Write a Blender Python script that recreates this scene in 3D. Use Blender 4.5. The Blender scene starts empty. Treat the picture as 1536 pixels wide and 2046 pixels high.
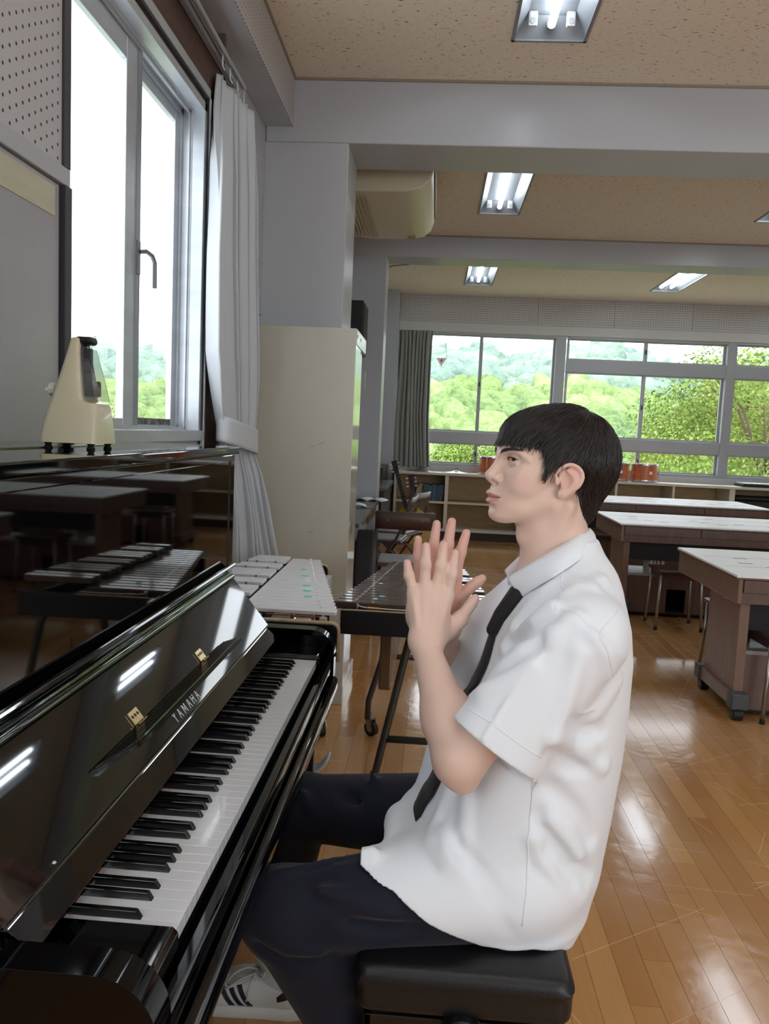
import bpy, bmesh, math, random
import numpy as np
from mathutils import Vector, Matrix
random.seed(7); rng = np.random.default_rng(7)
S = bpy.context.scene; COL = S.collection
pi = math.pi

# ---------------------------------------------------------------- camera
cam_d = bpy.data.cameras.new('camera'); cam = bpy.data.objects.new('camera', cam_d); COL.objects.link(cam)
cam_d.sensor_fit = 'VERTICAL'; cam_d.sensor_height = 36.0; cam_d.lens = 1600.0 / 2046 * 36.0
cam_d.clip_start = 0.05; cam_d.clip_end = 2000
_r = (0.997039, 0.0626704, 0.0445596); _u = (-0.0505588, 0.0976479, 0.993936); _f = (-0.0579392, 0.9932458, -0.1005273)
cam.matrix_world = Matrix(((_r[0], _u[0], -_f[0], 0.29767), (_r[1], _u[1], -_f[1], -0.93830), (_r[2], _u[2], -_f[2], 1.36949), (0, 0, 0, 1)))
S.camera = cam

# ---------------------------------------------------------------- sky, sun, exposure
wd = bpy.data.worlds.new('overcast_sky'); S.world = wd; wd.use_nodes = True
wn = wd.node_tree; bg = wn.nodes['Background']
wtc = wn.nodes.new('ShaderNodeTexCoord'); wno = wn.nodes.new('ShaderNodeTexNoise'); wno.inputs['Scale'].default_value = 2.2; wno.inputs['Detail'].default_value = 5
wrp = wn.nodes.new('ShaderNodeValToRGB'); wrp.color_ramp.elements[0].color = (0.80, 0.90, 1.0, 1); wrp.color_ramp.elements[1].color = (0.93, 0.97, 1.0, 1)
wrp.color_ramp.elements[0].position = 0.3; wrp.color_ramp.elements[1].position = 0.62
wn.links.new(wtc.outputs['Generated'], wno.inputs['Vector']); wn.links.new(wno.outputs['Fac'], wrp.inputs['Fac']); wn.links.new(wrp.outputs['Color'], bg.inputs['Color'])
bg.inputs['Strength'].default_value = 2.9
sd = bpy.data.lights.new('sun', 'SUN'); sd.energy = 2.2; sd.angle = math.radians(12); sd.color = (1, 0.98, 0.94)
sun = bpy.data.objects.new('sun', sd); COL.objects.link(sun); sun.rotation_euler = (math.radians(32), math.radians(8), 0)
S.view_settings.view_transform = 'Standard'; S.view_settings.look = 'None'; S.view_settings.gamma = 1.0
S.view_settings.use_curve_mapping = False; S.view_settings.exposure = 0.5
TUBE = 14.0           # radiance of the fluorescent tubes

# ---------------------------------------------------------------- materials
MATS = {}
def lin(c):
    return tuple(((x / 255) / 12.92 if x / 255 <= 0.04045 else (((x / 255) + 0.055) / 1.055) ** 2.4) for x in c) + (1,)
def mat(name, rgb=(200, 200, 200), rough=0.5, metal=0.0, emit=0.0, spec=0.5, noise=None, bump=None, coat=0.0, sss=0.0, trans=0.0, vcol=None, sheen=0.0):
    if name in MATS: return MATS[name]
    m = bpy.data.materials.new(name); m.use_nodes = True; MATS[name] = m
    nt = m.node_tree; b = nt.nodes['Principled BSDF']
    b.inputs['Base Color'].default_value = lin(rgb); b.inputs['Roughness'].default_value = rough; b.inputs['Metallic'].default_value = metal
    b.inputs['Specular IOR Level'].default_value = spec
    if coat: b.inputs['Coat Weight'].default_value = coat; b.inputs['Coat Roughness'].default_value = 0.03
    if trans: b.inputs['Transmission Weight'].default_value = trans
    if sheen: b.inputs['Sheen Weight'].default_value = sheen
    if emit:
        b.inputs['Emission Color'].default_value = lin(rgb); b.inputs['Emission Strength'].default_value = emit
    if sss:
        b.inputs['Subsurface Weight'].default_value = sss; b.inputs['Subsurface Radius'].default_value = (1, 0.4, 0.25); b.inputs['Subsurface Scale'].default_value = 0.006
    if noise or bump:
        tc = nt.nodes.new('ShaderNodeTexCoord')
    if noise:       # (scale vector, second colour, low, high)
        sc, rgb2, lo, hi = noise
        mp = nt.nodes.new('ShaderNodeMapping'); mp.inputs['Scale'].default_value = sc
        no = nt.nodes.new('ShaderNodeTexNoise'); no.inputs['Scale'].default_value = 1; no.inputs['Detail'].default_value = 6; no.inputs['Roughness'].default_value = 0.6
        rp = nt.nodes.new('ShaderNodeValToRGB'); rp.color_ramp.elements[0].position = lo; rp.color_ramp.elements[1].position = hi
        rp.color_ramp.elements[0].color = lin(rgb); rp.color_ramp.elements[1].color = lin(rgb2)
        nt.links.new(tc.outputs['Object'], mp.inputs['Vector']); nt.links.new(mp.outputs['Vector'], no.inputs['Vector'])
        nt.links.new(no.outputs['Fac'], rp.inputs['Fac']); nt.links.new(rp.outputs['Color'], b.inputs['Base Color'])
    if vcol:
        at = nt.nodes.new('ShaderNodeVertexColor'); at.layer_name = vcol; nt.links.new(at.outputs['Color'], b.inputs['Base Color'])
    if bump:        # (scale vector, strength, distance)
        sc, st, di = bump
        mp2 = nt.nodes.new('ShaderNodeMapping'); mp2.inputs['Scale'].default_value = sc
        no2 = nt.nodes.new('ShaderNodeTexNoise'); no2.inputs['Scale'].default_value = 1; no2.inputs['Detail'].default_value = 4
        bu = nt.nodes.new('ShaderNodeBump'); bu.inputs['Strength'].default_value = st; bu.inputs['Distance'].default_value = di
        nt.links.new(tc.outputs['Object'], mp2.inputs['Vector']); nt.links.new(mp2.outputs['Vector'], no2.inputs['Vector'])
        nt.links.new(no2.outputs['Fac'], bu.inputs['Height']); nt.links.new(bu.outputs['Normal'], b.inputs['Normal'])
    return m
def nodes_of(m): return m.node_tree, m.node_tree.nodes['Principled BSDF']
def math_n(nt, op, a, b=None, c=None):
    n = nt.nodes.new('ShaderNodeMath'); n.operation = op
    for i, v in enumerate((a, b, c)):
        if v is None: continue
        if isinstance(v, (int, float)): n.inputs[i].default_value = v
        else: nt.links.new(v, n.inputs[i])
    return n.outputs[0]
def mix_n(nt, fac, a, b, mode='MIX'):
    n = nt.nodes.new('ShaderNodeMix'); n.data_type = 'RGBA'; n.blend_type = mode
    for s, v in ((n.inputs[0], fac), (n.inputs[6], a), (n.inputs[7], b)):
        if isinstance(v, (int, float)): s.default_value = v
        elif isinstance(v, tuple): s.default_value = v
        else: nt.links.new(v, s)
    return n.outputs[2]
def peg_mat(name, rgb, ax, px, pz, rad, stagger, rough=0.5):
    """painted perforated board: dark holes on a grid (object space)"""
    m = mat(name, rgb, rough); nt, b = nodes_of(m)
    tc = nt.nodes.new('ShaderNodeTexCoord'); sp = nt.nodes.new('ShaderNodeSeparateXYZ'); nt.links.new(tc.outputs['Object'], sp.inputs[0])
    h, v = sp.outputs[ax], sp.outputs[2]
    def holes(oh, ov):
        a = math_n(nt, 'MULTIPLY', math_n(nt, 'PINGPONG', math_n(nt, 'ADD', h, oh), px / 2), 1.0)
        c = math_n(nt, 'MULTIPLY', math_n(nt, 'PINGPONG', math_n(nt, 'ADD', v, ov), pz / 2), 1.0)
        d = math_n(nt, 'SQRT', math_n(nt, 'ADD', math_n(nt, 'MULTIPLY', a, a), math_n(nt, 'MULTIPLY', c, c)))
        return math_n(nt, 'LESS_THAN', d, rad)
    k = holes(50 * px, 50 * pz)
    if stagger: k = math_n(nt, 'MAXIMUM', k, holes(50.5 * px, 50.5 * pz))
    nt.links.new(mix_n(nt, k, lin(rgb), (0.012, 0.012, 0.013, 1)), b.inputs['Base Color'])
    return m

# ---------------------------------------------------------------- mesh helpers
class MB:
    def __init__(s): s.v = []; s.f = []
    def add(s, vs, fs):
        o = len(s.v); s.v += [tuple(float(c) for c in p) for p in vs]; s.f += [tuple(o + i for i in f) for f in fs]; return s
    def box(s, x0, x1, y0, y1, z0, z1):
        return s.add([(x0,y0,z0),(x1,y0,z0),(x1,y1,z0),(x0,y1,z0),(x0,y0,z1),(x1,y0,z1),(x1,y1,z1),(x0,y1,z1)],
                     [(0,3,2,1),(4,5,6,7),(0,1,5,4),(1,2,6,5),(2,3,7,6),(3,0,4,7)])
    def hexa(s, bot, top):      # two quads, same winding (counter-clockwise seen from above)
        return s.add(list(bot) + list(top), [(3,2,1,0),(4,5,6,7),(0,1,5,4),(1,2,6,5),(2,3,7,6),(3,0,4,7)])
    def prism(s, poly, axis, a, b):    # 2D polygon extruded along axis
        def P(p, t): return (t, p[0], p[1]) if axis == 'x' else ((p[0], t, p[1]) if axis == 'y' else (p[0], p[1], t))
        n = len(poly)
        return s.add([P(p, a) for p in poly] + [P(p, b) for p in poly],
                     [tuple(range(n))[::-1], tuple(range(n, 2 * n))] + [(i, (i + 1) % n, n + (i + 1) % n, n + i) for i in range(n)])
    def tube(s, pts, r, n=10, cap=True, up=None):
        pts = [Vector(p) for p in pts]; m = len(pts); rr = r if hasattr(r, '__len__') else [r] * m
        vs = []; prev = None
        for i, p in enumerate(pts):
            t = (pts[min(i + 1, m - 1)] - pts[max(i - 1, 0)]).normalized()
            if prev is None:
                ref = Vector(up) if up else (Vector((0, 0, 1)) if abs(t.z) < 0.9 else Vector((1, 0, 0)))
                nx = t.cross(ref).normalized()
            else:
                nx = (prev - t * prev.dot(t)); nx = nx.normalized() if nx.length > 1e-6 else t.orthogonal().normalized()
            prev = nx; ny = t.cross(nx)
            vs += [p + nx * (rr[i] * math.cos(2 * pi * k / n)) + ny * (rr[i] * math.sin(2 * pi * k / n)) for k in range(n)]
        fs = [(i * n + k, i * n + (k + 1) % n, (i + 1) * n + (k + 1) % n, (i + 1) * n + k) for i in range(m - 1) for k in range(n)]
        if cap: fs += [tuple(range(n))[::-1], tuple(range((m - 1) * n, m * n))]
        return s.add(vs, fs)
    def cyl(s, a, b, r, n=16): return s.tube([a, b], r, n)
    def lathe(s, prof, c=(0, 0, 0), n=24):     # profile (r, z)
        vs = [(c[0] + r * math.cos(2 * pi * k / n), c[1] + r * math.sin(2 * pi * k / n), c[2] + z) for r, z in prof for k in range(n)]
        m = len(prof)
        fs = [(i * n + k, i * n + (k + 1) % n, (i + 1) * n + (k + 1) % n, (i + 1) * n + k) for i in range(m - 1) for k in range(n)]
        fs += [tuple(range(n))[::-1], tuple(range((m - 1) * n, m * n))]
        return s.add(vs, fs)
    def grid(s, P):                            # P[i][j] points
        a, b = len(P), len(P[0])
        return s.add([p for row in P for p in row], [(i * b + j, i * b + j + 1, (i + 1) * b + j + 1, (i + 1) * b + j) for i in range(a - 1) for j in range(b - 1)])
    def build(s, name, m, parent=None, smooth=False, bevel=0.0, seg=2, solid=0.0, fix=True, auto=None):
        me = bpy.data.meshes.new(name)
        o = bpy.data.objects.new(name, me); COL.objects.link(o)
        off = Vector((0, 0, 0))
        if parent is not None:
            o.parent = parent; q = parent
            while q is not None: off += q.location; q = q.parent
        elif s.v:
            a = np.array(s.v); off = Vector(((a[:,0].min() + a[:,0].max()) / 2, (a[:,1].min() + a[:,1].max()) / 2, a[:,2].min())); o.location = off
        me.from_pydata([(x - off.x, y - off.y, z - off.z) for x, y, z in s.v], [], s.f); me.update()
        if fix:
            bm = bmesh.new(); bm.from_mesh(me); bmesh.ops.recalc_face_normals(bm, faces=bm.faces); bm.to_mesh(me); bm.free()
        me.materials.append(m)
        if smooth or auto is not None:
            me.polygons.foreach_set('use_smooth', [True] * len(me.polygons))
            if auto is not None: me.set_sharp_from_angle(angle=math.radians(auto))
        if solid:
            md = o.modifiers.new('solid', 'SOLIDIFY'); md.thickness = solid; md.offset = 0
        if bevel:
            md = o.modifiers.new('bevel', 'BEVEL'); md.width = bevel; md.segments = seg; md.limit_method = 'ANGLE'; md.angle_limit = math.radians(40)
            md.harden_normals = False
        return o
def B(x0, x1, y0, y1, z0, z1): return MB().box(x0, x1, y0, y1, z0, z1)
def thing(name, loc, label, cat, group=None, rz=0.0):
    o = bpy.data.objects.new(name, None); COL.objects.link(o); o.location = loc; o.rotation_euler = (0, 0, rz); o.empty_display_size = 0.1
    o['label'] = label; o['category'] = cat
    if group: o['group'] = group
    return o
def tag(o, label, cat, group=None):
    o['label'] = label; o['category'] = cat
    if group: o['group'] = group
    return o
def struct(o): o['kind'] = 'structure'; return o
def stuff(o): o['kind'] = 'stuff'; return o
def copy_tree(o, parent=None):
    c = o.copy(); COL.objects.link(c); c.parent = parent
    for ch in o.children: copy_tree(ch, c)
    return c

# ---------------------------------------------------------------- shared materials
WALL = mat('painted_wall', (184, 186, 191), 0.45, noise=((3, 3, 3), (174, 176, 181), 0.35, 0.7), bump=((60, 60, 60), 0.08, 0.004))
BEAM = mat('beam_gloss_paint', (184, 186, 190), 0.3, bump=((25, 25, 25), 0.12, 0.004))
ALU = mat('window_aluminium', (196, 201, 206), 0.38, 0.55, noise=((2, 2, 9), (176, 181, 186), 0.4, 0.75))
GASK = mat('window_gasket', (50, 50, 52), 0.6)
WOODB = mat('brown_window_surround', (84, 55, 43), 0.4, noise=((2, 3, 30), (64, 41, 33), 0.35, 0.7))
BLACK = mat('piano_black', (4, 4, 5), 0.035, 0, spec=0.85)
CHROME = mat('chrome', (215, 215, 215), 0.15, 1.0)
STEEL = mat('brushed_steel', (165, 162, 158), 0.32, 1.0)
BRASS = mat('brass', (206, 180, 130), 0.25, 1.0)
HINGE = mat('hinge_metal', (120, 112, 98), 0.3, 1.0)
RUBBER = mat('black_rubber', (22, 22, 23), 0.6)
WHITEP = mat('white_paint', (232, 232, 230), 0.4)
# ================================================================ the room
FW = 9.93; CZ = 3.2
def plank_mat():
    m = mat('oak_floor', (190, 128, 66), 0.2, spec=0.6, coat=0.5); nt, b = nodes_of(m)
    oi = nt.nodes.new('ShaderNodeObjectInfo'); at = nt.nodes.new('ShaderNodeVertexColor'); at.layer_name = 'tone'
    tc = nt.nodes.new('ShaderNodeNewGeometry')
    mp = nt.nodes.new('ShaderNodeMapping'); mp.inputs['Scale'].default_value = (70, 2.2, 1); nt.links.new(tc.outputs['Position'], mp.inputs['Vector'])
    no = nt.nodes.new('ShaderNodeTexNoise'); no.inputs['Scale'].default_value = 1; no.inputs['Detail'].default_value = 6; nt.links.new(mp.outputs['Vector'], no.inputs['Vector'])
    rp = nt.nodes.new('ShaderNodeValToRGB'); nt.links.new(oi.outputs['Random'], rp.inputs['Fac'])
    e = rp.color_ramp.elements; e[0].color = lin((190, 134, 76)); e[1].color = lin((218, 166, 102))
    x = e.new(0.5); x.color = lin((206, 150, 90)); x = e.new(0.2); x.color = lin((198, 144, 86)); x = e.new(0.75); x.color = lin((212, 158, 98))
    c = mix_n(nt, math_n(nt, 'MULTIPLY', no.outputs['Fac'], 0.45), rp.outputs['Color'], lin((158, 112, 68)))
    # worn and dull patches
    n2 = nt.nodes.new('ShaderNodeTexNoise'); n2.inputs['Scale'].default_value = 1.6; n2.inputs['Detail'].default_value = 8; nt.links.new(tc.outputs['Position'], n2.inputs['Vector'])
    w = nt.nodes.new('ShaderNodeMapRange'); w.inputs[1].default_value = 0.45; w.inputs[2].default_value = 0.75; nt.links.new(n2.outputs['Fac'], w.inputs[0])
    c = mix_n(nt, math_n(nt, 'MULTIPLY', w.outputs[0], 0.35), c, lin((205, 166, 122)))
    # scratches: thin level lines of stretched noise in several directions
    scr = None
    for k, (ang, sp_, th, lo_) in enumerate(((0.42, .31, .0016, .56), (-0.62, .27, .0014, .57), (1.2, .42, .0014, .56), (-1.1, .36, .0012, .57), (0.12, .23, .0013, .58), (-0.25, .5, .002, .55), (0.85, .33, .0013, .58))):
        mp = nt.nodes.new('ShaderNodeMapping'); mp.inputs['Rotation'].default_value = (0, 0, ang); mp.inputs['Location'].default_value = (k * 3.7, k * 1.9, k); nt.links.new(tc.outputs['Position'], mp.inputs['Vector'])
        sp = nt.nodes.new('ShaderNodeSeparateXYZ'); nt.links.new(mp.outputs['Vector'], sp.inputs[0])
        bv = math_n(nt, 'DIVIDE', math_n(nt, 'ADD', sp.outputs[1], math_n(nt, 'MULTIPLY', math_n(nt, 'SINE', math_n(nt, 'MULTIPLY', sp.outputs[0], 0.9 + .2 * k)), .04)), sp_); ci = math_n(nt, 'FLOOR', bv)
        wn_ = nt.nodes.new('ShaderNodeTexWhiteNoise'); wn_.noise_dimensions = '1D'; nt.links.new(ci, wn_.inputs['W'])
        ds = math_n(nt, 'MULTIPLY', math_n(nt, 'ABSOLUTE', math_n(nt, 'SUBTRACT', math_n(nt, 'FRACT', bv), math_n(nt, 'ADD', math_n(nt, 'MULTIPLY', wn_.outputs['Value'], .8), .1))), sp_)
        n3 = nt.nodes.new('ShaderNodeTexNoise'); n3.noise_dimensions = '2D'; n3.inputs['Scale'].default_value = 1.0; n3.inputs['Detail'].default_value = 2
        cv_ = nt.nodes.new('ShaderNodeCombineXYZ'); nt.links.new(math_n(nt, 'MULTIPLY', sp.outputs[0], 1.6), cv_.inputs[0]); nt.links.new(math_n(nt, 'MULTIPLY', ci, 7.31), cv_.inputs[1]); nt.links.new(cv_.outputs[0], n3.inputs['Vector'])
        l = math_n(nt, 'MULTIPLY', math_n(nt, 'LESS_THAN', ds, th), math_n(nt, 'GREATER_THAN', n3.outputs['Fac'], lo_))
        scr = l if scr is None else math_n(nt, 'MAXIMUM', scr, l)
    c = mix_n(nt, math_n(nt, 'MULTIPLY', scr, 0.34), c, lin((232, 196, 150)))
    nt.links.new(c, b.inputs['Base Color'])
    b.inputs['Coat Weight'].default_value = 0.6; b.inputs['Coat Roughness'].default_value = 0.09
    rg = math_n(nt, 'ADD', math_n(nt, 'MULTIPLY', w.outputs[0], 0.14), math_n(nt, 'ADD', math_n(nt, 'MULTIPLY', scr, 0.3), 0.14)); nt.links.new(rg, b.inputs['Roughness'])
    n5 = nt.nodes.new('ShaderNodeTexNoise'); n5.inputs['Scale'].default_value = 16; n5.inputs['Detail'].default_value = 3; nt.links.new(tc.outputs['Position'], n5.inputs['Vector'])
    bu = nt.nodes.new('ShaderNodeBump'); bu.inputs['Strength'].default_value = 0.22; bu.inputs['Distance'].default_value = 0.006; nt.links.new(n5.outputs['Fac'], bu.inputs['Height']); nt.links.new(bu.outputs['Normal'], b.inputs['Normal'])
    return m
OAK = plank_mat()
floor = struct(B(-0.8, 7.3, -3.6, 10.1, -0.12, -0.004).build('floor', mat('floor_joint', (62, 40, 24), 0.8)))
PW = 0.0762
def plank_mesh(name, L, tilt):
    mb = MB(); w = PW - 0.0009; g = 0.00012; t = 0.0
    mb.add([(0,0,-0.004),(w,0,-0.004),(w,L,-0.004),(0,L,-0.004),(0,0,-g),(w,0,-g),(w,L,-g),(0,L,-g),(g,g,t-tilt),(w-g,g,t+tilt*0),(w-g,L-g,t),(g,L-g,t-tilt)],
           [(0,1,5,4),(1,2,6,5),(2,3,7,6),(3,0,4,7),(4,5,9,8),(5,6,10,9),(6,7,11,10),(7,4,8,11),(8,9,10,11)])
    return mb
plank_cache = {}
rest = MB(); n_single = 0; cand = []
cxm, cym = 0.298, -0.938
for i in range(int(7.9 / PW)):
    x = -0.68 + i * PW
    y = -3.4 - (i * 0.731) % 1.8
    while y < FW - 0.5:
        L = (1.82, 1.82, 0.91)[(i * 7 + int(y * 3)) % 3]
        y1 = min(y + L, 9.7)
        if y1 > -3.4: cand.append((x, max(y, -3.4), y1))
        y += L
def plank_score(c):
    x, y0, y1 = c; xm = x + PW / 2; vis = 0
    for k in range(5):
        y = y0 + (y1 - y0) * (k + 0.5) / 5; d = y - cym
        if d < 0.3: continue
        u = 768 + 1600 * ((xm - cxm) / d + 0.0583); v = 1023 - 160 + 1600 * 1.37 / d
        if -40 < u < 1580 and v < 2080 and not (u < 640 and v > 1150): vis += (y1 - y0) / 5 / d ** 3
    return vis
cand.sort(key=plank_score, reverse=True)
for k, (x, y0, y1) in enumerate(cand):
    L = y1 - y0 - 0.0012
    if k < 280:
        key = round(L, 3)
        if key not in plank_cache:
            o = plank_mesh('plank', L, 0.0).build('plank', OAK, floor, fix=False); plank_cache[key] = o
        else:
            o = plank_cache[key].copy(); COL.objects.link(o)
        o.location = Vector((x, y0, 0)) - floor.location
        plank_cache[key].data.materials
    else:
        m_ = plank_mesh('p', L, 0.0); rest.add([(a + x, b + y0, c) for a, b, c in m_.v], m_.f)
for o in plank_cache.values():
    # prototype meshes were offset by the floor's own location; put them back on their own origin
    o.data.transform(Matrix.Translation(floor.location))
stuff(rest.build('plank_field', OAK, floor, fix=False))

# ceiling
def ceil_mat():
    m = mat('rockwool_ceiling', (234, 224, 206), 0.95, spec=0.1); nt, b = nodes_of(m)
    tc = nt.nodes.new('ShaderNodeTexCoord')
    mp = nt.nodes.new('ShaderNodeMapping'); mp.inputs['Scale'].default_value = (38, 95, 1); nt.links.new(tc.outputs['Object'], mp.inputs['Vector'])
    n1 = nt.nodes.new('ShaderNodeTexNoise'); n1.inputs['Scale'].default_value = 1; n1.inputs['Detail'].default_value = 3; n1.inputs['Distortion'].default_value = 0.6; nt.links.new(mp.outputs['Vector'], n1.inputs['Vector'])
    k = math_n(nt, 'GREATER_THAN', n1.outputs['Fac'], 0.655)
    n2 = nt.nodes.new('ShaderNodeTexNoise'); n2.inputs['Scale'].default_value = 60; nt.links.new(tc.outputs['Object'], n2.inputs['Vector'])
    c = mix_n(nt, n2.outputs['Fac'], lin((240, 230, 212)), lin((228, 216, 196)))
    nt.links.new(mix_n(nt, k, c, lin((140, 124, 104))), b.inputs['Base Color'])
    bu = nt.nodes.new('ShaderNodeBump'); bu.inputs['Strength'].default_value = 0.3; bu.inputs['Distance'].default_value = 0.004; nt.links.new(n1.outputs['Fac'], bu.inputs['Height']); bu.invert = True; nt.links.new(bu.outputs['Normal'], b.inputs['Normal'])
    return m
CEIL = ceil_mat()
LX = [0.73, 2.97, 5.2]; LB = [(-1.55, -0.25), (1.70, 3.0), (4.65, 5.945), (7.85, 9.145)]
cm = MB()      # ceiling slab with openings for the recessed fittings
xs = sorted([-0.8, 7.3] + [v for x in LX for v in (x - 0.16, x + 0.16)]); ys = sorted([-3.6, 10.1] + [v for a in LB for v in a])
for i in range(len(xs) - 1):
    for j in range(len(ys) - 1):
        xm, ym = (xs[i] + xs[i+1]) / 2, (ys[j] + ys[j+1]) / 2
        hole = any(abs(xm - x) < 0.1 for x in LX) and any(a < ym < b_ for a, b_ in LB)
        if not hole: cm.box(xs[i], xs[i+1], ys[j], ys[j+1], CZ, CZ + 0.2)
struct(cm.build('ceiling', CEIL))
ct = MB()
for (y0, y1) in ((-3.4, 3.448), (3.873, 6.737), (7.08, FW)):
    ct.box(-0.532, -0.522, y0, y1, CZ - 0.012, CZ); ct.box(-0.53, 7.2, y0, y0 + 0.01, CZ - 0.012, CZ); ct.box(-0.53, 7.2, y1 - 0.01, y1, CZ - 0.012, CZ)
struct(ct.build('trim_1', mat('ceiling_edge_trim', (150, 138, 120), 0.6)))
struct(B(-0.68, 7.2, 3.448, 3.873, 2.875, CZ).build('ceiling_beam', BEAM, bevel=0.006))
struct(B(-0.68, 7.2, 6.737, 7.08, 2.995, CZ).build('ceiling_beam', BEAM, bevel=0.006))
struct(B(-0.70, -0.233, 3.448, 3.873, 0, 2.875).build('wall_column', BEAM, bevel=0.005))
struct(B(-0.70, -0.233, 6.737, 7.08, 0, 2.995).build('wall_column', BEAM, bevel=0.005))
struct(B(-0.70, -0.248, 9.71, 10.05, 0, CZ).build('wall_column', BEAM, bevel=0.005))
# soffit (left): perforated face
PEG_S = peg_mat('soffit_perforated', (186, 184, 184), 1, 0.03, 0.03, 0.0035, False)
for (y0, y1) in ((-3.4, 3.448), (3.873, 6.737), (7.08, 9.71)):
    so = struct(B(-0.75, -0.536, y0, y1, 2.95, CZ).build('wall_soffit', WALL))
    B(-0.5362, -0.532, y0, y1, 2.95, CZ - 0.002).build('perforated_panel', PEG_S, so)

# left wall with its window opening  y 1.147..2.34, z 1.32..2.62
wl = MB()
wl.box(-0.80, -0.69, -0.76, 1.147, 0, CZ); wl.box(-0.80, -0.69, -3.6, -3.2, 0, CZ); wl.box(-0.80, -0.69, -3.2, -0.76, 0, 1.2); wl.box(-0.80, -0.69, -3.2, -0.76, 2.65, CZ); wl.box(-0.80, -0.69, 2.34, 10.0, 0, CZ)  # the unseen opening towards the camera is added to light the person
wl.box(-0.80, -0.69, 1.147, 2.34, 0, 1.318); wl.box(-0.80, -0.69, 1.147, 2.34, 2.62, CZ)
wl = struct(wl.build('wall_left', WALL))
PEG_L = peg_mat('perforated_board_left', (190, 188, 191), 1, 0.057, 0.033, 0.0042, True)
B(-0.69, -0.68, 0.20, 1.112, 2.0, 2.95).build('perforated_panel', PEG_L, wl)
B(-0.69, -0.68, -0.72, 0.197, 2.0, 2.95).build('perforated_panel', PEG_L, wl)
PEG_R = peg_mat('slotted_board_right', (188, 188, 190), 1, 0.03, 0.034, 0.0042, True)
rp_ = B(-0.69, -0.68, 2.62, 3.446, 1.985, 2.948).build('perforated_panel', PEG_R, wl)
B(-0.6905, -0.674, 2.60, 3.446, 1.965, 1.985).build('moulding', WALL, wl)
for z in (2.235, 2.205): MB().cyl((-0.681, 3.345, z), (-0.676, 3.345, z), 0.006, 10).build('screw_cap', GASK, wl)
B(-0.69, -0.672, -0.75, 1.146, 1.955, 2.0).build('moulding', WALL, wl, bevel=0.003)
# grey board with cream strip and dark edge below
B(-0.69, -0.681, -0.75, 1.10, 1.0, 1.95).build('wall_board', mat('grey_wall_board', (158, 158, 162), 0.28, noise=((2.2, 2.2, 1.4), (172, 172, 174), 0.4, 0.75), bump=((9, 9, 5), 0.05, 0.01)), wl)
B(-0.681, -0.679, -0.75, 1.075, 1.868, 1.94).build('cream_strip', mat('cream_tape', (196, 193, 170), 0.5, noise=((6, 6, 20), (182, 178, 152), 0.4, 0.7)), wl)
B(-0.69, -0.668, 1.112, 1.148, 1.32, 1.955).build('jamb_edge', mat('dark_jamb_edge', (58, 56, 60), 0.45), wl, bevel=0.002)
B(-0.69, -0.672, 1.112, 1.148, 2.0, 2.62).build('jamb_edge', mat('dark_jamb_edge', (58, 56, 60), 0.45), wl, bevel=0.002)
# brown surround of the window
sr = struct(MB().box(-0.69, -0.678, 2.375, 2.62, 1.0, 2.70).build('trim_2', WOODB))
sr2 = struct(MB().box(-0.69, -0.678, 0.3, 2.62, 2.69, 2.95).build('trim_3', WOODB))
# window 1
w1 = struct(thing('window_1', (-0.74, 1.73, 1.32), 'x', 'x')); del w1['label'], w1['category']
fr = MB()
fr.box(-0.725, -0.672, 2.315, 2.345, 1.318, 2.63); fr.box(-0.725, -0.672, 1.147, 2.345, 2.598, 2.63)
fr.box(-0.80, -0.72, 2.312, 2.345, 1.318, 2.63); fr.box(-0.80, -0.72, 1.147, 2.345, 2.594, 2.63)
fr.box(-0.80, -0.72, 1.147, 1.16, 1.318, 2.63)
fr.box(-0.80, -0.66, 1.147, 2.345, 1.30, 1.338)
fr.build('frame', ALU, w1, bevel=0.002)
MB().box(-0.735, -0.728, 2.300, 2.314, 1.345, 2.594).box(-0.765, -0.758, 2.296, 2.314, 1.345, 2.594).box(-0.735, -0.728, 1.16, 2.31, 2.580, 2.596).box(-0.765, -0.758, 1.16, 2.31, 2.574, 2.596).box(-0.735, -0.728, 1.16, 2.31, 1.336, 1.350).box(-0.765, -0.758, 1.16, 2.31, 1.336, 1.354).build('track', ALU, w1)
MB().box(-0.673, -0.666, 2.343, 2.352, 1.31, 2.655).box(-0.673, -0.666, 1.148, 2.352, 2.645, 2.655).build('gasket', GASK, w1)
MB().box(-0.676, -0.662, 2.352, 2.372, 1.0, 2.69).box(-0.676, -0.662, 1.148, 2.372, 2.655, 2.69).build('flange', ALU, w1, bevel=0.002)
GLASS = mat('window_glass', (250, 252, 252), 0.0, spec=0.4)
nt_, b_ = nodes_of(GLASS)
tr_ = nt_.nodes.new('ShaderNodeBsdfTransparent'); gl_ = nt_.nodes.new('ShaderNodeBsdfGlossy'); gl_.inputs['Roughness'].default_value = 0.02
fz_ = nt_.nodes.new('ShaderNodeFresnel'); fz_.inputs['IOR'].default_value = 1.4; mx_ = nt_.nodes.new('ShaderNodeMixShader')
nt_.links.new(math_n(nt_, 'MULTIPLY', fz_.outputs[0], 0.12), mx_.inputs[0]); nt_.links.new(tr_.outputs[0], mx_.inputs[1]); nt_.links.new(gl_.outputs[0], mx_.inputs[2])
nt_.links.new(mx_.outputs[0], nt_.nodes['Material Output'].inputs['Surface'])
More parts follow.
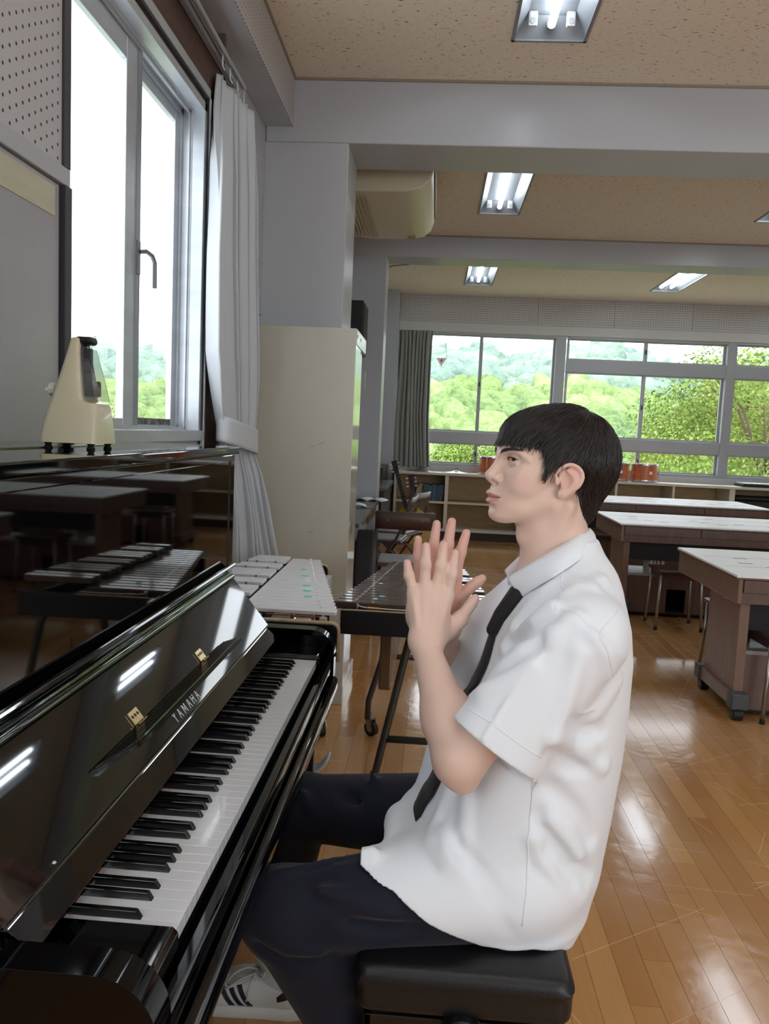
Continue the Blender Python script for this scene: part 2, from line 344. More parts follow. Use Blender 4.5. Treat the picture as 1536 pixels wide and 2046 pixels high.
def sash(parent, x, y0, y1, z0, z1, stl, top, bot, t=0.022, str_=None, m=ALU):
    s = MB().box(x - t/2, x + t/2, y0, y0 + stl, z0, z1).box(x - t/2, x + t/2, y1 - (str_ or stl), y1, z0, z1).box(x - t/2 + .001, x + t/2 - .001, y0 + stl, y1 - (str_ or stl), z1 - top, z1).box(x - t/2 + .001, x + t/2 - .001, y0 + stl, y1 - (str_ or stl), z0, z0 + bot).build('sash', m, parent, bevel=0.002)
    B(x - 0.002, x + 0.002, y0 + stl - 0.004, y1 - (str_ or stl) + 0.004, z0 + bot - 0.004, z1 - top + 0.004).build('pane', GLASS, s)
    return s
s1 = sash(w1, -0.747, 1.162, 1.80, 1.338, 2.585, 0.02, 0.075, 0.035, str_=0.125)
MB().box(-0.737, -0.733, 1.762, 1.80, 1.338, 2.585).build('interlock', mat('interlock', (150, 155, 162), 0.4, 0.5), s1)
s2 = sash(w1, -0.778, 1.74, 2.302, 1.345, 2.582, 0.06, 0.05, 0.03, str_=0.055)
h_ = MB().box(-0.737, -0.728, 1.765, 1.792, 1.86, 1.97).tube([(-0.728, 1.785, 1.935), (-0.712, 1.80, 1.94), (-0.700, 1.825, 1.93), (-0.696, 1.84, 1.91), (-0.696, 1.842, 1.825)], [0.007, 0.008, 0.0085, 0.008, 0.0085], 8)
h_.build('handle', mat('handle_grey', (128, 134, 138), 0.4, 0.5), s1, smooth=False)
# mould stain along the bottom rail of the far sash
MB().box(-0.7668, -0.7655, 1.80, 2.24, 1.350, 1.378).build('stained_rail', mat('mould_stain', (70, 68, 66), 0.8, noise=((60, 60, 40), (150, 150, 148), 0.4, 0.7)), w1)
# white inner sill
MB().box(-0.70, -0.655, 1.147, 2.30, 1.296, 1.338).build('inner_sill', ALU, w1, bevel=0.003)

# far wall
fw = MB()
fw.box(-0.8, 7.3, FW, FW + 0.2, 2.735, CZ); fw.box(-0.8, 7.3, FW, FW + 0.2, 0, 0.93); fw.box(-0.8, -0.2, FW, FW + 0.2, 0.93, 2.735)
fw = struct(fw.build('wall_back', WALL))
PEG_F = peg_mat('perforated_board_far', (197, 194, 190), 0, 0.03, 0.03, 0.0048, False)
edges = [-0.246, 0.576, 1.570, 2.568, 3.566, 4.564, 5.56, 6.56, 7.2]
for a, b_ in zip(edges[:-1], edges[1:]): B(a + 0.003, b_ - 0.003, FW - 0.012, FW, 2.85, CZ).build('perforated_panel', PEG_F, fw)
B(-0.246, 7.2, FW - 0.03, FW, 2.835, 2.85).build('moulding', WALL, fw)
B(-0.246, 7.2, FW - 0.03, FW + 0.1, 2.72, 2.835).build('curtain_box', mat('header_paint', (205, 203, 198), 0.4), fw)
w2 = struct(thing('window_2', (3, FW + 0.06, 0.93), 'x', 'x')); del w2['label'], w2['category']
FAL = mat('far_window_aluminium', (168, 170, 172), 0.42, 0.4)
units = [(-0.2, 0.857, 1.835, False), (1.985, 3.015, 4.05, True), (4.16, 5.19, 6.22, True), (6.34, 7.2, 7.3, True)]
f2 = MB()
y0, y1 = FW - 0.01, FW + 0.13
for a, c, b_, up in units:
    f2.box(b_, b_ + 0.13 if up is False else b_ + 0.11, y0, y1, 0.93, 2.735)
for a, c, b_, up in units:
    f2.box(a, b_, y0 + .004, y1, 2.69, 2.735); f2.box(a, b_, y0 + .004, y1, 0.93, 0.975); f2.box(a, b_, y0 + .004, y1, 1.25, 1.405)
for a, c, b_, up in units:
    if up: f2.box(a, b_, y0 + .004, y1, 2.255, 2.415)
f2.build('frame', FAL, w2, bevel=0.004)
def fsash(a, b_, z0, z1, y, s=0.03):
    o = MB().box(a, a + s, y - 0.012, y + 0.012, z0, z1).box(b_ - s, b_, y - 0.012, y + 0.012, z0, z1).box(a + s, b_ - s, y - 0.011, y + 0.011, z1 - 0.02, z1).box(a + s, b_ - s, y - 0.011, y + 0.011, z0, z0 + 0.025).build('sash', FAL, w2)
    B(a + s - 0.003, b_ - s + 0.003, y - 0.002, y + 0.002, z0 + 0.02, z1 - 0.015).build('pane', GLASS, o)
for a, c, b_, up in units:
    rows = [(0.97, 1.253)] + ([(1.402, 2.258), (2.412, 2.692)] if up else [(1.402, 2.692)])
    for z0, z1 in rows:
        fsash(a, c + 0.022, z0, z1, FW + 0.05); fsash(c - 0.022, b_, z0, z1, FW + 0.08)
        B(c - 0.012, c + 0.006, FW + 0.02, FW + 0.04, (z0 + z1) / 2 - 0.03, (z0 + z1) / 2 + 0.03).build('catch', GASK, w2)
B(-0.24, 7.2, FW - 0.06, FW + 0.02, 0.865, 0.94).build('window_sill', mat('sill_paint', (190, 190, 190), 0.4), w2)
# right and near walls (out of the picture); the near wall's wide opening is added to let in fill light
bw = MB().box(-0.9, 1.6, -3.75, -3.6, 0, CZ).box(6.4, 7.35, -3.75, -3.6, 0, CZ).box(1.6, 6.4, -3.75, -3.6, 0, 0.9).box(1.6, 6.4, -3.75, -3.6, 2.7, CZ)
struct(bw.build('wall_front', WALL))
struct(B(7.2, 7.35, -3.5, 10.0, 0, CZ).build('wall_right', WALL))
struct(B(-0.679, -0.668, 2.6, 9.7, 0, 0.09).build('baseboard_left', mat('baseboard', (72, 56, 48), 0.5)))

# ceiling lights
TUBEM = mat('lit_tube', (236, 246, 255), 0.5, emit=TUBE)
REFL = mat('light_reflector', (122, 126, 130), 0.4)
def ceiling_light(x, y0, y1, label, group, twin):
    t = thing('ceiling_light', (x, (y0 + y1) / 2, CZ), label, 'light', group)
    w = 0.16; d = 0.085
    hb = MB(); hb.add([(x-w, y0, CZ), (x+w, y0, CZ), (x+w, y1, CZ), (x-w, y1, CZ), (x-w*0.66, y0+0.05, CZ+d), (x+w*0.66, y0+0.05, CZ+d), (x+w*0.66, y1-0.05, CZ+d), (x-w*0.66, y1-0.05, CZ+d)],
                      [(4,5,6,7),(0,1,5,4),(1,2,6,5),(2,3,7,6),(3,0,4,7)])
    hb.build('reflector', REFL, t, solid=0.003)
    e = 0.012
    MB().box(x-w-e, x-w+0.003, y0-e, y1+e, CZ-0.006, CZ+0.002).box(x+w-0.003, x+w+e, y0-e, y1+e, CZ-0.006, CZ+0.002).box(x-w-e, x+w+e, y0-e, y0+0.003, CZ-0.006, CZ+0.002).box(x-w-e, x+w+e, y1-0.003, y1+e, CZ-0.006, CZ+0.002).build('rim', REFL, t)
    for dx in ((-0.06, 0.06) if twin else (0.0,)):
        MB().cyl((x+dx, y0+0.07, CZ+0.035), (x+dx, y1-0.07, CZ+0.035), 0.0185, 14).build('tube', TUBEM, t, smooth=False, auto=40)
        for yy, s in ((y0+0.068, -1), (y1-0.068, 1)):
            MB().cyl((x+dx, yy, CZ+0.035), (x+dx, yy+s*0.018, CZ+0.035), 0.017, 12).build('tube_cap', STEEL, t)
    if not twin:
        for dx in (-0.085, 0.085):
            for yy in (y0+0.08, y1-0.08):
                so = MB().box(x+dx-0.02, x+dx+0.02, yy-0.012, yy+0.012, CZ+0.02, CZ+0.085).build('socket', mat('socket_white', (205, 205, 205), 0.5), t, bevel=0.006)
                MB().cyl((x+dx, yy-0.012, CZ+0.04), (x+dx, yy-0.016, CZ+0.04), 0.014, 12).build('socket_ring', mat('socket_grey', (165, 165, 165), 0.5), so)
    return t
lab = {(0,1): 'recessed ceiling light with one lit tube, nearest, above the near beam at the top edge', (0,2): 'recessed ceiling light with one lit tube between the two beams, beside the air conditioner',
       (0,3): 'small far recessed ceiling light with one lit tube, above the far curtain side', (1,3): 'far recessed ceiling light with two slanting lit tubes, right of the other far light', (1,2): 'recessed ceiling light cut by the right edge, just before the second beam'}
for ix, x in enumerate(LX):
    for iy, (a, b_) in enumerate(LB):
        lb = lab.get((ix, iy)); g = None
        if lb is None: lb = 'recessed twin tube ceiling light outside the picture'; g = 'ceiling lights outside the picture'
        ceiling_light(x, a, b_, lb, g, (ix, iy) not in ((0,1), (0,2), (0,3)))
# ================================================================ upright piano
Y0, Y1 = -0.165, 1.385
pno = thing('upright_piano', (-0.3, 0.61, 0), 'glossy black upright piano with its lid open, nearest the camera at left', 'piano')
# side: back block and arm with rounded nose
def side_profile():
    p = [(-0.64, 0.0), (-0.30, 0.0), (-0.285, 0.10), (-0.285, 0.60), (0.020, 0.615)]
    for k in range(9):
        a = -pi / 2 + (pi / 2) * 0 + (pi * k / 8) * 0.5
        p.append((0.012 + 0.024 * math.cos(a), 0.639 + 0.024 * math.sin(a)))
    for k in range(13):
        a = (pi / 2) * k / 12
        p.append((-0.034 + 0.070 * math.cos(a), 0.712 + 0.071 * math.sin(a)))
    p += [(-0.285, 0.783), (-0.285, 1.28), (-0.64, 1.28)]
    return p
for a, b_ in ((Y0, -0.118), (1.338, Y1)):
    MB().prism(side_profile(), 'y', a, b_).build('side_panel', mat('piano_side_black', (4, 4, 5), 0.06, spec=0.3), pno, bevel=0.003, seg=3, auto=40)
B(-0.64, -0.283, -0.118, 1.338, 0.0, 0.05).build('bottom_board', BLACK, pno)
B(-0.31, -0.292, -0.118, 1.338, 0.05, 0.60).build('lower_panel', BLACK, pno)
B(-0.64, -0.60, -0.118, 1.338, 0.05, 1.28).build('back_frame', mat('piano_back_wood', (90, 70, 50), 0.6), pno)
B(-0.31, -0.283, -0.112, 1.312, 0.62, 1.283).build('upper_panel', BLACK, pno, bevel=0.002)
MB().box(-0.312, -0.2835, 1.314, 1.338, 0.62, 1.283).build('panel_gap', mat('gap_black', (4, 4, 4), 0.9), pno)
lid = MB().box(-0.645, -0.275, -0.185, 1.402, 1.283, 1.305).build('lid', BLACK, pno, bevel=0.004, seg=3)
B(-0.29, -0.277, -0.112, 1.33, 1.262, 1.283).build('lid_rail', BLACK, pno, bevel=0.003)
MB().box(-0.50, -0.493, -0.18, 0.98, 1.3045, 1.3075).build('lid_hinge', HINGE, lid)
# key bed, key slip, cheeks
B(-0.30, 0.022, -0.118, 1.338, 0.612, 0.665).build('key_bed', BLACK, pno, bevel=0.004)
ks = MB().prism([(0.010, 0.665), (0.030, 0.665), (0.030, 0.694), (0.026, 0.699), (0.014, 0.699), (0.010, 0.694)], 'y', -0.116, 1.336).build('key_slip', BLACK, pno, auto=40)
MB().prism([(0.022, 0.606), (0.048, 0.606), (0.050, 0.612), (0.050, 0.640), (0.044, 0.648), (0.022, 0.650)], 'y', -0.118, 1.338).build('front_rail', BLACK, pno, bevel=0.0015, auto=40)
for a, b_ in ((-0.116, -0.004), (1.2315, 1.336)):
    MB().prism([(-0.18, 0.665), (0.008, 0.665), (0.008, 0.730), (0.001, 0.738), (-0.18, 0.738)], 'y', a, b_).build('cheek_block', BLACK, pno, bevel=0.002)
# red felt under the fall strip, key frame
B(-0.165, -0.1505, -0.002, 1.230, 0.700, 0.7275).build('felt_strip', mat('red_felt', (110, 22, 34), 0.95), pno)
B(-0.16, -0.012, -0.002, 1.230, 0.665, 0.700).build('key_frame', mat('gap_black', (4, 4, 4), 0.9), pno)
IVORY = mat('white_key', (226, 227, 230), 0.12, coat=0.3); KFRONT = mat('white_key_front', (196, 197, 198), 0.3)
EBONY = mat('black_key', (9, 9, 10), 0.22, coat=0.3)
KW = 1.2275 / 52
wk = {}
names = 'ABCDEFG'
blacks = []
for i in range(52):
    n = names[i % 7]; y = i * KW
    if i < 51 and n in 'ACDFG':
        off = {'C': -0.0022, 'D': 0.0022, 'F': -0.003, 'G': 0.0, 'A': 0.003}[n]; blacks.append(y + KW + off)
white0 = None
for i in range(52):
    if white0 is None:
        white0 = MB().box(-0.150, 0.0, 0.0004, KW - 0.0004, 0.7225, 0.725).box(-0.150, -0.0012, 0.0008, KW - 0.0008, 0.7015, 0.7225)
        o = white0.build('white_key', IVORY, pno, bevel=0.0006, seg=2); k0 = o
        k0.data.transform(Matrix.Translation(pno.location)); k0.location = Vector((0, 0, 0)) - pno.location
    else:
        o = k0.copy(); COL.objects.link(o); o.location = Vector((0, i * KW, 0)) - pno.location
b0 = None
for y in blacks:
    if b0 is None:
        x0, x1 = -0.150, -0.0495; z0, z1 = 0.722, 0.7365; w = 0.0052; w2_ = 0.0042
        b0 = MB().hexa([(x0, -w, z0), (x1, -w, z0), (x1, w, z0), (x0, w, z0)], [(x0, -w2_, z1), (x1 - 0.008, -w2_, z1 - 0.0008), (x1 - 0.008, w2_, z1 - 0.0008), (x0, w2_, z1)]).build('black_key', EBONY, pno, bevel=0.0010, seg=2)
        b0.data.transform(Matrix.Translation(pno.location)); b0.location = Vector((0, y, 0)) - pno.location
    else:
        o = b0.copy(); COL.objects.link(o); o.location = Vector((0, y, 0)) - pno.location
# fall strip (fixed), hinge, fall board leaning back, nose moulding
MB().prism([(-0.140, 0.757), (-0.125, 0.763), (-0.1565, 0.790), (-0.176, 0.790)], 'y', -0.112, 1.300).build('fall_strip', BLACK, pno, bevel=0.0015)
hg = MB()
for k in range(118):
    ya = -0.112 + k * 0.012
    hg.tube([(-0.1585, ya, 0.7915), (-0.1585, ya + 0.0113, 0.7915)], 0.0026, 6)
stuff(hg.build('piano_hinge', HINGE, pno))
fd = Vector((-0.106, 0, 0.133)).normalized(); fn = Vector((fd.z, 0, -fd.x))     # along the board, outward normal
def fb(s, n): p = Vector((-0.157, 0, 0.795)) + fd * s + fn * n; return (p.x, p.z)
FBN = -0.118; FBF = 1.318
board = MB().prism([fb(0, 0), fb(0.168, 0), fb(0.168, -0.016), fb(0, -0.016)], 'y', FBN, FBF).build('fall_board', BLACK, pno, bevel=0.0015)
MB().prism([fb(0.168, -0.018), fb(0.168, 0.004), fb(0.173, 0.0065), fb(0.180, 0.0065), fb(0.183, 0.003), fb(0.187, 0.004), fb(0.193, 0.012), fb(0.197, 0.030), fb(0.203, 0.031), fb(0.207, 0.026), fb(0.205, -0.004), fb(0.195, -0.018)], 'y', FBN, FBF).build('fall_board_nose', BLACK, board, bevel=0.001, auto=35)
# music ledge with grooves, two brass hinges
def fb3(s, n, y): p = fb(s, n); return (p[0], y, p[1])
LB0 = Vector(fb3(0.054, 0.001, 0)); LD = Vector((0.93, 0, 0.37)); LN = Vector((-0.37, 0, 0.93))
def lp3(u, v, y): q = LB0 + LD * u + LN * v; return (q.x, y, q.z)
NP_ = 40; lrows = []
for k in range(NP_):
    s = k / (NP_ - 1); y = 0.197 + 0.731 * s
    w = np.interp(y, [0.197, 0.215, 0.235, 0.255, 0.275, 0.30, 0.928], [0.005, 0.013, 0.024, 0.037, 0.046, 0.050, 0.050])
    sec = [(-0.002, -0.004), (-0.002, 0.004)]
    for j in range(5):
        a0, a1 = 0.004 + (w - 0.006) * j / 5, 0.004 + (w - 0.006) * (j + 0.8) / 5
        sec += [(a0, 0.004), (a0 + (a1 - a0) * .15, 0.0065), (a1, 0.0065), (a1 + .0003, 0.004)]
    sec += [(w, 0.003), (w, -0.004)]
    lrows.append([lp3(u, v, y) for u, v in sec])
n_ = len(lrows[0]); led = MB()
led.add([q for r_ in lrows for q in r_], [(i * n_ + k, i * n_ + (k + 1) % n_, (i + 1) * n_ + (k + 1) % n_, (i + 1) * n_ + k) for i in range(NP_ - 1) for k in range(n_)] + [tuple(range(n_)), tuple(range((NP_ - 1) * n_, NP_ * n_))[::-1]])
led = led.build('music_ledge', mat('ledge_black', (7, 7, 8), 0.16, coat=0.4), board, auto=25)
for y in (0.374, 0.764):
    hb = MB().add([fb3(0.057, 0.001, y), fb3(0.057, 0.001, y + 0.038), fb3(0.085, 0.001, y + 0.038), fb3(0.085, 0.001, y), fb3(0.057, 0.0035, y), fb3(0.057, 0.0035, y + 0.038), fb3(0.085, 0.0035, y + 0.038), fb3(0.085, 0.0035, y)],
                  [(0,1,2,3),(4,5,6,7),(0,1,5,4),(1,2,6,5),(2,3,7,6),(3,0,4,7)]).build('ledge_hinge', BRASS, board)
    MB().tube([fb3(0.058, 0.007, y), fb3(0.058, 0.007, y + 0.038)], 0.0034, 8).build('hinge_pin', BRASS, hb)
    for dy in (0.008, 0.019, 0.030):
        MB().tube([fb3(0.075, 0.0032, y + dy), fb3(0.075, 0.0042, y + dy)], 0.003, 8).build('screw', GASK, hb)
# lettering: drawn from straight strokes (letters 32 mm wide apart, standing along the board)
LET = {'Y': [((0, 1), (.5, .5)), ((1, 1), (.5, .5)), ((.5, .5), (.5, 0))], 'A': [((0, 0), (.5, 1)), ((1, 0), (.5, 1)), ((.2, .36), (.8, .36))],
       'M': [((0, 0), (.06, 1)), ((.06, 1), (.5, .2)), ((.5, .2), (.94, 1)), ((.94, 1), (1, 0))], 'H': [((0, 0), (0, 1)), ((1, 0), (1, 1)), ((0, .5), (1, .5))]}
lt = MB(); ly = 0.506
for ch in 'YAMAHA':
    for (a, b_), (c, d) in LET[ch]:
        w = 0.0125 if ch != 'M' else 0.016; hh = 0.0205; s0 = 0.0085
        pa = (s0 + b_ * hh, ly + a * w); pb = (s0 + d * hh, ly + c * w)
        dv = Vector((pb[0] - pa[0], pb[1] - pa[1])); L = dv.length; dv /= L; nv = Vector((-dv.y, dv.x)) * 0.0013; ex = dv * 0.0008
        q = [(pa[0] - ex.x + nv.x, pa[1] - ex.y + nv.y), (pb[0] + ex.x + nv.x, pb[1] + ex.y + nv.y), (pb[0] + ex.x - nv.x, pb[1] + ex.y - nv.y), (pa[0] - ex.x - nv.x, pa[1] - ex.y - nv.y)]
        lt.add([fb3(u, 0.0005, v) for u, v in q] + [fb3(u, 0.0009, v) for u, v in q], [(0,1,2,3),(4,5,6,7),(0,1,5,4),(1,2,6,5),(2,3,7,6),(3,0,4,7)])
    ly += (0.016 if ch == 'M' else 0.0125) + 0.0142
lt = lt.build('lettering', mat('silver_lettering', (214, 212, 206), 0.35, 0.6), board)
lt['label'] = 'silver maker lettering inlaid on the fall board'
MB().lathe([(0.002, 0), (0.003, 0.001), (0.0015, 0.003)], (-0.1600, 0.0085, 0.8010), 10).build('lid_buffer', mat('white_buffer', (210, 210, 205), 0.5), board)

# ================================================================ metronome on the lid
me_ = thing('metronome', (-0.365, 0.905, 1.305), 'cream pyramid wind-up metronome standing on the piano lid', 'metronome')
CREAM = mat('cream_plastic', (206, 198, 168), 0.28, coat=0.25)
# width runs along the lid, scale side turned to the far end; slab with a stepped front
def mz(z): return 1.305 + z
mb = MB()
rows_ = [(0.013, 0.056, 0.052, 0.058), (0.03, 0.055, 0.0505, 0.0575), (0.055, 0.0515, 0.047, 0.056), (0.078, 0.046, 0.0425, 0.0535)]
Mx, My = -0.365, 0.905
def ring_m(z, hl, hw, fr, r=0.012, n=4):      # rounded rectangle, y from -hl to +fr, x +-hw
    out = []
    for cx_, cy_, a0 in ((hw - r, fr - r, 0), (-(hw - r), fr - r, pi/2), (-(hw - r), -(hl - r), pi), (hw - r, -(hl - r), 1.5*pi)):
        for k in range(n + 1):
            a = a0 + (pi/2) * k / n; out.append((Mx + cx_ + r * math.cos(a), My + cy_ + r * math.sin(a), mz(z)))
    return out
levels = [(0.012, 0.060, 0.056, 0.060), (0.030, 0.059, 0.054, 0.0595), (0.055, 0.0545, 0.050, 0.0575), (0.086, 0.047, 0.044, 0.0545), (0.094, 0.0445, 0.0425, 0.051), (0.098, 0.043, 0.042, 0.030), (0.103, 0.0415, 0.0415, 0.026), (0.15, 0.029, 0.034, 0.019), (0.20, 0.015, 0.026, 0.012), (0.224, 0.009, 0.022, 0.010), (0.227, 0.006, 0.018, 0.007)]
R_ = [ring_m(z, hl, hw, fr, min(0.012, hw * 0.4, (hl + fr) * 0.3)) for z, hl, hw, fr in levels]
n_ = len(R_[0]); mb.add([p for r_ in R_ for p in r_], [(i * n_ + k, i * n_ + (k + 1) % n_, (i + 1) * n_ + (k + 1) % n_, (i + 1) * n_ + k) for i in range(len(R_) - 1) for k in range(n_)] + [tuple(range(n_))[::-1], tuple(range((len(R_) - 1) * n_, len(R_) * n_))])
mb.build('body', CREAM, me_, smooth=False, auto=35)
def mface(z, off): # far slanted face y
    t = (z - 0.103) / (0.224 - 0.103); return My + 0.026 + (0.010 - 0.026) * t + off
DKP = mat('dark_scale_plate', (38, 38, 44), 0.4)
MB().add([(Mx - 0.030, mface(0.108, 0.001), mz(0.108)), (Mx + 0.030, mface(0.108, 0.001), mz(0.108)), (Mx + 0.015, mface(0.222, 0.001), mz(0.222)), (Mx - 0.015, mface(0.222, 0.001), mz(0.222)),
          (Mx - 0.030, mface(0.108, 0.004), mz(0.108)), (Mx + 0.030, mface(0.108, 0.004), mz(0.108)), (Mx + 0.015, mface(0.222, 0.004), mz(0.222)), (Mx - 0.015, mface(0.222, 0.004), mz(0.222))],
         [(0,1,2,3),(4,5,6,7),(0,1,5,4),(1,2,6,5),(2,3,7,6),(3,0,4,7)]).build('scale_plate', DKP, me_)
# clear hood
CLR = mat('clear_plastic', (245, 246, 246), 0.05, spec=0.5, trans=0.95)
hood = MB(); HH = [(0.100, 0.038, 0.027, 0.050), (0.14, 0.033, 0.022, 0.042), (0.205, 0.022, 0.014, 0.027)]
for z, hw, ya, yb in HH: pass
hood.add([(Mx + s * hw, My + y, mz(z)) for z, hw, ya, yb in HH for s, y in ((1, ya), (1, yb), (-1, yb), (-1, ya))], [(i*4+k, i*4+k+1, (i+1)*4+k+1, (i+1)*4+k) for i in range(2) for k in range(3)])
hood.build('clear_hood', CLR, me_, solid=0.0015)
MB().cyl((Mx + 0.002, My + 0.040, mz(0.104)), (Mx, My + 0.016, mz(0.219)), 0.0016, 8).build('pendulum', CHROME, me_)
MB().box(Mx - 0.010, Mx + 0.010, My + 0.030, My + 0.044, mz(0.108), mz(0.140)).build('sliding_weight', DKP, me_, bevel=0.003)
MB().box(Mx + 0.012, Mx + 0.026, My + 0.020, My + 0.036, mz(0.155), mz(0.205)).build('bell_plate', DKP, me_, bevel=0.002)
MB().box(Mx - 0.019, Mx + 0.019, My - 0.004, My + 0.034, mz(0.213), mz(0.230)).build('top_cap', mat('black_plastic', (24, 24, 26), 0.3), me_, bevel=0.008, seg=3)
MB().cyl((Mx - 0.004, My - 0.050, mz(0.12)), (Mx - 0.004, My - 0.062, mz(0.12)), 0.014, 12).box(Mx - 0.02, Mx + 0.012, My - 0.066, My - 0.060, mz(0.117), mz(0.123)).build('winding_key', mat('white_knob', (220, 220, 210), 0.4), me_)
for dx, dy in ((0.042, 0.045), (-0.042, 0.045), (0.042, -0.044), (-0.042, -0.044)):
    MB().lathe([(0.008, 0), (0.009, 0.002), (0.0055, 0.007), (0.009, 0.0125)], (Mx + dx, My + dy, 1.305), 14).build('rubber_foot', RUBBER, me_)

me_.location = (-0.445, 0.70, 1.305); me_.rotation_euler = (0, 0, -pi / 2)
# ================================================================ curtains
def curtain(name, levels, n, amp_fn, folds, m, label, dirn, group=None, thick=0.004):
    t = thing(name, (0.5 * (levels[0][1][0] + levels[0][2][0]), 0.5 * (levels[0][1][1] + levels[0][2][1]), levels[-1][0]), label, 'curtain', group)
    P = []
    zs = np.linspace(levels[0][0], levels[-1][0], 90)
    lz = [l[0] for l in levels][::-1]
    def ip(fn, z): return np.interp(z, lz, [fn(l) for l in levels][::-1])
    for z in zs:
        lx_, ly_, rx_, ry_ = (ip(lambda l, k=k: (l[1] + l[2])[k], z) for k in range(4))
        row = []
        for j in range(n):
            s = j / (n - 1)
            ph = s * folds * 2 * pi + 1.3 * math.sin(s * 8 + 1.3) + 0.9 * math.sin(z * 1.7 + s * 6) + 0.4 * math.sin(z * 4.1 + s * 11)
            a = amp_fn(z) * (0.75 + 0.35 * math.sin(s * 13.7 + 2))
            w_ = math.sin(ph); w_ = math.copysign(abs(w_) ** 0.8, w_)
            hx, hy = dirn
            shift = 0.35 * a * math.sin(2 * ph)
            row.append((lx_ + (rx_ - lx_) * s + hx * a * w_ - hy * shift, ly_ + (ry_ - ly_) * s + hy * a * w_ + hx * shift, z + (0.012 * math.sin(ph * 0.5) if z < zs[-3] else 0)))
        P.append(row)
    o = MB().grid(P).build('cloth', m, t, smooth=True, solid=thick)
    return t
CLOTH = mat('white_curtain', (196, 200, 204), 0.85, spec=0.15, bump=((500, 500, 500), 0.06, 0.001), sheen=0.2)
lv = [(2.79, (-0.665, 2.44), (-0.615, 2.83)), (2.62, (-0.655, 2.37), (-0.61, 2.83)), (2.42, (-0.63, 2.27), (-0.605, 2.83)), (2.04, (-0.625, 2.25), (-0.59, 2.83)), (1.66, (-0.625, 2.29), (-0.57, 2.83)),
      (1.46, (-0.62, 2.365), (-0.563, 2.83)), (1.34, (-0.615, 2.42), (-0.56, 2.815)), (1.25, (-0.61, 2.46), (-0.568, 2.81)), (1.14, (-0.615, 2.53), (-0.535, 2.83)), (0.90, (-0.61, 2.60), (-0.492, 2.84)), (0.72, (-0.61, 2.61), (-0.455, 2.85)), (0.66, (-0.61, 2.61), (-0.44, 2.85))]
cu = curtain('curtain', lv, 260, lambda z: np.interp(z, [0.66, 1.0, 1.25, 1.34, 1.6, 2.4, 2.70, 2.79], [0.046, 0.040, 0.020, 0.020, 0.036, 0.040, 0.024, 0.020]), 6.5, CLOTH, 'white pleated curtain gathered by a tieback beside the left window', (1, 0.25))
tb = MB(); Pt = []
for zz in np.linspace(1.265, 1.375, 8):
    row = []
    for k in range(49):
        a = 2 * pi * k / 48
        ex = math.copysign(abs(math.cos(a)) ** 0.7, math.cos(a)); ey = math.copysign(abs(math.sin(a)) ** 0.9, math.sin(a))
        lean = 0.05 * math.cos(a)
        row.append((-0.583 + 0.058 * ey + 0.01 * ex, 2.625 + 0.222 * ex, zz + 0.0 - 0.028 * ex - 0.012 * ey))
    Pt.append(row)
tb.grid(Pt).build('tieback', CLOTH, cu, smooth=True, solid=0.005)
for k, (yy, zz) in enumerate(((2.40, 2.80), (2.52, 2.80), (2.64, 2.80), (2.76, 2.80))):
    MB().tube([(-0.63, yy, 2.85), (-0.63, yy, 2.80), (-0.62, yy, 2.785)], 0.003, 6).build('curtain_hook', WHITEP, cu)
cr = thing('curtain_rail', (-0.64, 1.9, 2.95), 'grey double curtain rail under the soffit above the left window', 'rail')
for x in (-0.665, -0.625):
    MB().box(x - 0.010, x + 0.010, 0.3, 2.74, 2.852, 2.860).box(x - 0.010, x - 0.006, 0.3, 2.74, 2.842, 2.852).box(x + 0.006, x + 0.010, 0.3, 2.74, 2.842, 2.852).build('rail', ALU, cr)
for y in (1.1, 1.9, 2.45):
    MB().box(-0.68, -0.612, y, y + 0.025, 2.860, 2.868).box(-0.665, -0.635, y, y + 0.025, 2.868, 2.95).build('bracket', STEEL, cr)
# far grey curtain
GCL = mat('grey_curtain', (152, 154, 148), 0.85, spec=0.15, sheen=0.1)
lvf = [(2.71, (-0.235, 9.82), (0.20, 9.80)), (2.55, (-0.225, 9.82), (0.19, 9.80)), (1.6, (-0.235, 9.81), (0.20, 9.79)), (0.91, (-0.225, 9.80), (0.25, 9.79))]
cf = curtain('curtain', lvf, 180, lambda z: np.interp(z, [0.9, 1.2, 2.5, 2.7], [0.045, 0.04, 0.03, 0.022]), 8.5, GCL, 'grey curtain drawn aside at the left end of the far windows', (0.2, 1), thick=0.005)

# ================================================================ steel cabinet
CAB = mat('cabinet_enamel', (196, 191, 176), 0.25, spec=0.55, noise=((5, 5, 3), (188, 183, 167), 0.4, 0.8))
CABD = mat('cabinet_door_enamel', (205, 203, 192), 0.09, spec=0.6)
ca = thing('steel_cabinet', (-0.40, 3.27, 0), 'tall beige steel storage cabinet with sliding doors behind the curtain', 'cabinet')
cb = MB().box(-0.675, -0.100, 2.93, 2.945, 0.0, 1.85).box(-0.675, -0.12, 3.432, 3.446, 0.0, 1.85).build('side_wall', CAB, ca, bevel=0.003)
MB().box(-0.675, -0.12, 2.945, 3.432, 1.835, 1.85).box(-0.675, -0.12, 2.945, 3.432, 0.0, 0.07).box(-0.675, -0.66, 2.945, 3.432, 0.07, 1.835).build('carcass', CAB, ca)
MB().box(-0.115, -0.098, 2.945, 3.446, 1.775, 1.85).build('head_rail', CAB, ca, bevel=0.002)
MB().box(-0.115, -0.098, 2.945, 3.446, 0.0, 0.09).build('plinth', CAB, ca, bevel=0.002)
MB().box(-0.114, -0.1012, 2.95, 3.20, 0.09, 1.775).build('door', CABD, ca, bevel=0.002)
d2 = MB().box(-0.128, -0.117, 3.18, 3.44, 0.09, 1.775).build('door', CABD, ca, bevel=0.002)
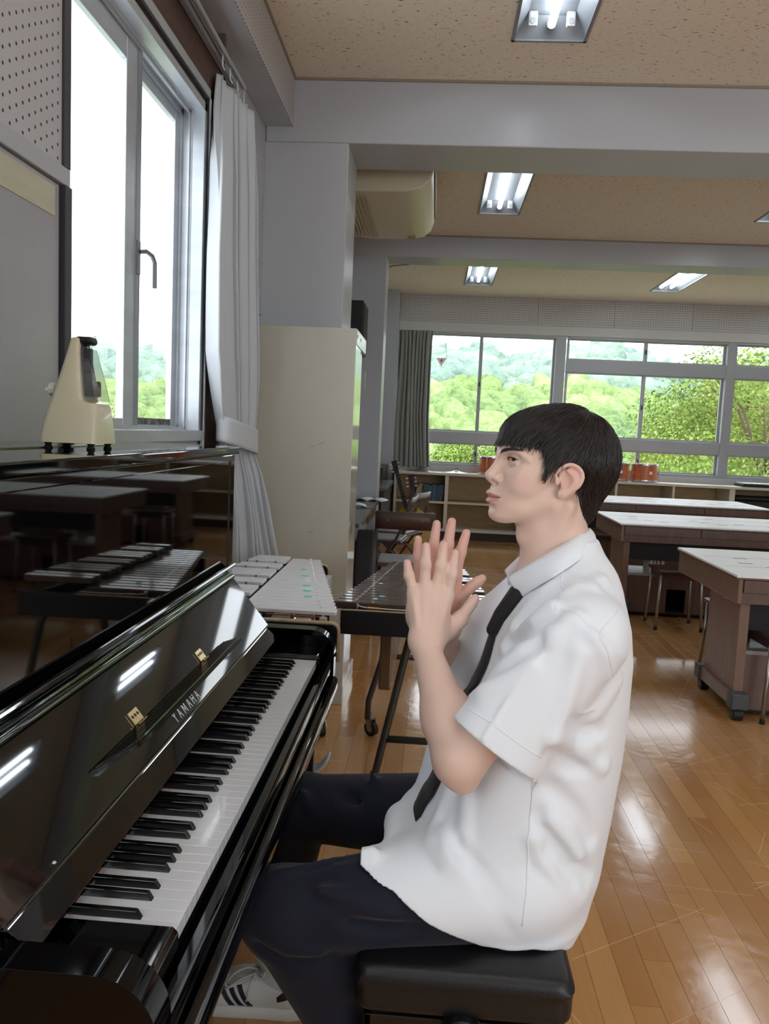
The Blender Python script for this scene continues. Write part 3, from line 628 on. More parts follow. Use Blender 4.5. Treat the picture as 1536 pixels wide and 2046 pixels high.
MB().lathe([(0.001, 0), (0.022, 0), (0.024, 0.002), (0.02, 0.004)], (0, 0, 0), 18)
hnd = MB(); hp_ = []
for k in range(20):
    a = 2 * pi * k / 20; hp_.append((3.03 + 0.018 * math.cos(a), 0.885 + 0.038 * math.sin(a)))
hnd.prism(hp_, 'x', -0.1012, -0.0985).build('pull', CHROME, ca)
MB().prism([(3.03 + 0.012 * math.cos(2 * pi * k / 16), 0.885 + 0.031 * math.sin(2 * pi * k / 16)) for k in range(16)], 'x', -0.0985, -0.0977).build('pull_hollow', GASK, ca)
MB().box(-0.104, -0.094, 3.425, 3.44, 1.59, 1.68).build('hinge', STEEL, ca)
for y in (2.97, 2.99, 3.12, 3.135): MB().box(-0.098, -0.0972, y, y + 0.006, 1.81, 1.825).build('label_mark', GASK, ca)
# scratches on the side (thin dark scores)
SCR = mat('score_mark', (112, 106, 92), 0.6)
for pts in ([(-0.395, 1.30), (-0.392, 1.24), (-0.385, 1.18), (-0.378, 1.12)], [(-0.26, 1.29), (-0.235, 1.305)], [(-0.475, 0.80), (-0.455, 0.798)], [(-0.295, 0.86), (-0.275, 0.867)], [(-0.50, 0.755), (-0.472, 0.748)], [(-0.30, 1.275), (-0.28, 1.285)]):
    s_ = MB()
    for (x0, z0), (x1, z1) in zip(pts[:-1], pts[1:]): s_.add([(x0, 2.9295, z0 - .0012), (x1, 2.9295, z1 - .0012), (x1, 2.9295, z1 + .0012), (x0, 2.9295, z0 + .0012), (x0, 2.931, z0 - .0012), (x1, 2.931, z1 - .0012), (x1, 2.931, z1 + .0012), (x0, 2.931, z0 + .0012)], [(0,1,2,3),(4,5,6,7),(0,1,5,4),(1,2,6,5),(2,3,7,6),(3,0,4,7)])
    s_.build('score_mark', SCR, cb)
MB().box(-0.13, -0.099, 3.40, 3.425, 0.35, 0.41).build('stop', STEEL, ca)

# ================================================================ air conditioner
ac = thing('air_conditioner', (-0.25, 4.75, 2.76), 'cream ceiling-hung air conditioner with slatted grille behind the near beam', 'air conditioner')
ACM = mat('ac_cream', (214, 206, 180), 0.35)
pr = [(-0.53, 2.845), (-0.20, 2.828), (0.05, 2.835), (0.14, 2.855), (0.19, 2.90), (0.208, 2.96), (0.21, 3.14), (-0.53, 3.14)]
body = MB().prism(pr, 'y', 4.13, 5.36).build('casing', ACM, ac, bevel=0.012, seg=3, auto=35)
B(0.205, 0.216, 4.14, 5.35, 2.985, 3.13).build('outlet_frame', mat('outlet_dark', (60, 62, 68), 0.5), ac)
for k in range(3): B(0.214, 0.222, 4.16, 5.33, 3.0 + k * 0.045, 3.018 + k * 0.045).build('louvre', ACM, ac)
for k in range(12):
    x = -0.50 + k * 0.026
    B(x, x + 0.012, 4.22, 5.28, 2.822, 2.846 - 0.0009 * k).build('grille_slat', mat('grille_slat', (190, 182, 156), 0.5), body)
for y in (4.3, 5.2): B(-0.3, -0.1, y, y + 0.05, 3.14, CZ).build('hanger', STEEL, ac)
B(0.02, 0.075, 5.24, 5.29, 2.822, 2.85).build('badge', mat('badge_olive', (150, 142, 96), 0.5), body)

# ================================================================ wall speaker, cable
sp = thing('wall_speaker', (-0.42, 6.2, 2.10), 'black box loudspeaker on the left wall above the cabinet', 'speaker')
B(-0.55, -0.36, 5.95, 6.35, 2.02, 2.46).build('cabinet', mat('speaker_black', (22, 20, 20), 0.5), sp, bevel=0.006)
B(-0.36, -0.352, 5.97, 6.33, 2.04, 2.44).build('grille', mat('speaker_grille', (40, 37, 36), 0.8), sp)
B(-0.69, -0.55, 6.10, 6.20, 2.15, 2.35).build('bracket', RUBBER, sp)
tag(MB().tube([(-0.50, 7.09, 2.62), (-0.49, 7.10, 2.80), (-0.40, 7.095, 2.92), (-0.20, 7.12, 2.985), (-0.05, 7.2, 3.02), (0.05, 7.3, 3.15), (0.12, 7.35, 3.195)], 0.006, 8).build('cable', mat('cable_tan', (140, 122, 88), 0.6), smooth=True), 'loose tan cable running along the second beam by the far column', 'cable')
# ================================================================ vibraphone (metal bars)
SILV = mat('satin_bar', (228, 230, 232), 0.3, 0.15, spec=0.8, noise=((12, 40, 10), (212, 214, 218), 0.4, 0.8))
WORN = mat('worn_edge', (186, 164, 132), 0.45, noise=((20, 20, 20), (150, 126, 98), 0.4, 0.75))
FRB = mat('frame_black', (13, 13, 15), 0.4)
vb = thing('vibraphone', (-0.17, 2.0, 0), 'vibraphone with silver metal bars and turquoise stickers behind the piano', 'vibraphone')
STK = mat('turquoise_sticker', (84, 205, 190), 0.5); STW = mat('white_sticker', (240, 242, 240), 0.5)
NB = 21
for i in range(NB):
    t = i / (NB - 1); y = 1.505 + i * 0.0468
    xl = -0.285 - 0.006 * t; xr = 0.018 - 0.187 * t
    bar = B(xl, xr, y, y + 0.0425, 0.788, 0.800).build('metal_bar', SILV, vb, bevel=0.002)
    xc = xr - 0.045 - 0.01 * (1 - t)
    MB().cyl((xc, y + 0.0447, 0.789), (xc, y + 0.0447, 0.803), 0.0035, 8).build('bar_post', CHROME, vb)
    if i in (4, 6, 8, 12, 15): B(xc - 0.045, xc - 0.018, y + 0.008, y + 0.032, 0.800, 0.8006).build('sticker', STK, bar)
    if i in (7, 10, 11, 14): B(xc - 0.03, xc - 0.012, y + 0.01, y + 0.03, 0.800, 0.8006).build('sticker', STW, bar)
for i in range(NB - 1):
    if i % 7 in (2, 6): continue
    t = i / (NB - 1); y = 1.505 + (i + 0.5) * 0.0468
    xr = -0.291 - 0.006 * t; xl = -0.56 + 0.125 * t
    a = B(xl, xr, y, y + 0.0425, 0.800, 0.812).build('metal_bar', SILV, vb, bevel=0.002)
    for s in (0.25, 0.75):
        xx = xl + (xr - xl) * s; MB().cyl((xx, y - 0.004, 0.78), (xx, y - 0.004, 0.812), 0.0045, 8).build('bar_post', CHROME, vb)
def endpanel(y0, y1, xa, xb, z0, z1, parent, r=0.02, name='end_panel'):
    p = [(xa, z0), (xb, z0)]
    for k in range(7): a = (pi / 2) * k / 6; p.append((xb - r + r * math.cos(a), z1 - r + r * math.sin(a)))
    p.append((xa, z1)); o = MB().prism(p, 'y', y0, y1).build(name, FRB, parent, bevel=0.002)
    e = [(xa, (y0 + y1) / 2, z1)]
    for k in range(7): a = (pi / 2) * (1 - k / 6); e.append((xb - r + r * math.cos(a), (y0 + y1) / 2, z1 - r + r * math.sin(a)))
    e.append((xb, (y0 + y1) / 2, z0))
    MB().tube(e, (y1 - y0) * 0.36, 8).build('worn_edging', WORN, o, smooth=True)
    return o
ep = endpanel(1.455, 1.478, -0.60, 0.030, 0.655, 0.772, vb)
for (cx_, cz_, rr) in ((-0.19, 0.752, .004), (-0.165, 0.753, .006), (-0.10, 0.741, .003), (-0.045, 0.745, .008), (-0.17, 0.735, .003), (-0.235, 0.75, .003)):
    MB().prism([(cx_ + rr * (1 + 0.5 * math.sin(3 * k)) * math.cos(k * pi / 4), cz_ + rr * math.sin(k * pi / 4)) for k in range(8)], 'y', 1.4545, 1.4556).build('paint_chip', WORN, ep)
endpanel(2.50, 2.52, -0.50, -0.14, 0.66, 0.772, vb)
for xa, xb in ((-0.24, -0.24), (-0.03, -0.19), (-0.50, -0.43), (-0.34, -0.33)):
    MB().hexa([(xa - .01, 1.478, 0.72), (xa + .01, 1.478, 0.72), (xb + .01, 2.50, 0.72), (xb - .01, 2.50, 0.72)], [(xa - .01, 1.478, 0.765), (xa + .01, 1.478, 0.765), (xb + .01, 2.50, 0.765), (xb - .01, 2.50, 0.765)]).build('rail', FRB, vb)
MB().box(-0.115, -0.055, 1.479, 1.545, 0.735, 0.783).build('motor_housing', CHROME, vb, bevel=0.01, seg=3)
MB().cyl((-0.20, 1.492, 0.786), (-0.03, 1.492, 0.786), 0.0022, 8).cyl((-0.085, 1.492, 0.786), (-0.083, 1.492, 0.755), 0.002, 8).build('damper_wire', mat('copper_wire', (150, 96, 70), 0.35, 0.8), vb)
for x in (-0.225, -0.02):
    MB().box(x - 0.012, x + 0.012, 1.485, 1.50, 0.762, 0.786).cyl((x, 1.492, 0.76), (x, 1.492, 0.775), 0.013, 10).build('rail_bracket', CHROME, vb, bevel=0.002)
for i in range(20):
    t = i / 19; y = 1.52 + i * 0.047
    MB().cyl((-0.13, y + 0.02, 0.715 - 0.30 * (1 - t) - 0.06), (-0.13, y + 0.02, 0.74), 0.017, 12).build('resonator', SILV, vb, auto=40)
def caster(p, parent, r=0.032, ang=0.0, body=STEEL):
    x, y = p; c = MB().cyl((x - 0.011 * math.cos(ang), y - 0.011 * math.sin(ang), r), (x + 0.011 * math.cos(ang), y + 0.011 * math.sin(ang), r), r, 18).build('caster_wheel', RUBBER, parent, auto=40)
    dx, dy = math.cos(ang), math.sin(ang)
    f = MB()
    for s in (-1, 1):
        f.prism([(-0.012, r - 0.008), (0.012, r - 0.008), (0.026, 2 * r + 0.012), (-0.010, 2 * r + 0.012)], 'x', s * 0.0145 - 0.0015, s * 0.0145 + 0.0015)
    f.box(-0.016, 0.016, -0.012, 0.028, 2 * r + 0.010, 2 * r + 0.016).cyl((0, 0.012, 2 * r + 0.014), (0, 0.012, 2 * r + 0.04), 0.011, 10)
    f.v = [(x + a * dx - b_ * dy, y + a * dy + b_ * dx, c_) for a, b_, c_ in f.v]
    f.build('caster_fork', body, parent)
    MB().cyl((x - 0.012 * dx, y - 0.012 * dy, r), (x + 0.012 * dx, y + 0.012 * dy, r), r * 0.45, 12).build('caster_hub', STEEL, parent)
for (xx, yy) in ((-0.135, 2.51), (-0.47, 2.51), (-0.04, 1.47), (-0.55, 1.47)):
    MB().box(xx - 0.03, xx + 0.01, yy - 0.012, yy + 0.012, 0.10, 0.68).build('leg', FRB, vb, bevel=0.002)
    caster((xx - 0.005, yy), vb, 0.030, 0.4)
MB().box(-0.54, -0.06, 1.46, 1.48, 0.16, 0.19).build('cross_bar', FRB, vb)
MB().box(-0.50, -0.16, 2.50, 2.52, 0.16, 0.19).build('cross_bar', FRB, vb)
# damper pedal: pale curved plate on the floor side
pd = MB(); Pp = []
for k in range(15):
    s = k / 14; x = -0.21 + 0.16 * s; z = 0.032 + 0.07 * max(0, (s - 0.45) / 0.55) ** 2.6
    Pp.append([(x, 2.03 - 0.0 * s, z), (x, 2.08, z), (x, 2.13 - 0.05 * s, z + 0.006)])
pdl = pd.grid(Pp).build('damper_pedal', mat('pedal_grey', (196, 202, 206), 0.35), vb, smooth=True, solid=0.012)
MB().box(-0.30, -0.12, 2.05, 2.11, 0.0, 0.026).build('pedal_base', FRB, vb)
MB().cyl((-0.22, 2.08, 0.02), (-0.22, 2.08, 0.72), 0.006, 8).build('pedal_rod', STEEL, vb)

# ================================================================ xylophone (dark wooden bars)
ROSE = mat('rosewood_bar', (74, 52, 46), 0.2, spec=0.8, noise=((3, 50, 10), (54, 37, 34), 0.35, 0.75), coat=0.5)
xy = thing('xylophone', (0.25, 2.1, 0), 'xylophone with dark wooden bars on a tubular stand behind the hands', 'xylophone')
NX = 19
CORD = mat('cord_white', (205, 200, 190), 0.7)
for i in range(NX):
    t = i / (NX - 1); y = 1.66 + i * 0.0465
    xl = -0.006 + 0.142 * t; xr = 0.285 - 0.012 * t
    bar = B(xl, xr, y, y + 0.0345, 0.778, 0.803).build('wooden_bar', ROSE, xy, bevel=0.003)
    xc = xl + (xr - xl) * 0.24
    MB().tube([(xc, y + 0.043, 0.79), (xc - 0.008, y + 0.041, 0.800), (xc + 0.006, y + 0.045, 0.804)], 0.0018, 6).build('cord_hook', CORD, xy)
    if i == 2: MB().prism([(0.145 + 0.011 * math.cos(k * pi / 8), y + 0.019 + 0.011 * math.sin(k * pi / 8)) for k in range(16)], 'z', 0.8032, 0.8038).build('sticker', STK, bar)
    if i in (7, 1): MB().prism([(0.125 + 0.008 * math.cos(k * pi / 6), y + 0.019 + 0.008 * math.sin(k * pi / 6)) for k in range(12)], 'z', 0.8032, 0.8038).build('sticker', STW, bar)
for i in range(NX - 1):
    if i % 7 in (2, 6): continue
    t = i / (NX - 1); y = 1.66 + (i + 0.5) * 0.0465
    B(0.275, 0.515 - 0.10 * t, y, y + 0.0345, 0.806, 0.828).build('wooden_bar', ROSE, xy, bevel=0.003)
def plate(y0, y1, xa, xb, z0, z1, nm): return B(xa, xb, y0, y1, z0, z1).build(nm, FRB, xy, bevel=0.004)
ep2 = plate(1.615, 1.637, 0.018, 0.50, 0.703, 0.785, 'end_panel')
MB().tube([(0.0185, 1.6155, 0.705), (0.0185, 1.6155, 0.784), (0.07, 1.6155, 0.7855), (0.30, 1.6155, 0.7855)], 0.0022, 6).build('worn_edging', WORN, ep2)
plate(2.53, 2.55, 0.13, 0.42, 0.705, 0.77, 'end_panel')
for xa, xb in ((0.06, 0.17), (0.22, 0.24), (0.31, 0.30), (0.45, 0.36)):
    MB().hexa([(xa - .01, 1.637, 0.735), (xa + .01, 1.637, 0.735), (xb + .01, 2.53, 0.735), (xb - .01, 2.53, 0.735)], [(xa - .01, 1.637, 0.779), (xa + .01, 1.637, 0.779), (xb + .01, 2.53, 0.779), (xb - .01, 2.53, 0.779)]).build('rail', FRB, xy)
MB().tube([(0.066, 1.645, 0.795), (0.10, 1.645, 0.789), (0.2, 1.645, 0.787), (0.3, 1.645, 0.787)], 0.002, 6).build('cord', CORD, xy)
MB().cyl((0.105, 1.643, 0.789), (0.145, 1.643, 0.788), 0.0045, 10).build('cord_spring', BRASS, xy)
MB().cyl((0.072, 1.645, 0.775), (0.072, 1.645, 0.800), 0.006, 10).build('cord_post', CHROME, xy)
BRZ = mat('resonator_bronze', (112, 88, 62), 0.3, 0.55)
for i in range(NX - 1):
    t = i / (NX - 1); y = 1.70 + i * 0.0465
    L = 0.18 * (1 - t) ** 1.3 + 0.05
    x = 0.170 + 0.04 * t
    MB().box(x - 0.021, x + 0.021, y, y + 0.032, 0.725 - L, 0.735).build('resonator', BRZ, xy, bevel=0.006)
TUB = mat('stand_tube', (74, 72, 68), 0.35, 0.5)
st = MB().tube([(0.262, 1.72, 0.715), (0.245, 1.72, 0.66), (0.160, 1.72, 0.238), (0.118, 1.72, 0.03)], 0.0135, 12).build('stand_leg', TUB, xy, smooth=True)
MB().tube([(0.165, 1.72, 0.318), (0.62, 1.72, 0.318)], 0.0125, 12).build('cross_tube', TUB, xy, smooth=True)
MB().tube([(0.44, 1.72, 0.715), (0.47, 1.72, 0.66), (0.56, 1.72, 0.238), (0.60, 1.72, 0.03)], 0.0135, 12).build('stand_leg', TUB, xy, smooth=True)
for xx in (0.118, 0.60): MB().lathe([(0.016, 0), (0.018, 0.01), (0.014, 0.034)], (xx, 1.72, 0), 12).build('rubber_foot', RUBBER, xy)
MB().tube([(0.165, 2.50, 0.71), (0.113, 2.50, 0.36), (0.062, 2.53, 0.17), (0.060, 2.53, 0.085)], 0.0135, 12).build('stand_leg', TUB, xy, smooth=True)
MB().tube([(0.42, 2.50, 0.71), (0.47, 2.50, 0.36), (0.52, 2.53, 0.17), (0.52, 2.53, 0.085)], 0.0135, 12).build('stand_leg', TUB, xy, smooth=True)
MB().tube([(0.113, 2.50, 0.385), (0.47, 2.50, 0.385)], 0.012, 12).build('cross_tube', TUB, xy, smooth=True)
caster((0.078, 2.55), xy, 0.034, 0.9); caster((0.52, 2.55), xy, 0.034, 0.9)
MB().tube([(0.37, 1.72, 0.318), (0.375, 1.75, 0.6)], 0.0025, 6).build('brace_wire', TUB, xy)

# ================================================================ desks with white flap tops
DW = mat('desk_walnut', (110, 83, 70), 0.36, noise=((30, 4, 4), (90, 67, 57), 0.35, 0.7))
DWS = mat('desk_walnut_side', (136, 106, 90), 0.4, noise=((4, 40, 5), (116, 90, 76), 0.35, 0.7))
DTOP = mat('desk_white_top', (246, 247, 248), 0.42, spec=0.6)
DBLK = mat('desk_black', (13, 13, 14), 0.6)
DGREY = mat('desk_foot_grey', (74, 77, 82), 0.5)
def desk(loc, label):
    X, Y = loc; W, D, H = 2.0, 0.98, 0.742
    t = thing('music_desk', (X, Y, 0), label, 'desk', 'white-topped music desks')
    top = MB().box(X, X + W, Y, Y + D, H - 0.014, H).build('desk_top', DTOP, t, bevel=0.003)
    MB().box(X - 0.001, X + W + 0.001, Y - 0.001, Y + D + 0.001, H - 0.020, H - 0.012).build('top_edge', DW, t)
    for yy in (Y + 0.30, Y + 0.64): B(X + 0.05, X + W - 0.05, yy, yy + 0.003, H, H + 0.0006).build('flap_joint', mat('joint_grey', (150, 152, 155), 0.5), top)
    for dx, dy in ((0.16, 0.42), (0.26, 0.30), (0.20, 0.60), (0.36, 0.22), (0.66, 0.45), (0.72, 0.36), (0.82, 0.24), (0.86, 0.70), (0.98, 0.33), (1.22, 0.25), (1.36, 0.62), (1.45, 0.35), (1.62, 0.5), (1.7, 0.27), (1.82, 0.4)):
        B(X + dx, X + dx + 0.075, Y + dy, Y + dy + 0.012, H, H + 0.0008).build('finger_slot', mat('slot_dark', (86, 82, 80), 0.6), top)
    a = 0.012
    B(X + a, X + 0.035, Y + 0.006, Y + D - 0.006, H - 0.145, H - 0.020).build('apron_side', DWS, t, bevel=0.004)
    B(X + W - 0.035, X + W - a, Y + 0.006, Y + D - 0.006, H - 0.145, H - 0.020).build('apron_side', DWS, t, bevel=0.004)
    B(X + 0.035, X + W - 0.035, Y + 0.02, Y + 0.04, H - 0.145, H - 0.020).build('apron_front', DW, t)
    B(X + 0.035, X + W - 0.035, Y + D - 0.04, Y + D - 0.02, H - 0.145, H - 0.020).build('apron_back', DW, t)
    for x0, x1 in ((X + 0.04, X + 0.62), (X + 0.626, X + 1.32), (X + 1.326, X + W - 0.04)):
        B(x0, x1, Y + 0.008, Y + 0.022, H - 0.088, H - 0.024).build('drawer_front', DW, t, bevel=0.002)
    B(X + 0.88, X + 0.96, Y + 0.0185, Y + 0.0205, H - 0.128, H - 0.112).build('name_plate', mat('plate_grey', (96, 84, 78), 0.4), t)
    for x0 in (X + 0.05, X + W - 0.10):
        B(x0, x0 + 0.05, Y + 0.06, Y + 0.50, 0.115, H - 0.145).build('leg_panel', DWS, t, bevel=0.003)
        B(x0 - 0.015, x0 + 0.052, Y + 0.02, Y + 0.55, 0.068, 0.135).build('foot_beam', DWS, t, bevel=0.004)
        for y0 in (Y - 0.005, Y + 0.50): B(x0 - 0.025, x0 + 0.062, y0, y0 + 0.075, 0.062, 0.142).build('foot_cap', DGREY, t, bevel=0.006)
        for yy in (Y + 0.03, Y + 0.53):
            wheel = MB().cyl((x0 - 0.005, yy, 0.033), (x0 + 0.04, yy, 0.033), 0.033, 18).build('caster_wheel', RUBBER, t, auto=40)
            MB().cyl((x0 - 0.007, yy, 0.033), (x0 + 0.042, yy, 0.033), 0.016, 12).build('caster_hub', mat('hub_grey', (58, 58, 60), 0.5), wheel)
    B(X + 0.1, X + W - 0.1, Y + 0.10, Y + 0.115, 0.45, H - 0.145).build('back_panel', DBLK, t)
    B(X + 0.1, X + W - 0.1, Y + 0.09, Y + 0.46, 0.325, 0.345).build('shelf', mat('desk_shelf', (150, 146, 142), 0.4), t)
    lp = MB().box(X + 0.1, X + 0.42, Y + 0.10, Y + 0.12, 0.035, 0.325).box(X + 0.57, X + W - 0.1, Y + 0.10, Y + 0.12, 0.035, 0.325).box(X + 0.42, X + 0.57, Y + 0.10, Y + 0.12, 0.225, 0.325).build('lower_panel', DW, t)
    B(X + 0.1, X + W - 0.1, Y + 0.46, Y + 0.475, 0.035, 0.345).build('lower_panel', DBLK, t)
    B(X + 0.1, X + W - 0.1, Y + 0.11, Y + 0.47, 0.02, 0.045).build('base', DBLK, t)
    B(X + 0.047, X + 0.051, Y + 0.24, Y + 0.275, H - 0.163, H - 0.146).build('white_tag', WHITEP, t)
    return t
desk((1.815, 3.05), 'nearest walnut music desk with white top, standing on grey casters at right edge')
desk((1.765, 5.33), 'middle walnut music desk with white top, between the near and far desks')
desk((1.80, 7.50), 'farthest walnut music desk with white top, before the low shelves')
for k, (x, w, h, c) in enumerate(((2.06, 0.022, 0.062, (226, 222, 210)), (2.09, 0.018, 0.065, (232, 228, 220)), (2.115, 0.02, 0.06, (205, 200, 190)), (2.15, 0.022, 0.063, (224, 220, 212)))):
    bk = thing('book', (x, 5.60, 0.345), ['leftmost', 'second', 'third', 'rightmost'][k] + ' of four thin pale books in the middle desk shelf', 'book', 'books in the middle desk')
    o = B(x, x + w, 5.50, 5.70, 0.346, 0.346 + h + 0.04).build('cover', mat('book_%d' % k, c, 0.6), bk, bevel=0.001)
    B(x + 0.003, x + w - 0.003, 5.499, 5.5005, 0.349, 0.346 + h + 0.036).build('pages', mat('paper', (236, 232, 222), 0.8), bk)

# ================================================================ stools
SEATM = mat('stool_seat', (78, 52, 46), 0.35, noise=((4, 30, 4), (62, 42, 38), 0.35, 0.7))
LEGM = mat('stool_leg', (168, 162, 152), 0.28, 0.85)
def stool_proto():
    t = thing('stool', (0, 0, 0), 'x', 'stool', 'wooden stools by the desks')
    MB().box(-0.17, 0.17, -0.15, 0.15, 0.42, 0.445).build('seat', SEATM, t, bevel=0.008, seg=3)
    MB().box(-0.15, 0.15, -0.13, -0.115, 0.375, 0.42).box(-0.15, 0.15, 0.115, 0.13, 0.375, 0.42).box(-0.15, -0.135, -0.13, 0.13, 0.375, 0.42).box(0.135, 0.15, -0.13, 0.13, 0.375, 0.42).build('seat_frame', SEATM, t)
    for sx in (-1, 1):
        for sy in (-1, 1):
            l = MB().tube([(sx * 0.145, sy * 0.125, 0.42), (sx * 0.165, sy * 0.145, 0.012)], 0.011, 10).build('leg', LEGM, t, smooth=True)
            MB().lathe([(0.013, 0), (0.013, 0.02), (0.011, 0.025)], (sx * 0.1655, sy * 0.1455, 0), 10).build('foot_tip', RUBBER, l)
    return t
st0 = stool_proto()
for k, (x, y, rz, lb) in enumerate(((2.155, 5.12, 0.0, 'brown wooden stool with steel legs in front of the middle desk'), (2.155, 3.20, 0.05, 'stool at the right edge tucked into the near desk'),
                                    (2.16, 3.86, 0.0, 'stool mostly hidden behind the leg panel of the near desk'), (2.70, 4.75, 0.0, 'stool behind the near desk seen through its gap'), (2.02, 7.22, 0.0, 'stool before the farthest desk, just right of the shirt collar'))):
    s = st0 if k == 0 else copy_tree(st0)
    s.location = (x, y, 0); s.rotation_euler = (0, 0, rz); s['label'] = lb

# ================================================================ low shelves under the far windows
SHW = mat('shelf_paint', (225, 219, 204), 0.4); SHB = mat('shelf_ply', (190, 162, 118), 0.5, noise=((6, 6, 20), (176, 148, 104), 0.35, 0.7))
sh = thing('low_bookcase', (3, 9.6, 0), 'long low cream bookcase under the far windows', 'bookcase')
B(-0.2, 7.2, 9.44, 9.92, 0.832, 0.864).build('worktop', SHW, sh, bevel=0.003)
B(-0.2, 7.2, 9.90, 9.925, 0.0, 0.832).build('back_board', SHB, sh)
B(-0.2, 7.2, 9.47, 9.90, 0.0, 0.105).build('plinth', mat('shelf_plinth', (58, 46, 42), 0.5), sh)
B(-0.2, 7.2, 9.45, 9.90, 0.105, 0.14).build('bottom_shelf', SHW, sh)
divs = [(-0.2, 0.03), (0.46, 0.045), (1.465, 0.045), (2.63, 0.03), (3.35, 0.03), (4.06, 0.07), (5.1, 0.045), (6.1, 0.045)]
for x, w in divs: B(x, x + w, 9.45, 9.90, 0.14, 0.832).build('divider', SHW, sh)
for (a, wa), (b_, wb) in zip(divs[:-1], divs[1:]):
    if a < 4: B(a + wa, b_, 9.455, 9.90, 0.47, 0.49).build('mid_shelf', SHB if a < 2 else SHW, sh); B(a + wa, b_, 9.449, 9.456, 0.465, 0.493).build('shelf_lip', SHW, sh)
tag(MB().box(4.16, 5.05, 9.42, 9.85, 0.142, 0.70).box(4.14, 5.07, 9.40, 9.87, 0.70, 0.74).build('black_storage_box', mat('box_black', (26, 26, 27), 0.5), bevel=0.02), 'black lidded box in the open bay at the right edge', 'box')
x = 0.06
bcols = [(176, 158, 120), (196, 180, 140), (170, 150, 110), (206, 196, 170)] + [(86, 112, 130), (70, 98, 122), (92, 120, 136), (78, 104, 124)] * 3
for k, c in enumerate(bcols):
    w = 0.016 + 0.008 * ((k * 5) % 3) / 2; h = 0.20 + 0.02 * ((k * 3) % 4) / 3
    lean = 0.24 if k < 4 else 0.10
    b = thing('book', (x, 9.65, 0.49), ['tan', 'cream', 'brown', 'pale'][k] + ' leaning book at the left of the shelf row' if k < 4 else ['first', 'second', 'third', 'fourth', 'fifth', 'sixth', 'seventh', 'eighth', 'ninth', 'tenth', 'eleventh', 'last'][k - 4] + ' blue book from the left in the leaning shelf row', 'book', 'books on the left shelf')
    MB().hexa([(x, 9.52, 0.4905), (x + w, 9.52, 0.4905), (x + w, 9.78, 0.4905), (x, 9.78, 0.4905)], [(x + lean * h, 9.52, 0.49 + h), (x + w + lean * h, 9.52, 0.49 + h), (x + w + lean * h, 9.78, 0.49 + h), (x + lean * h, 9.78, 0.49 + h)]).build('cover', mat('book_c%d' % k, c, 0.6), b, bevel=0.001)
    x += w + 0.004
# snare drums
DRO = mat('orange_drum_shell', (226, 124, 74), 0.3, coat=0.2, noise=((1, 1, 14), (212, 106, 60), 0.35, 0.7)); DRH = mat('drum_head', (232, 228, 216), 0.5)
def drum(loc, label):
    X, Y, Z = loc; t = thing('snare_drum', loc, label, 'drum', 'orange drums on the bookcase')
    r = 0.165; hh = 0.215
    MB().lathe([(r - 0.004, 0.0), (r, 0.002), (r, hh - 0.002), (r - 0.004, hh)], (X, Y, Z + 0.02), 36).build('shell', DRO, t, auto=40)
    for z in (Z + 0.018, Z + hh + 0.006): MB().lathe([(r - 0.004, 0), (r + 0.008, 0), (r + 0.010, 0.012), (r + 0.008, 0.024), (r - 0.004, 0.024)], (X, Y, z - 0.012), 36).build('hoop', CHROME, t, auto=40)
    MB().lathe([(0.02, 0), (r - 0.004, 0.0), (r - 0.005, 0.004), (0.02, 0.005)], (X, Y, Z + hh + 0.014), 36).build('drum_head', DRH, t)
    for k in range(8):
        a = k * pi / 4 + 0.35; c, s = math.cos(a), math.sin(a)
        MB().cyl((X + (r + 0.012) * c, Y + (r + 0.012) * s, Z + 0.01), (X + (r + 0.012) * c, Y + (r + 0.012) * s, Z + hh + 0.03), 0.004, 8).build('tension_rod', CHROME, t)
        MB().cyl((X + (r + 0.004) * c, Y + (r + 0.004) * s, Z + hh * 0.5 - 0.012), (X + (r + 0.004) * c, Y + (r + 0.004) * s, Z + hh * 0.5 + 0.03), 0.009, 10).build('lug', CHROME, t)
    B(X + 0.02, X + 0.055, Y - r - 0.006, Y - r + 0.01, Z + 0.10, Z + 0.14).build('badge', mat('badge_silver', (200, 200, 196), 0.3, 0.6), t, bevel=0.002)
    for k in range(3):
        a = k * 2 * pi / 3 - pi / 2; MB().cyl((X + (r - 0.02) * math.cos(a), Y + (r - 0.02) * math.sin(a), Z), (X + (r - 0.02) * math.cos(a), Y + (r - 0.02) * math.sin(a), Z + 0.022), 0.012, 10).build('foot', RUBBER, t)
    return t
drum((1.06, 9.66, 0.864), 'orange drum on the bookcase just left of the nose')
drum((2.66, 9.66, 0.864), 'orange drum half hidden by the back of the hair')
drum((3.035, 9.66, 0.864), 'orange drum on the bookcase, rightmost of the three')
# cymbals lying on the worktop
CYM = mat('cymbal_bronze', (150, 142, 122), 0.3, 0.9)
for k, (x, y, lb) in enumerate(((0.13, 9.66, 'dull cymbal lying on the bookcase under the grey curtain'), (0.60, 9.62, 'dull cymbal lying on the bookcase between curtain and drum'))):
    c = thing('cymbal', (x, y, 0.866), lb, 'cymbal', 'cymbals on the bookcase')
    MB().lathe([(0.002, 0.040), (0.016, 0.037), (0.032, 0.026), (0.045, 0.016), (0.10, 0.010), (0.19, 0.0), (0.19, 0.0015), (0.10, 0.013), (0.046, 0.02), (0.03, 0.031), (0.01, 0.042)], (x, y, 0.866), 40).build('plate', CYM, c, auto=50)
    MB().tube([(x - 0.025, y, 0.906), (x - 0.012, y, 0.918), (x + 0.012, y, 0.918), (x + 0.025, y, 0.906)], 0.005, 6).build('strap', RUBBER, c)
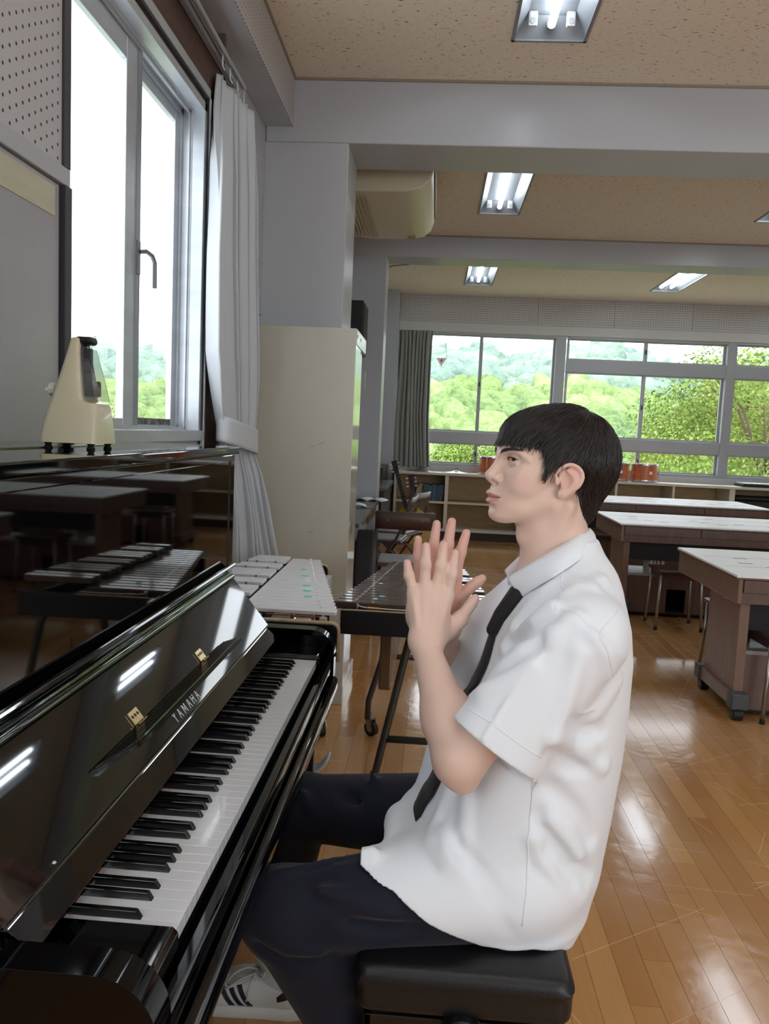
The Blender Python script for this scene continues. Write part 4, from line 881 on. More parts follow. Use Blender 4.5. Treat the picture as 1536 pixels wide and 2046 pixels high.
# small silver glockenspiel at the right end of the worktop
gk = thing('glockenspiel', (4.7, 9.62, 0.864), 'silver glockenspiel lying on the bookcase at the right edge', 'glockenspiel')
B(4.24, 5.2, 9.50, 9.80, 0.866, 0.90).build('case', FRB, gk, bevel=0.004)
for k in range(20): B(4.26 + k * 0.046, 4.298 + k * 0.046, 9.49 + 0.002 * k, 9.81 - 0.004 * k, 0.905, 0.914).build('metal_bar', SILV, gk, bevel=0.001)
# ================================================================ organ tables, case, guitar and folding chairs along the left wall
ORG = mat('organ_dark', (52, 47, 44), 0.3, noise=((4, 4, 4), (44, 40, 38), 0.4, 0.7)); ORT = mat('organ_top', (88, 86, 82), 0.22, coat=0.2)
def organ(x0, x1, y0, y1, z, label):
    t = thing('electric_organ', ((x0 + x1) / 2, (y0 + y1) / 2, 0), label, 'organ', 'dark organs along the left wall')
    B(x0, x1, y0, y1, z - 0.03, z).build('lid', ORT, t, bevel=0.004)
    B(x0 + 0.01, x1 - 0.03, y0 + 0.01, y1 - 0.01, z - 0.14, z - 0.03).build('key_case', ORG, t, bevel=0.004)
    for y in (y0 + 0.02, y1 - 0.06): B(x0 + 0.02, x1 - 0.14, y, y + 0.04, 0.0, z - 0.14).build('leg', ORG, t)
    B(x0 + 0.05, x0 + 0.08, y0 + 0.06, y1 - 0.06, 0.10, z - 0.14).build('knee_board', ORG, t)
    return t
organ(-0.67, -0.20, 4.62, 5.72, 0.715, 'nearest dark organ with closed lid just past the steel cabinet')
organ(-0.67, -0.20, 5.78, 6.70, 0.715, 'second dark organ with papers on its lid along the left wall')
organ(-0.67, -0.16, 7.15, 8.60, 0.79, 'farthest dark organ with raised top by the far column')
B_ = B(-0.67, -0.30, 8.62, 9.68, 0.70, 0.93); tag(B_.build('dark_side_board', ORG, bevel=0.006), 'dark low cupboard top at the foot of the far column', 'cupboard')
PAP = mat('sheet_paper', (232, 234, 236), 0.6)
for k, (x, y, z, rz, lb) in enumerate(((-0.40, 5.90, 0.716, 0.1, 'open white booklet on the second organ lid'), (-0.27, 6.55, 0.716, -0.3, 'white paper at the lid edge of the second organ'))):
    s = thing('sheet_music', (x, y, z), lb, 'paper', None, rz)
    g = MB(); Pg = [[(-0.14 + 0.28 * i / 8, -0.10 + 0.2 * j / 2, 0.002 + 0.02 * abs(math.sin(pi * i / 8 * 2))) for j in range(3)] for i in range(9)]
    g.grid([[(p[0] + x, p[1] + y, p[2] + z) for p in r_] for r_ in Pg]).build('page', PAP, s, smooth=True, solid=0.002)
rk = thing('music_rest', (-0.45, 6.2, 0.716), 'clear acrylic music rest leaning on the second organ', 'music rest')
MB().hexa([(-0.52, 6.02, 0.717), (-0.51, 6.02, 0.717), (-0.51, 6.42, 0.717), (-0.52, 6.42, 0.717)], [(-0.60, 6.02, 0.94), (-0.59, 6.02, 0.94), (-0.59, 6.42, 0.94), (-0.60, 6.42, 0.94)]).build('sheet', mat('acrylic', (230, 234, 238), 0.08, coat=0.4), rk)
MB().tube([(-0.45, 6.05, 0.722), (-0.50, 6.05, 0.86), (-0.57, 6.05, 0.93)], 0.008, 8).tube([(-0.45, 6.38, 0.722), (-0.50, 6.38, 0.86), (-0.57, 6.38, 0.93)], 0.008, 8).build('bracket', CHROME, rk)
csm = MB(); pr_ = []
for k in range(24):
    a = 2 * pi * k / 24; w = 0.17 + 0.05 * math.cos(2 * a); pr_.append((4.42 + w * math.cos(a) * 0.9, 0.36 + 0.345 * math.sin(a)))
tag(csm.prism(pr_, 'x', -0.19, -0.07).build('instrument_case', mat('case_black', (20, 19, 19), 0.55), bevel=0.015, seg=3), 'black instrument case standing against the nearest organ', 'case')
CHB = mat('folding_chair_frame', (72, 58, 52), 0.4); CHS = mat('folding_chair_seat', (150, 146, 146), 0.35); CHK = mat('folding_chair_back', (82, 62, 54), 0.4)
def chair_proto():
    t = thing('folding_chair', (0, 0, 0), 'x', 'chair', 'brown folding chairs')     # faces +Y, origin under the seat
    for s in (-1, 1):
        x = s * 0.20
        MB().tube([(x, -0.20, 0.80), (x, -0.16, 0.60), (x, -0.09, 0.44), (x, 0.20, 0.0)], 0.012, 10).build('side_tube', CHB, t, smooth=True)
        MB().tube([(s * 0.175, 0.14, 0.43), (s * 0.175, 0.10, 0.38), (s * 0.175, -0.25, 0.0)], 0.011, 10).build('rear_tube', CHB, t, smooth=True)
    P_ = []
    for k in range(9):
        u = -1 + 2 * k / 8; P_.append([(0.205 * u, -0.205 + 0.02 * (1 - u * u) * -1, 0.81), (0.205 * u, -0.18 - 0.02 * (1 - u * u), 0.685)])
    bk = MB().grid(P_).build('backrest', CHK, t, smooth=True, solid=0.016)
    for s in (-0.12, 0.12): MB().cyl((s, -0.222, 0.75), (s, -0.212, 0.75), 0.006, 8).build('rivet', CHROME, bk)
    MB().box(-0.185, 0.185, -0.13, 0.22, 0.425, 0.447).build('seat', CHS, t, bevel=0.012, seg=3)
    MB().box(-0.19, 0.19, -0.14, 0.225, 0.405, 0.425).build('seat_rim', CHB, t, bevel=0.008)
    MB().cyl((-0.175, -0.23, 0.022), (0.175, -0.23, 0.022), 0.009, 8).cyl((-0.20, 0.18, 0.03), (0.20, 0.18, 0.03), 0.009, 8).build('cross_tube', CHB, t)
    return t
ch0 = chair_proto()
for k, (x, y, rz, lb) in enumerate(((0.115, 4.86, 0.02, 'nearest brown folding chair, its back to the camera, left of the hands'), (0.02, 6.62, 1.2, 'folding chair turned sideways before the guitar'), (-0.06, 6.1, 1.45, 'folding chair facing the second organ, partly hidden behind the nearest one'))):
    c = ch0 if k == 0 else copy_tree(ch0); c.location = (x, y, 0); c.rotation_euler = (0, 0, rz); c['label'] = lb
# guitar leaning on the bookcase end
def guitar(base, head, label, body_c):
    t = thing('acoustic_guitar', base, label, 'guitar', 'guitars by the far organ')
    b = Vector(base); h = Vector(head); ax = (h - b).normalized(); L = (h - b).length
    side = ax.cross(Vector((0, 1, 0))).normalized(); nrm = side.cross(ax).normalized()
    def P(s, w, d): p = b + ax * s + side * w + nrm * d; return (p.x, p.y, p.z)
    def wid(s): # half width of the body along its length 0..0.48
        u = s / 0.48; return max(0.012, (0.19 * math.sin(pi * min(1, u * 1.9 / 1.9 + 0.02)) ** 0.55) * (1 - 0.22 * math.exp(-((u - 0.58) / 0.14) ** 2)) * (1 if u < 0.55 else 0.78 + 0.22 * (1 - (u - 0.55) / 0.45)))
    n = 26; out = [(s, wid(s)) for s in np.linspace(0.004, 0.476, n)]
    poly = [(s, w) for s, w in out] + [(s, -w) for s, w in out[::-1]]
    m = MB(); N = len(poly)
    m.add([P(s, w, -0.045) for s, w in poly] + [P(s, w, 0.045) for s, w in poly], [tuple(range(N))[::-1], tuple(range(N, 2 * N))] + [(i, (i + 1) % N, N + (i + 1) % N, N + i) for i in range(N)])
    m.build('body', mat('guitar_' + body_c[0], body_c[1], 0.25, coat=0.4), t, auto=40)
    DK = mat('guitar_dark', (46, 38, 34), 0.4)
    for nm, s0, s1, w0, w1, d0, d1 in (('neck', 0.42, L - 0.17, 0.028, 0.023, -0.062, -0.045), ('head_stock', L - 0.18, L, 0.024, 0.036, -0.058, -0.042)):
        m = MB(); m.hexa([P(s0, -w0, d1), P(s0, w0, d1), P(s1, w1, d1), P(s1, -w1, d1)], [P(s0, -w0, d0), P(s0, w0, d0), P(s1, w1, d0), P(s1, -w1, d0)]); m.build(nm, DK, t)
    for k in range(12):
        s = 0.44 + (L - 0.63) * k / 11; m = MB(); m.hexa([P(s, -.026, -.064), P(s, .026, -.064), P(s + .003, .026, -.064), P(s + .003, -.026, -.064)], [P(s, -.026, -.061), P(s, .026, -.061), P(s + .003, .026, -.061), P(s + .003, -.026, -.061)]); m.build('fret', STEEL, t)
    MB().tube([P(0.30, 0.05 * math.cos(a), -0.046 + 0 * a) if False else P(0.30 + 0.05 * math.sin(a), 0.05 * math.cos(a), -0.0465) for a in np.linspace(0, 2 * pi, 20)], 0.004, 6).build('sound_hole_ring', DK, t)
    m = MB(); m.hexa([P(.13, -.06, -.052), P(.13, .06, -.052), P(.155, .06, -.052), P(.155, -.06, -.052)], [P(.13, -.06, -.044), P(.13, .06, -.044), P(.155, .06, -.044), P(.155, -.06, -.044)]); m.build('bridge', DK, t)
    for k in range(3):
        for sg in (-1, 1):
            s = L - 0.14 + k * 0.05; m = MB().tube([P(s, sg * 0.03, -0.05), P(s, sg * 0.062, -0.05)], [0.004, 0.012], 8); m.build('tuning_peg', mat('peg_white', (222, 220, 212), 0.4), t)
guitar((0.12, 8.90, 0.03), (-0.20, 9.28, 0.98), 'acoustic guitar with dark neck leaning by the far organ', ('honey', (196, 152, 72)))
guitar((0.17, 8.45, 0.03), (0.035, 8.75, 0.84), 'smaller guitar with white pegs standing behind the folding chairs', ('straw', (206, 170, 96)))
# ================================================================ outside: wooded hills
EAZ = [(-0.62, 0.085), (-0.40, 0.088), (-0.33, 0.082), (-0.27, 0.09), (0.0, 0.108), (0.055, 0.112), (0.085, 0.100), (0.12, 0.112), (0.20, 0.116), (0.25, 0.105), (0.28, 0.090), (0.31, 0.088), (0.335, 0.082), (0.36, 0.084), (0.385, 0.106), (0.42, 0.112), (0.7, 0.10)]
def hill_z(az, r):
    e = np.interp(az, [a for a, _ in EAZ], [b for _, b in EAZ])
    t = np.clip((r - 34) / (150 - 34), 0, 1); t = t * t * (3 - 2 * t) * 0.35 + t * 0.65
    return -7 + (1.37 + e * 150 - 4.0 + 7) * t - np.clip(r - 150, 0, 50) * 0.4
gm = MB(); P_ = []
for r in np.linspace(12, 190, 40):
    P_.append([(0.3 + r * math.sin(a), -0.94 + r * math.cos(a), float(hill_z(math.tan(a), r)) - 0.3) for a in np.linspace(-0.75, 0.75, 60)])
struct(gm.grid(P_).build('hillside', mat('hill_ground', (92, 112, 62), 0.9, noise=((.2, .2, .2), (120, 130, 80), 0.4, 0.7)), smooth=True))
def leaf_mat(name, dark, mid, light, sc):
    m = mat(name, mid, 0.75, spec=0.2); nt, b = nodes_of(m)
    ge = nt.nodes.new('ShaderNodeNewGeometry'); n1 = nt.nodes.new('ShaderNodeTexNoise'); n1.inputs['Scale'].default_value = sc; n1.inputs['Detail'].default_value = 8; n1.inputs['Roughness'].default_value = 0.7
    nt.links.new(ge.outputs['Position'], n1.inputs['Vector'])
    n2 = nt.nodes.new('ShaderNodeTexNoise'); n2.inputs['Scale'].default_value = sc * 0.08; n2.inputs['Detail'].default_value = 3; nt.links.new(ge.outputs['Position'], n2.inputs['Vector'])
    rp = nt.nodes.new('ShaderNodeValToRGB'); e = rp.color_ramp.elements; e[0].position = 0.34; e[1].position = 0.66; e[0].color = lin(dark); e[1].color = lin(light); x = e.new(0.5); x.color = lin(mid)
    nt.links.new(math_n(nt, 'ADD', math_n(nt, 'MULTIPLY', n1.outputs['Fac'], 0.55), math_n(nt, 'MULTIPLY', n2.outputs['Fac'], 0.45)), rp.inputs['Fac']); nt.links.new(rp.outputs['Color'], b.inputs['Base Color'])
    bu = nt.nodes.new('ShaderNodeBump'); bu.inputs['Strength'].default_value = 0.8; bu.inputs['Distance'].default_value = 0.9; nt.links.new(n1.outputs['Fac'], bu.inputs['Height']); nt.links.new(bu.outputs['Normal'], b.inputs['Normal'])
    return m
LF_HAZE = leaf_mat('hazed_far_foliage', (98, 122, 118), (134, 158, 142), (170, 188, 162), 0.9)  # distance haze is put into these paler, bluish leaf colours
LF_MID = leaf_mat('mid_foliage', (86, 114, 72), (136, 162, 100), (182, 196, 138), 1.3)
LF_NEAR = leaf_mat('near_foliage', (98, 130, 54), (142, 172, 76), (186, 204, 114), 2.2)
LF_YEL = leaf_mat('yellow_foliage', (112, 118, 48), (150, 150, 70), (182, 178, 98), 2.2)
def ico(sub):
    bm = bmesh.new(); bmesh.ops.create_icosphere(bm, subdivisions=sub, radius=1); v = np.array([x.co[:] for x in bm.verts]); f = np.array([[q.index for q in p.verts] for p in bm.faces]); bm.free(); return v, f
ICO2, ICO3 = ico(2), ico(3)
def lumps(v, seed, amp):
    r_ = np.random.default_rng(seed); d = np.zeros(len(v))
    for _ in range(22):
        c = r_.normal(size=3); c /= np.linalg.norm(c); k = r_.uniform(9, 26); d += amp * np.exp(-k * (1 - v @ c))
    return d
SH3 = [ICO3[0] * (0.80 + lumps(ICO3[0], s, 0.22) + rng.normal(0, 0.06, len(ICO3[0])))[:, None] for s in range(8)]
SH2 = [ICO2[0] * (0.80 + lumps(ICO2[0], s + 50, 0.26) + rng.normal(0, 0.05, len(ICO2[0])))[:, None] for s in range(8)]
def raw_mesh(name, V, F, m, smooth=False):
    me = bpy.data.meshes.new(name); me.vertices.add(len(V)); me.vertices.foreach_set('co', np.asarray(V, np.float32).ravel())
    k = F.shape[1]; me.loops.add(F.size); me.loops.foreach_set('vertex_index', F.ravel().astype(np.int32)); me.polygons.add(len(F)); me.polygons.foreach_set('loop_start', np.arange(0, F.size, k, dtype=np.int32))
    me.polygons.foreach_set('use_smooth', np.full(len(F), smooth)); me.update(calc_edges=True); me.validate(); me.materials.append(m)
    o = bpy.data.objects.new(name, me); COL.objects.link(o); return o
def forest(name, r0, r1, step, rad, shapes, F, m, seed):
    r_ = np.random.default_rng(seed); Vs, Fs, n = [], [], 0
    r = r0
    while r < r1:
        for az in np.arange(-0.66, 0.66, step / r):
            a = az + r_.uniform(-.4, .4) * step / r; rr = r + r_.uniform(-.5, .5) * step
            if -0.24 < math.tan(a) < -0.03: continue          # behind the corner column, never in view
            R = rad * r_.uniform(0.7, 1.3); z = float(hill_z(math.tan(a), rr)) + R * 0.55
            q = r_.uniform(0, 2 * pi); M_ = np.array([[math.cos(q), -math.sin(q), 0], [math.sin(q), math.cos(q), 0], [0, 0, r_.uniform(0.75, 1.1)]])
            v = shapes[r_.integers(len(shapes))] @ M_.T * R + np.array([0.3 + rr * math.sin(a), -0.94 + rr * math.cos(a), z])
            Vs.append(v); Fs.append(F + n); n += len(v)
        r += step * 0.85
    o = raw_mesh(name, np.concatenate(Vs), np.concatenate(Fs), m, True); o['kind'] = 'stuff'; o['label'] = name.replace('_', ' '); return o
forest('distant_hill_forest', 105, 154, 2.9, 2.2, SH2, ICO2[1], LF_HAZE, 3)
forest('nearer_hill_forest', 52, 105, 2.1, 1.7, SH2, ICO2[1], LF_MID, 4)
def leaf_tree(x, y, zc, R, m, label, seed, n=24000, leaf=0.058, sq=0.85):
    r_ = np.random.default_rng(seed); t = thing('leafy_tree', (x, y, -7), label, 'tree', 'trees close outside the windows')
    cl = r_.normal(size=(34, 3)); cl /= np.linalg.norm(cl, axis=1)[:, None]; cl *= R * r_.uniform(0.45, 0.85, (34, 1)); cl[:, 2] *= sq
    k = r_.integers(0, 34, n); d = r_.normal(size=(n, 3)); d /= np.linalg.norm(d, axis=1)[:, None]
    c = cl[k] + d * R * 0.34 * r_.uniform(0.6, 1, (n, 1)) * [1, 1, 0.75]
    nn = d + r_.normal(0, 0.5, (n, 3)); nn[:, 2] += 0.5; nn /= np.linalg.norm(nn, axis=1)[:, None]
    a = np.cross(nn, r_.normal(size=(n, 3))); a /= np.linalg.norm(a, axis=1)[:, None]; b = np.cross(nn, a); s = leaf * r_.uniform(0.6, 1.2, (n, 1))
    V = np.stack([c - a * s, c + b * s * .55, c + a * s, c - b * s * .55], 1).reshape(-1, 3); F = np.arange(4 * n).reshape(n, 4)
    o = raw_mesh('foliage', V + np.array([0, 0, zc + 7]), F, m); o.parent = t; o['kind'] = 'stuff'
    MB().tube([(x, y, -7), (x + .1, y, zc - R * .4), (x, y, zc + R * .2)], [0.22, 0.15, 0.05], 8).build('trunk', mat('bark', (96, 80, 64), 0.9), t)
    for q in range(5):
        e = cl[q * 5]; MB().tube([(x, y, zc - R * .5), (x + e[0] * .5, y + e[1] * .5, zc + e[2] * .3), (x + e[0], y + e[1], zc + e[2])], [0.05, 0.03, 0.012], 6).build('branch', mat('bark', (96, 80, 64), 0.9), t)
    return t
# (azimuth slope, distance, crown centre z, radius)
for k, (az, r, zc, R, m, lb) in enumerate((
        (0.405, 20, 2.0, 3.2, LF_NEAR, 'tall bright green tree filling the rightmost far pane'), (0.335, 24, -0.9, 2.9, LF_NEAR, 'lime green tree low in the far window left of the tallest one'),
        (0.275, 27, -1.9, 2.6, LF_NEAR, 'lime tree low behind the rightmost drum'), (0.37, 27, 2.2, 2.0, LF_YEL, 'yellowish young tree behind the tallest green one'),
        (0.035, 30, -0.3, 2.3, LF_NEAR, 'light green tree low in the leftmost far pane'), (0.085, 33, -1.7, 2.6, LF_MID, 'green tree low in the far window above the nose'),
        (0.155, 32, -2.6, 2.6, LF_NEAR, 'lime tree in the far window behind the head'), (0.215, 30, -2.6, 2.4, LF_MID, 'green tree in the low pane behind the head'),
        (0.005, 27, -2.4, 2.2, LF_NEAR, 'green tree in the lowest left far pane'),
        (0.30, 48, 0.4, 3.0, LF_YEL, 'yellow flowering tree on the slope in the middle far pane'),
        (-0.30, 34, -1.2, 3.2, LF_MID, 'green tree through the right pane of the left window'), (-0.375, 36, -0.6, 3.4, LF_MID, 'green tree through the left window above the metronome'),
        (-0.335, 26, -3.2, 2.6, LF_NEAR, 'lime tree low in the left window'), (-0.45, 34, -1.0, 3.4, LF_MID, 'green tree at the left edge of the left window'))):
    leaf_tree(0.3 + az * r, -0.94 + r, zc, R, m, lb, 100 + k)
# red-marked triangular notice hanging by a wire outside the left far pane, hilltop house
nt2 = thing('warning_pennant', (0.33, 10.25, 2.30), 'small white triangular pennant with red mark hanging at the far left window', 'pennant')
MB().prism([(0.26, 2.40), (0.41, 2.405), (0.335, 2.29)], 'y', 10.25, 10.254).build('pennant', mat('pennant_white', (236, 228, 224), 0.6), nt2)
MB().box(0.325, 0.345, 10.246, 10.25, 2.345, 2.375).box(0.33, 0.35, 10.246, 10.25, 2.37, 2.385).build('red_mark', mat('pennant_red', (214, 50, 44), 0.6), nt2)
MB().tube([(0.41, 10.252, 2.40), (0.36, 10.2, 2.69)], 0.003, 6).build('wire', STEEL, nt2)
hs = thing('hilltop_house', (13.0, 149, 12), 'tiny pale house on the hilltop in the second far pane', 'house')
B(12, 15.5, 147, 150, 11.0, 15.2).build('walls', mat('house_wall', (222, 216, 208), 0.7), hs)
MB().prism([(11.6, 15.2), (15.9, 15.2), (13.75, 16.2)], 'y', 146.6, 150.4).build('roof', mat('house_roof', (128, 122, 120), 0.7), hs)
for x in (12.4, 14.2): B(x, x + .9, 146.92, 147.02, 13.6, 14.8).build('window', mat('house_glass', (90, 100, 110), 0.2), hs)
# ================================================================ signed-distance modelling (numpy)
def _rot(axes): return np.array(axes, float)          # rows = local axes
class SDF:
    """ordered list of shapes blended with smooth unions / cuts; every shape carries a bounding sphere"""
    def __init__(s): s.ops = []
    def _add(s, fn, c, R, k, mode): s.ops.append((fn, np.asarray(c, float), R, k, mode)); return s
    def cone(s, a, b, ra, rb=None, k=0.01, mode='u'):
        a = np.asarray(a, float); b = np.asarray(b, float); rb = ra if rb is None else rb; ab = b - a; L2 = max(ab @ ab, 1e-12)
        def fn(P):
            t = np.clip((P - a) @ ab / L2, 0, 1); return np.linalg.norm(P - a - t[:, None] * ab, axis=1) - (ra + (rb - ra) * t)
        return s._add(fn, (a + b) / 2, np.sqrt(L2) / 2 + max(ra, rb), k, mode)
    def line(s, pts, r, k=0.01, mode='u'):
        rr = r if hasattr(r, '__len__') else [r] * len(pts)
        pts = [np.asarray(p, float) for p in pts]; c = np.mean(pts, 0); R = max(np.linalg.norm(p - c) for p in pts) + max(rr)
        def fn(P):
            d = None
            for a, b, ra, rb in zip(pts[:-1], pts[1:], rr[:-1], rr[1:]):
                ab = b - a; t = np.clip((P - a) @ ab / max(ab @ ab, 1e-12), 0, 1); q = np.linalg.norm(P - a - t[:, None] * ab, axis=1) - (ra + (rb - ra) * t)
                d = q if d is None else np.minimum(d, q)
            return d
        return s._add(fn, c, R, k, mode)
    def ell(s, c, r, axes=None, k=0.01, mode='u'):
        c = np.asarray(c, float); r = np.asarray(r, float); M = np.eye(3) if axes is None else _rot(axes)
        def fn(P):
            q = (P - c) @ M.T; k0 = np.linalg.norm(q / r, axis=1); k1 = np.linalg.norm(q / (r * r), axis=1); return k0 * (k0 - 1) / np.maximum(k1, 1e-9)
        return s._add(fn, c, r.max(), k, mode)
    def econe(s, a, b, ua, va, ub, vb, udir, k=0.01, mode='u', cap=0.004, bulge=0.0):
        """elliptical cone from a to b with flat ends; udir = direction of the first half-axis"""
        a = np.asarray(a, float); b = np.asarray(b, float); ab = b - a; L = np.linalg.norm(ab); w = ab / L
        u = np.asarray(udir, float); u = u - w * (u @ w); u /= np.linalg.norm(u); v = np.cross(w, u)
        def fn(P):
            q = P - a; t = q @ w; tt = np.clip(t / L, 0, 1); bl = 1 + bulge * np.sin(np.pi * tt); ru = (ua + (ub - ua) * tt) * bl; rv = (va + (vb - va) * tt) * bl
            e = np.sqrt((q @ u / ru) ** 2 + (q @ v / rv) ** 2); d = (e - 1) * np.minimum(ru, rv)
            dc = np.maximum(-t, t - L); return np.maximum(d, dc)
        return s._add(fn, (a + b) / 2, L / 2 + max(ua, va, ub, vb), k, mode)
    def custom(s, fn, c, R, k=0.0, mode='u'): return s._add(fn, c, R, k, mode)
    def __call__(s, P):
        d = np.full(len(P), 1.0); c0 = P.mean(0); rad = np.sqrt(((P - c0) ** 2).sum(1).max())
        for fn, c, R, k, mode in s.ops:
            gap = np.linalg.norm(c - c0) - R - rad
            if mode != 'i' and gap > k * 1.5 + 0.025: continue
            q = fn(P)
            if mode == 'u':
                if k > 0: h = np.clip(0.5 + 0.5 * (d - q) / k, 0, 1); d = d + (q - d) * h - k * h * (1 - h)
                else: d = np.minimum(d, q)
            elif mode == 's':
                q = -q
                if k > 0: h = np.clip(0.5 - 0.5 * (d - q) / k, 0, 1); d = d + (q - d) * h + k * h * (1 - h)
                else: d = np.maximum(d, q)
            elif mode == 'i':
                if k > 0: h = np.clip(0.5 - 0.5 * (d - q) / k, 0, 1); d = d + (q - d) * h + k * h * (1 - h)
                else: d = np.maximum(d, q)
            else: d = mode(d, q, P)
        return d
def surface_net(f, lo, hi, h, lip=1.6):
    """sparse naive surface nets: only blocks of 8 cells near the surface are sampled"""
    lo = np.asarray(lo, float); n = np.ceil((np.asarray(hi) - lo) / (8 * h)).astype(int) + 1
    I = np.stack(np.meshgrid(*[np.arange(q) for q in n], indexing='ij'), -1).reshape(-1, 3)
    cen = lo + (I + 0.5) * 8 * h; act = np.zeros(len(I), bool)
    # coarse pass in clusters of 4 x 4 x 4 blocks
    key = (I // 4) @ np.array([1, 4096, 4096 * 4096]); order = np.argsort(key, kind='stable'); cuts = np.flatnonzero(np.diff(key[order])) + 1
    groups = np.split(order, cuts)
    for g in groups: act[g] = np.abs(f(cen[g])) < 8 * h * 0.87 * lip
    off = np.stack(np.meshgrid(*[np.arange(9)] * 3, indexing='ij'), -1).reshape(-1, 3)
    N = n * 8 + 2; mul = np.array([1, N[0], N[0] * N[1]], np.int64)
    ck, cv, edges = [], [], []
    corner = np.array([[i, j, k] for i in (0, 1) for j in (0, 1) for k in (0, 1)])
    E = [(a, b) for a in range(8) for b in range(a + 1, 8) if np.abs(corner[a] - corner[b]).sum() == 1]
    for g in groups:
        g = g[act[g]]
        if len(g) == 0: continue
        base = I[g] * 8; G = (base[:, None, :] + off[None]).reshape(-1, 3); D = f(lo + G * h).reshape(-1, 9, 9, 9)
        C = np.stack([D[:, c[0]:8 + c[0], c[1]:8 + c[1], c[2]:8 + c[2]] for c in corner], -1)
        neg = C < 0; m = neg.any(-1) & ~neg.all(-1); w = np.argwhere(m)
        if len(w) == 0: continue
        Cs = C[m]; acc = np.zeros((len(w), 3)); cnt = np.zeros(len(w))
        for a, b in E:
            x = (Cs[:, a] < 0) != (Cs[:, b] < 0); t = np.where(x, Cs[:, a] / np.where(x, Cs[:, a] - Cs[:, b], 1), 0)
            p = corner[a] + t[:, None] * (corner[b] - corner[a]); acc += np.where(x[:, None], p, 0); cnt += x
        cell = base[w[:, 0]] + w[:, 1:]; ck.append(cell @ mul); cv.append(lo + (cell + acc / cnt[:, None]) * h)
        for ax in range(3):
            sl = [slice(0, 8)] * 3; s2 = list(sl); s2[ax] = slice(1, 9)
            a = D[(slice(None), *sl)]; b = D[(slice(None), *s2)]; x = np.argwhere((a < 0) != (b < 0))
            if len(x) == 0: continue
            p = base[x[:, 0]] + x[:, 1:]; s = a[tuple(x.T)] < 0; edges.append((ax, p, s))
    ck = np.concatenate(ck); cv = np.concatenate(cv); o = np.argsort(ck); ck = ck[o]; cv = cv[o]
    F = []
    for ax, p, s in edges:
        u, v = (ax + 1) % 3, (ax + 2) % 3; eu = np.zeros(3, int); eu[u] = 1; ev = np.zeros(3, int); ev[v] = 1
        q = np.stack([(p - eu - ev) @ mul, (p - ev) @ mul, p @ mul, (p - eu) @ mul], 1); idx = np.searchsorted(ck, q); idx = np.clip(idx, 0, len(ck) - 1)
        ok = (ck[idx] == q).all(1); idx = idx[ok]; ss = s[ok]; idx[~ss] = idx[~ss][:, ::-1]; F.append(idx)
    F = np.concatenate(F)
    return cv, F
def relax(V, F, n=1, lam=0.5):
    e = np.concatenate([F[:, [0, 1]], F[:, [1, 2]], F[:, [2, 3]], F[:, [3, 0]]]); e = np.concatenate([e, e[:, ::-1]])
    c = np.bincount(e[:, 0], minlength=len(V)).astype(float); c[c == 0] = 1
    for _ in range(n):
        a = np.stack([np.bincount(e[:, 0], V[e[:, 1], k], minlength=len(V)) for k in range(3)], 1) / c[:, None]; V = V + lam * (a - V)
    return V
def normals_of(f, V, e=0.0015):
    g = np.zeros_like(V); B_ = 4000
    key = np.floor(V / 0.05).astype(int) @ np.array([1, 1000, 1000000]); o = np.argsort(key, kind='stable'); cuts = np.flatnonzero(np.diff(key[o])) + 1
    for grp in np.split(o, cuts):
        P = V[grp]
        for k in range(3):
            d = np.zeros(3); d[k] = e; g[grp, k] = f(P + d) - f(P - d)
    return g / np.maximum(np.linalg.norm(g, axis=1), 1e-9)[:, None]
def seval(f, V):
    out = np.zeros(len(V)); key = np.floor(V / 0.05).astype(int) @ np.array([1, 1000, 1000000]); o = np.argsort(key, kind='stable'); cuts = np.flatnonzero(np.diff(key[o])) + 1
    for grp in np.split(o, cuts): out[grp] = f(V[grp])
    return out
# ================================================================ the person
HC = np.array((0.5346, 0.5800, 1.3013)); _y = math.radians(18)
HA = np.array([[-math.cos(_y), -math.sin(_y), 0], [math.sin(_y), -math.cos(_y), 0], [0, 0, 1.0]])     # head axes: forward, left, up
def HL(a, b, c): return HC + (a * HA[0] + b * HA[1] + c * HA[2]) / 1000
def hell(S_, c, r, k=0.01, mode='u', tilt=0.0, turn=0.0):
    """ellipsoid in head space (mm); tilt about the left axis, turn about the up axis (degrees)"""
    t, u = math.radians(tilt), math.radians(turn); A = HA.copy()
    f = A[0] * math.cos(u) + A[1] * math.sin(u); l = -A[0] * math.sin(u) + A[1] * math.cos(u)
    f2 = f * math.cos(t) + A[2] * math.sin(t); up = -f * math.sin(t) + A[2] * math.cos(t)
    S_.ell(HL(*c), np.array(r) / 1000, [f2, l, up], k / 1000 if k >= 1 else k, mode)
def hcone(S_, a, b, ra, rb, k=0.01, mode='u'): S_.cone(HL(*a), HL(*b), ra / 1000, rb / 1000, k, mode)
def hline(S_, pts, r, k=0.004, mode='u'): S_.line([HL(*p) for p in pts], [x / 1000 for x in r] if hasattr(r, '__len__') else r / 1000, k, mode)
def two(fn):
    for s in (1, -1): fn(s)

def spline(pts, n):
    pts = [np.array(p, float) for p in pts]; out = []
    for i in range(n):
        t = i / (n - 1) * (len(pts) - 1); k = min(int(t), len(pts) - 2); f = t - k
        p0, p1, p2, p3 = pts[max(k - 1, 0)], pts[k], pts[k + 1], pts[min(k + 2, len(pts) - 1)]
        out.append(tuple(.5 * ((2 * p1) + (-p0 + p2) * f + (2 * p0 - 5 * p1 + 4 * p2 - p3) * f * f + (-p0 + 3 * p1 - 3 * p2 + p3) * f ** 3)))
    return out
body = SDF()
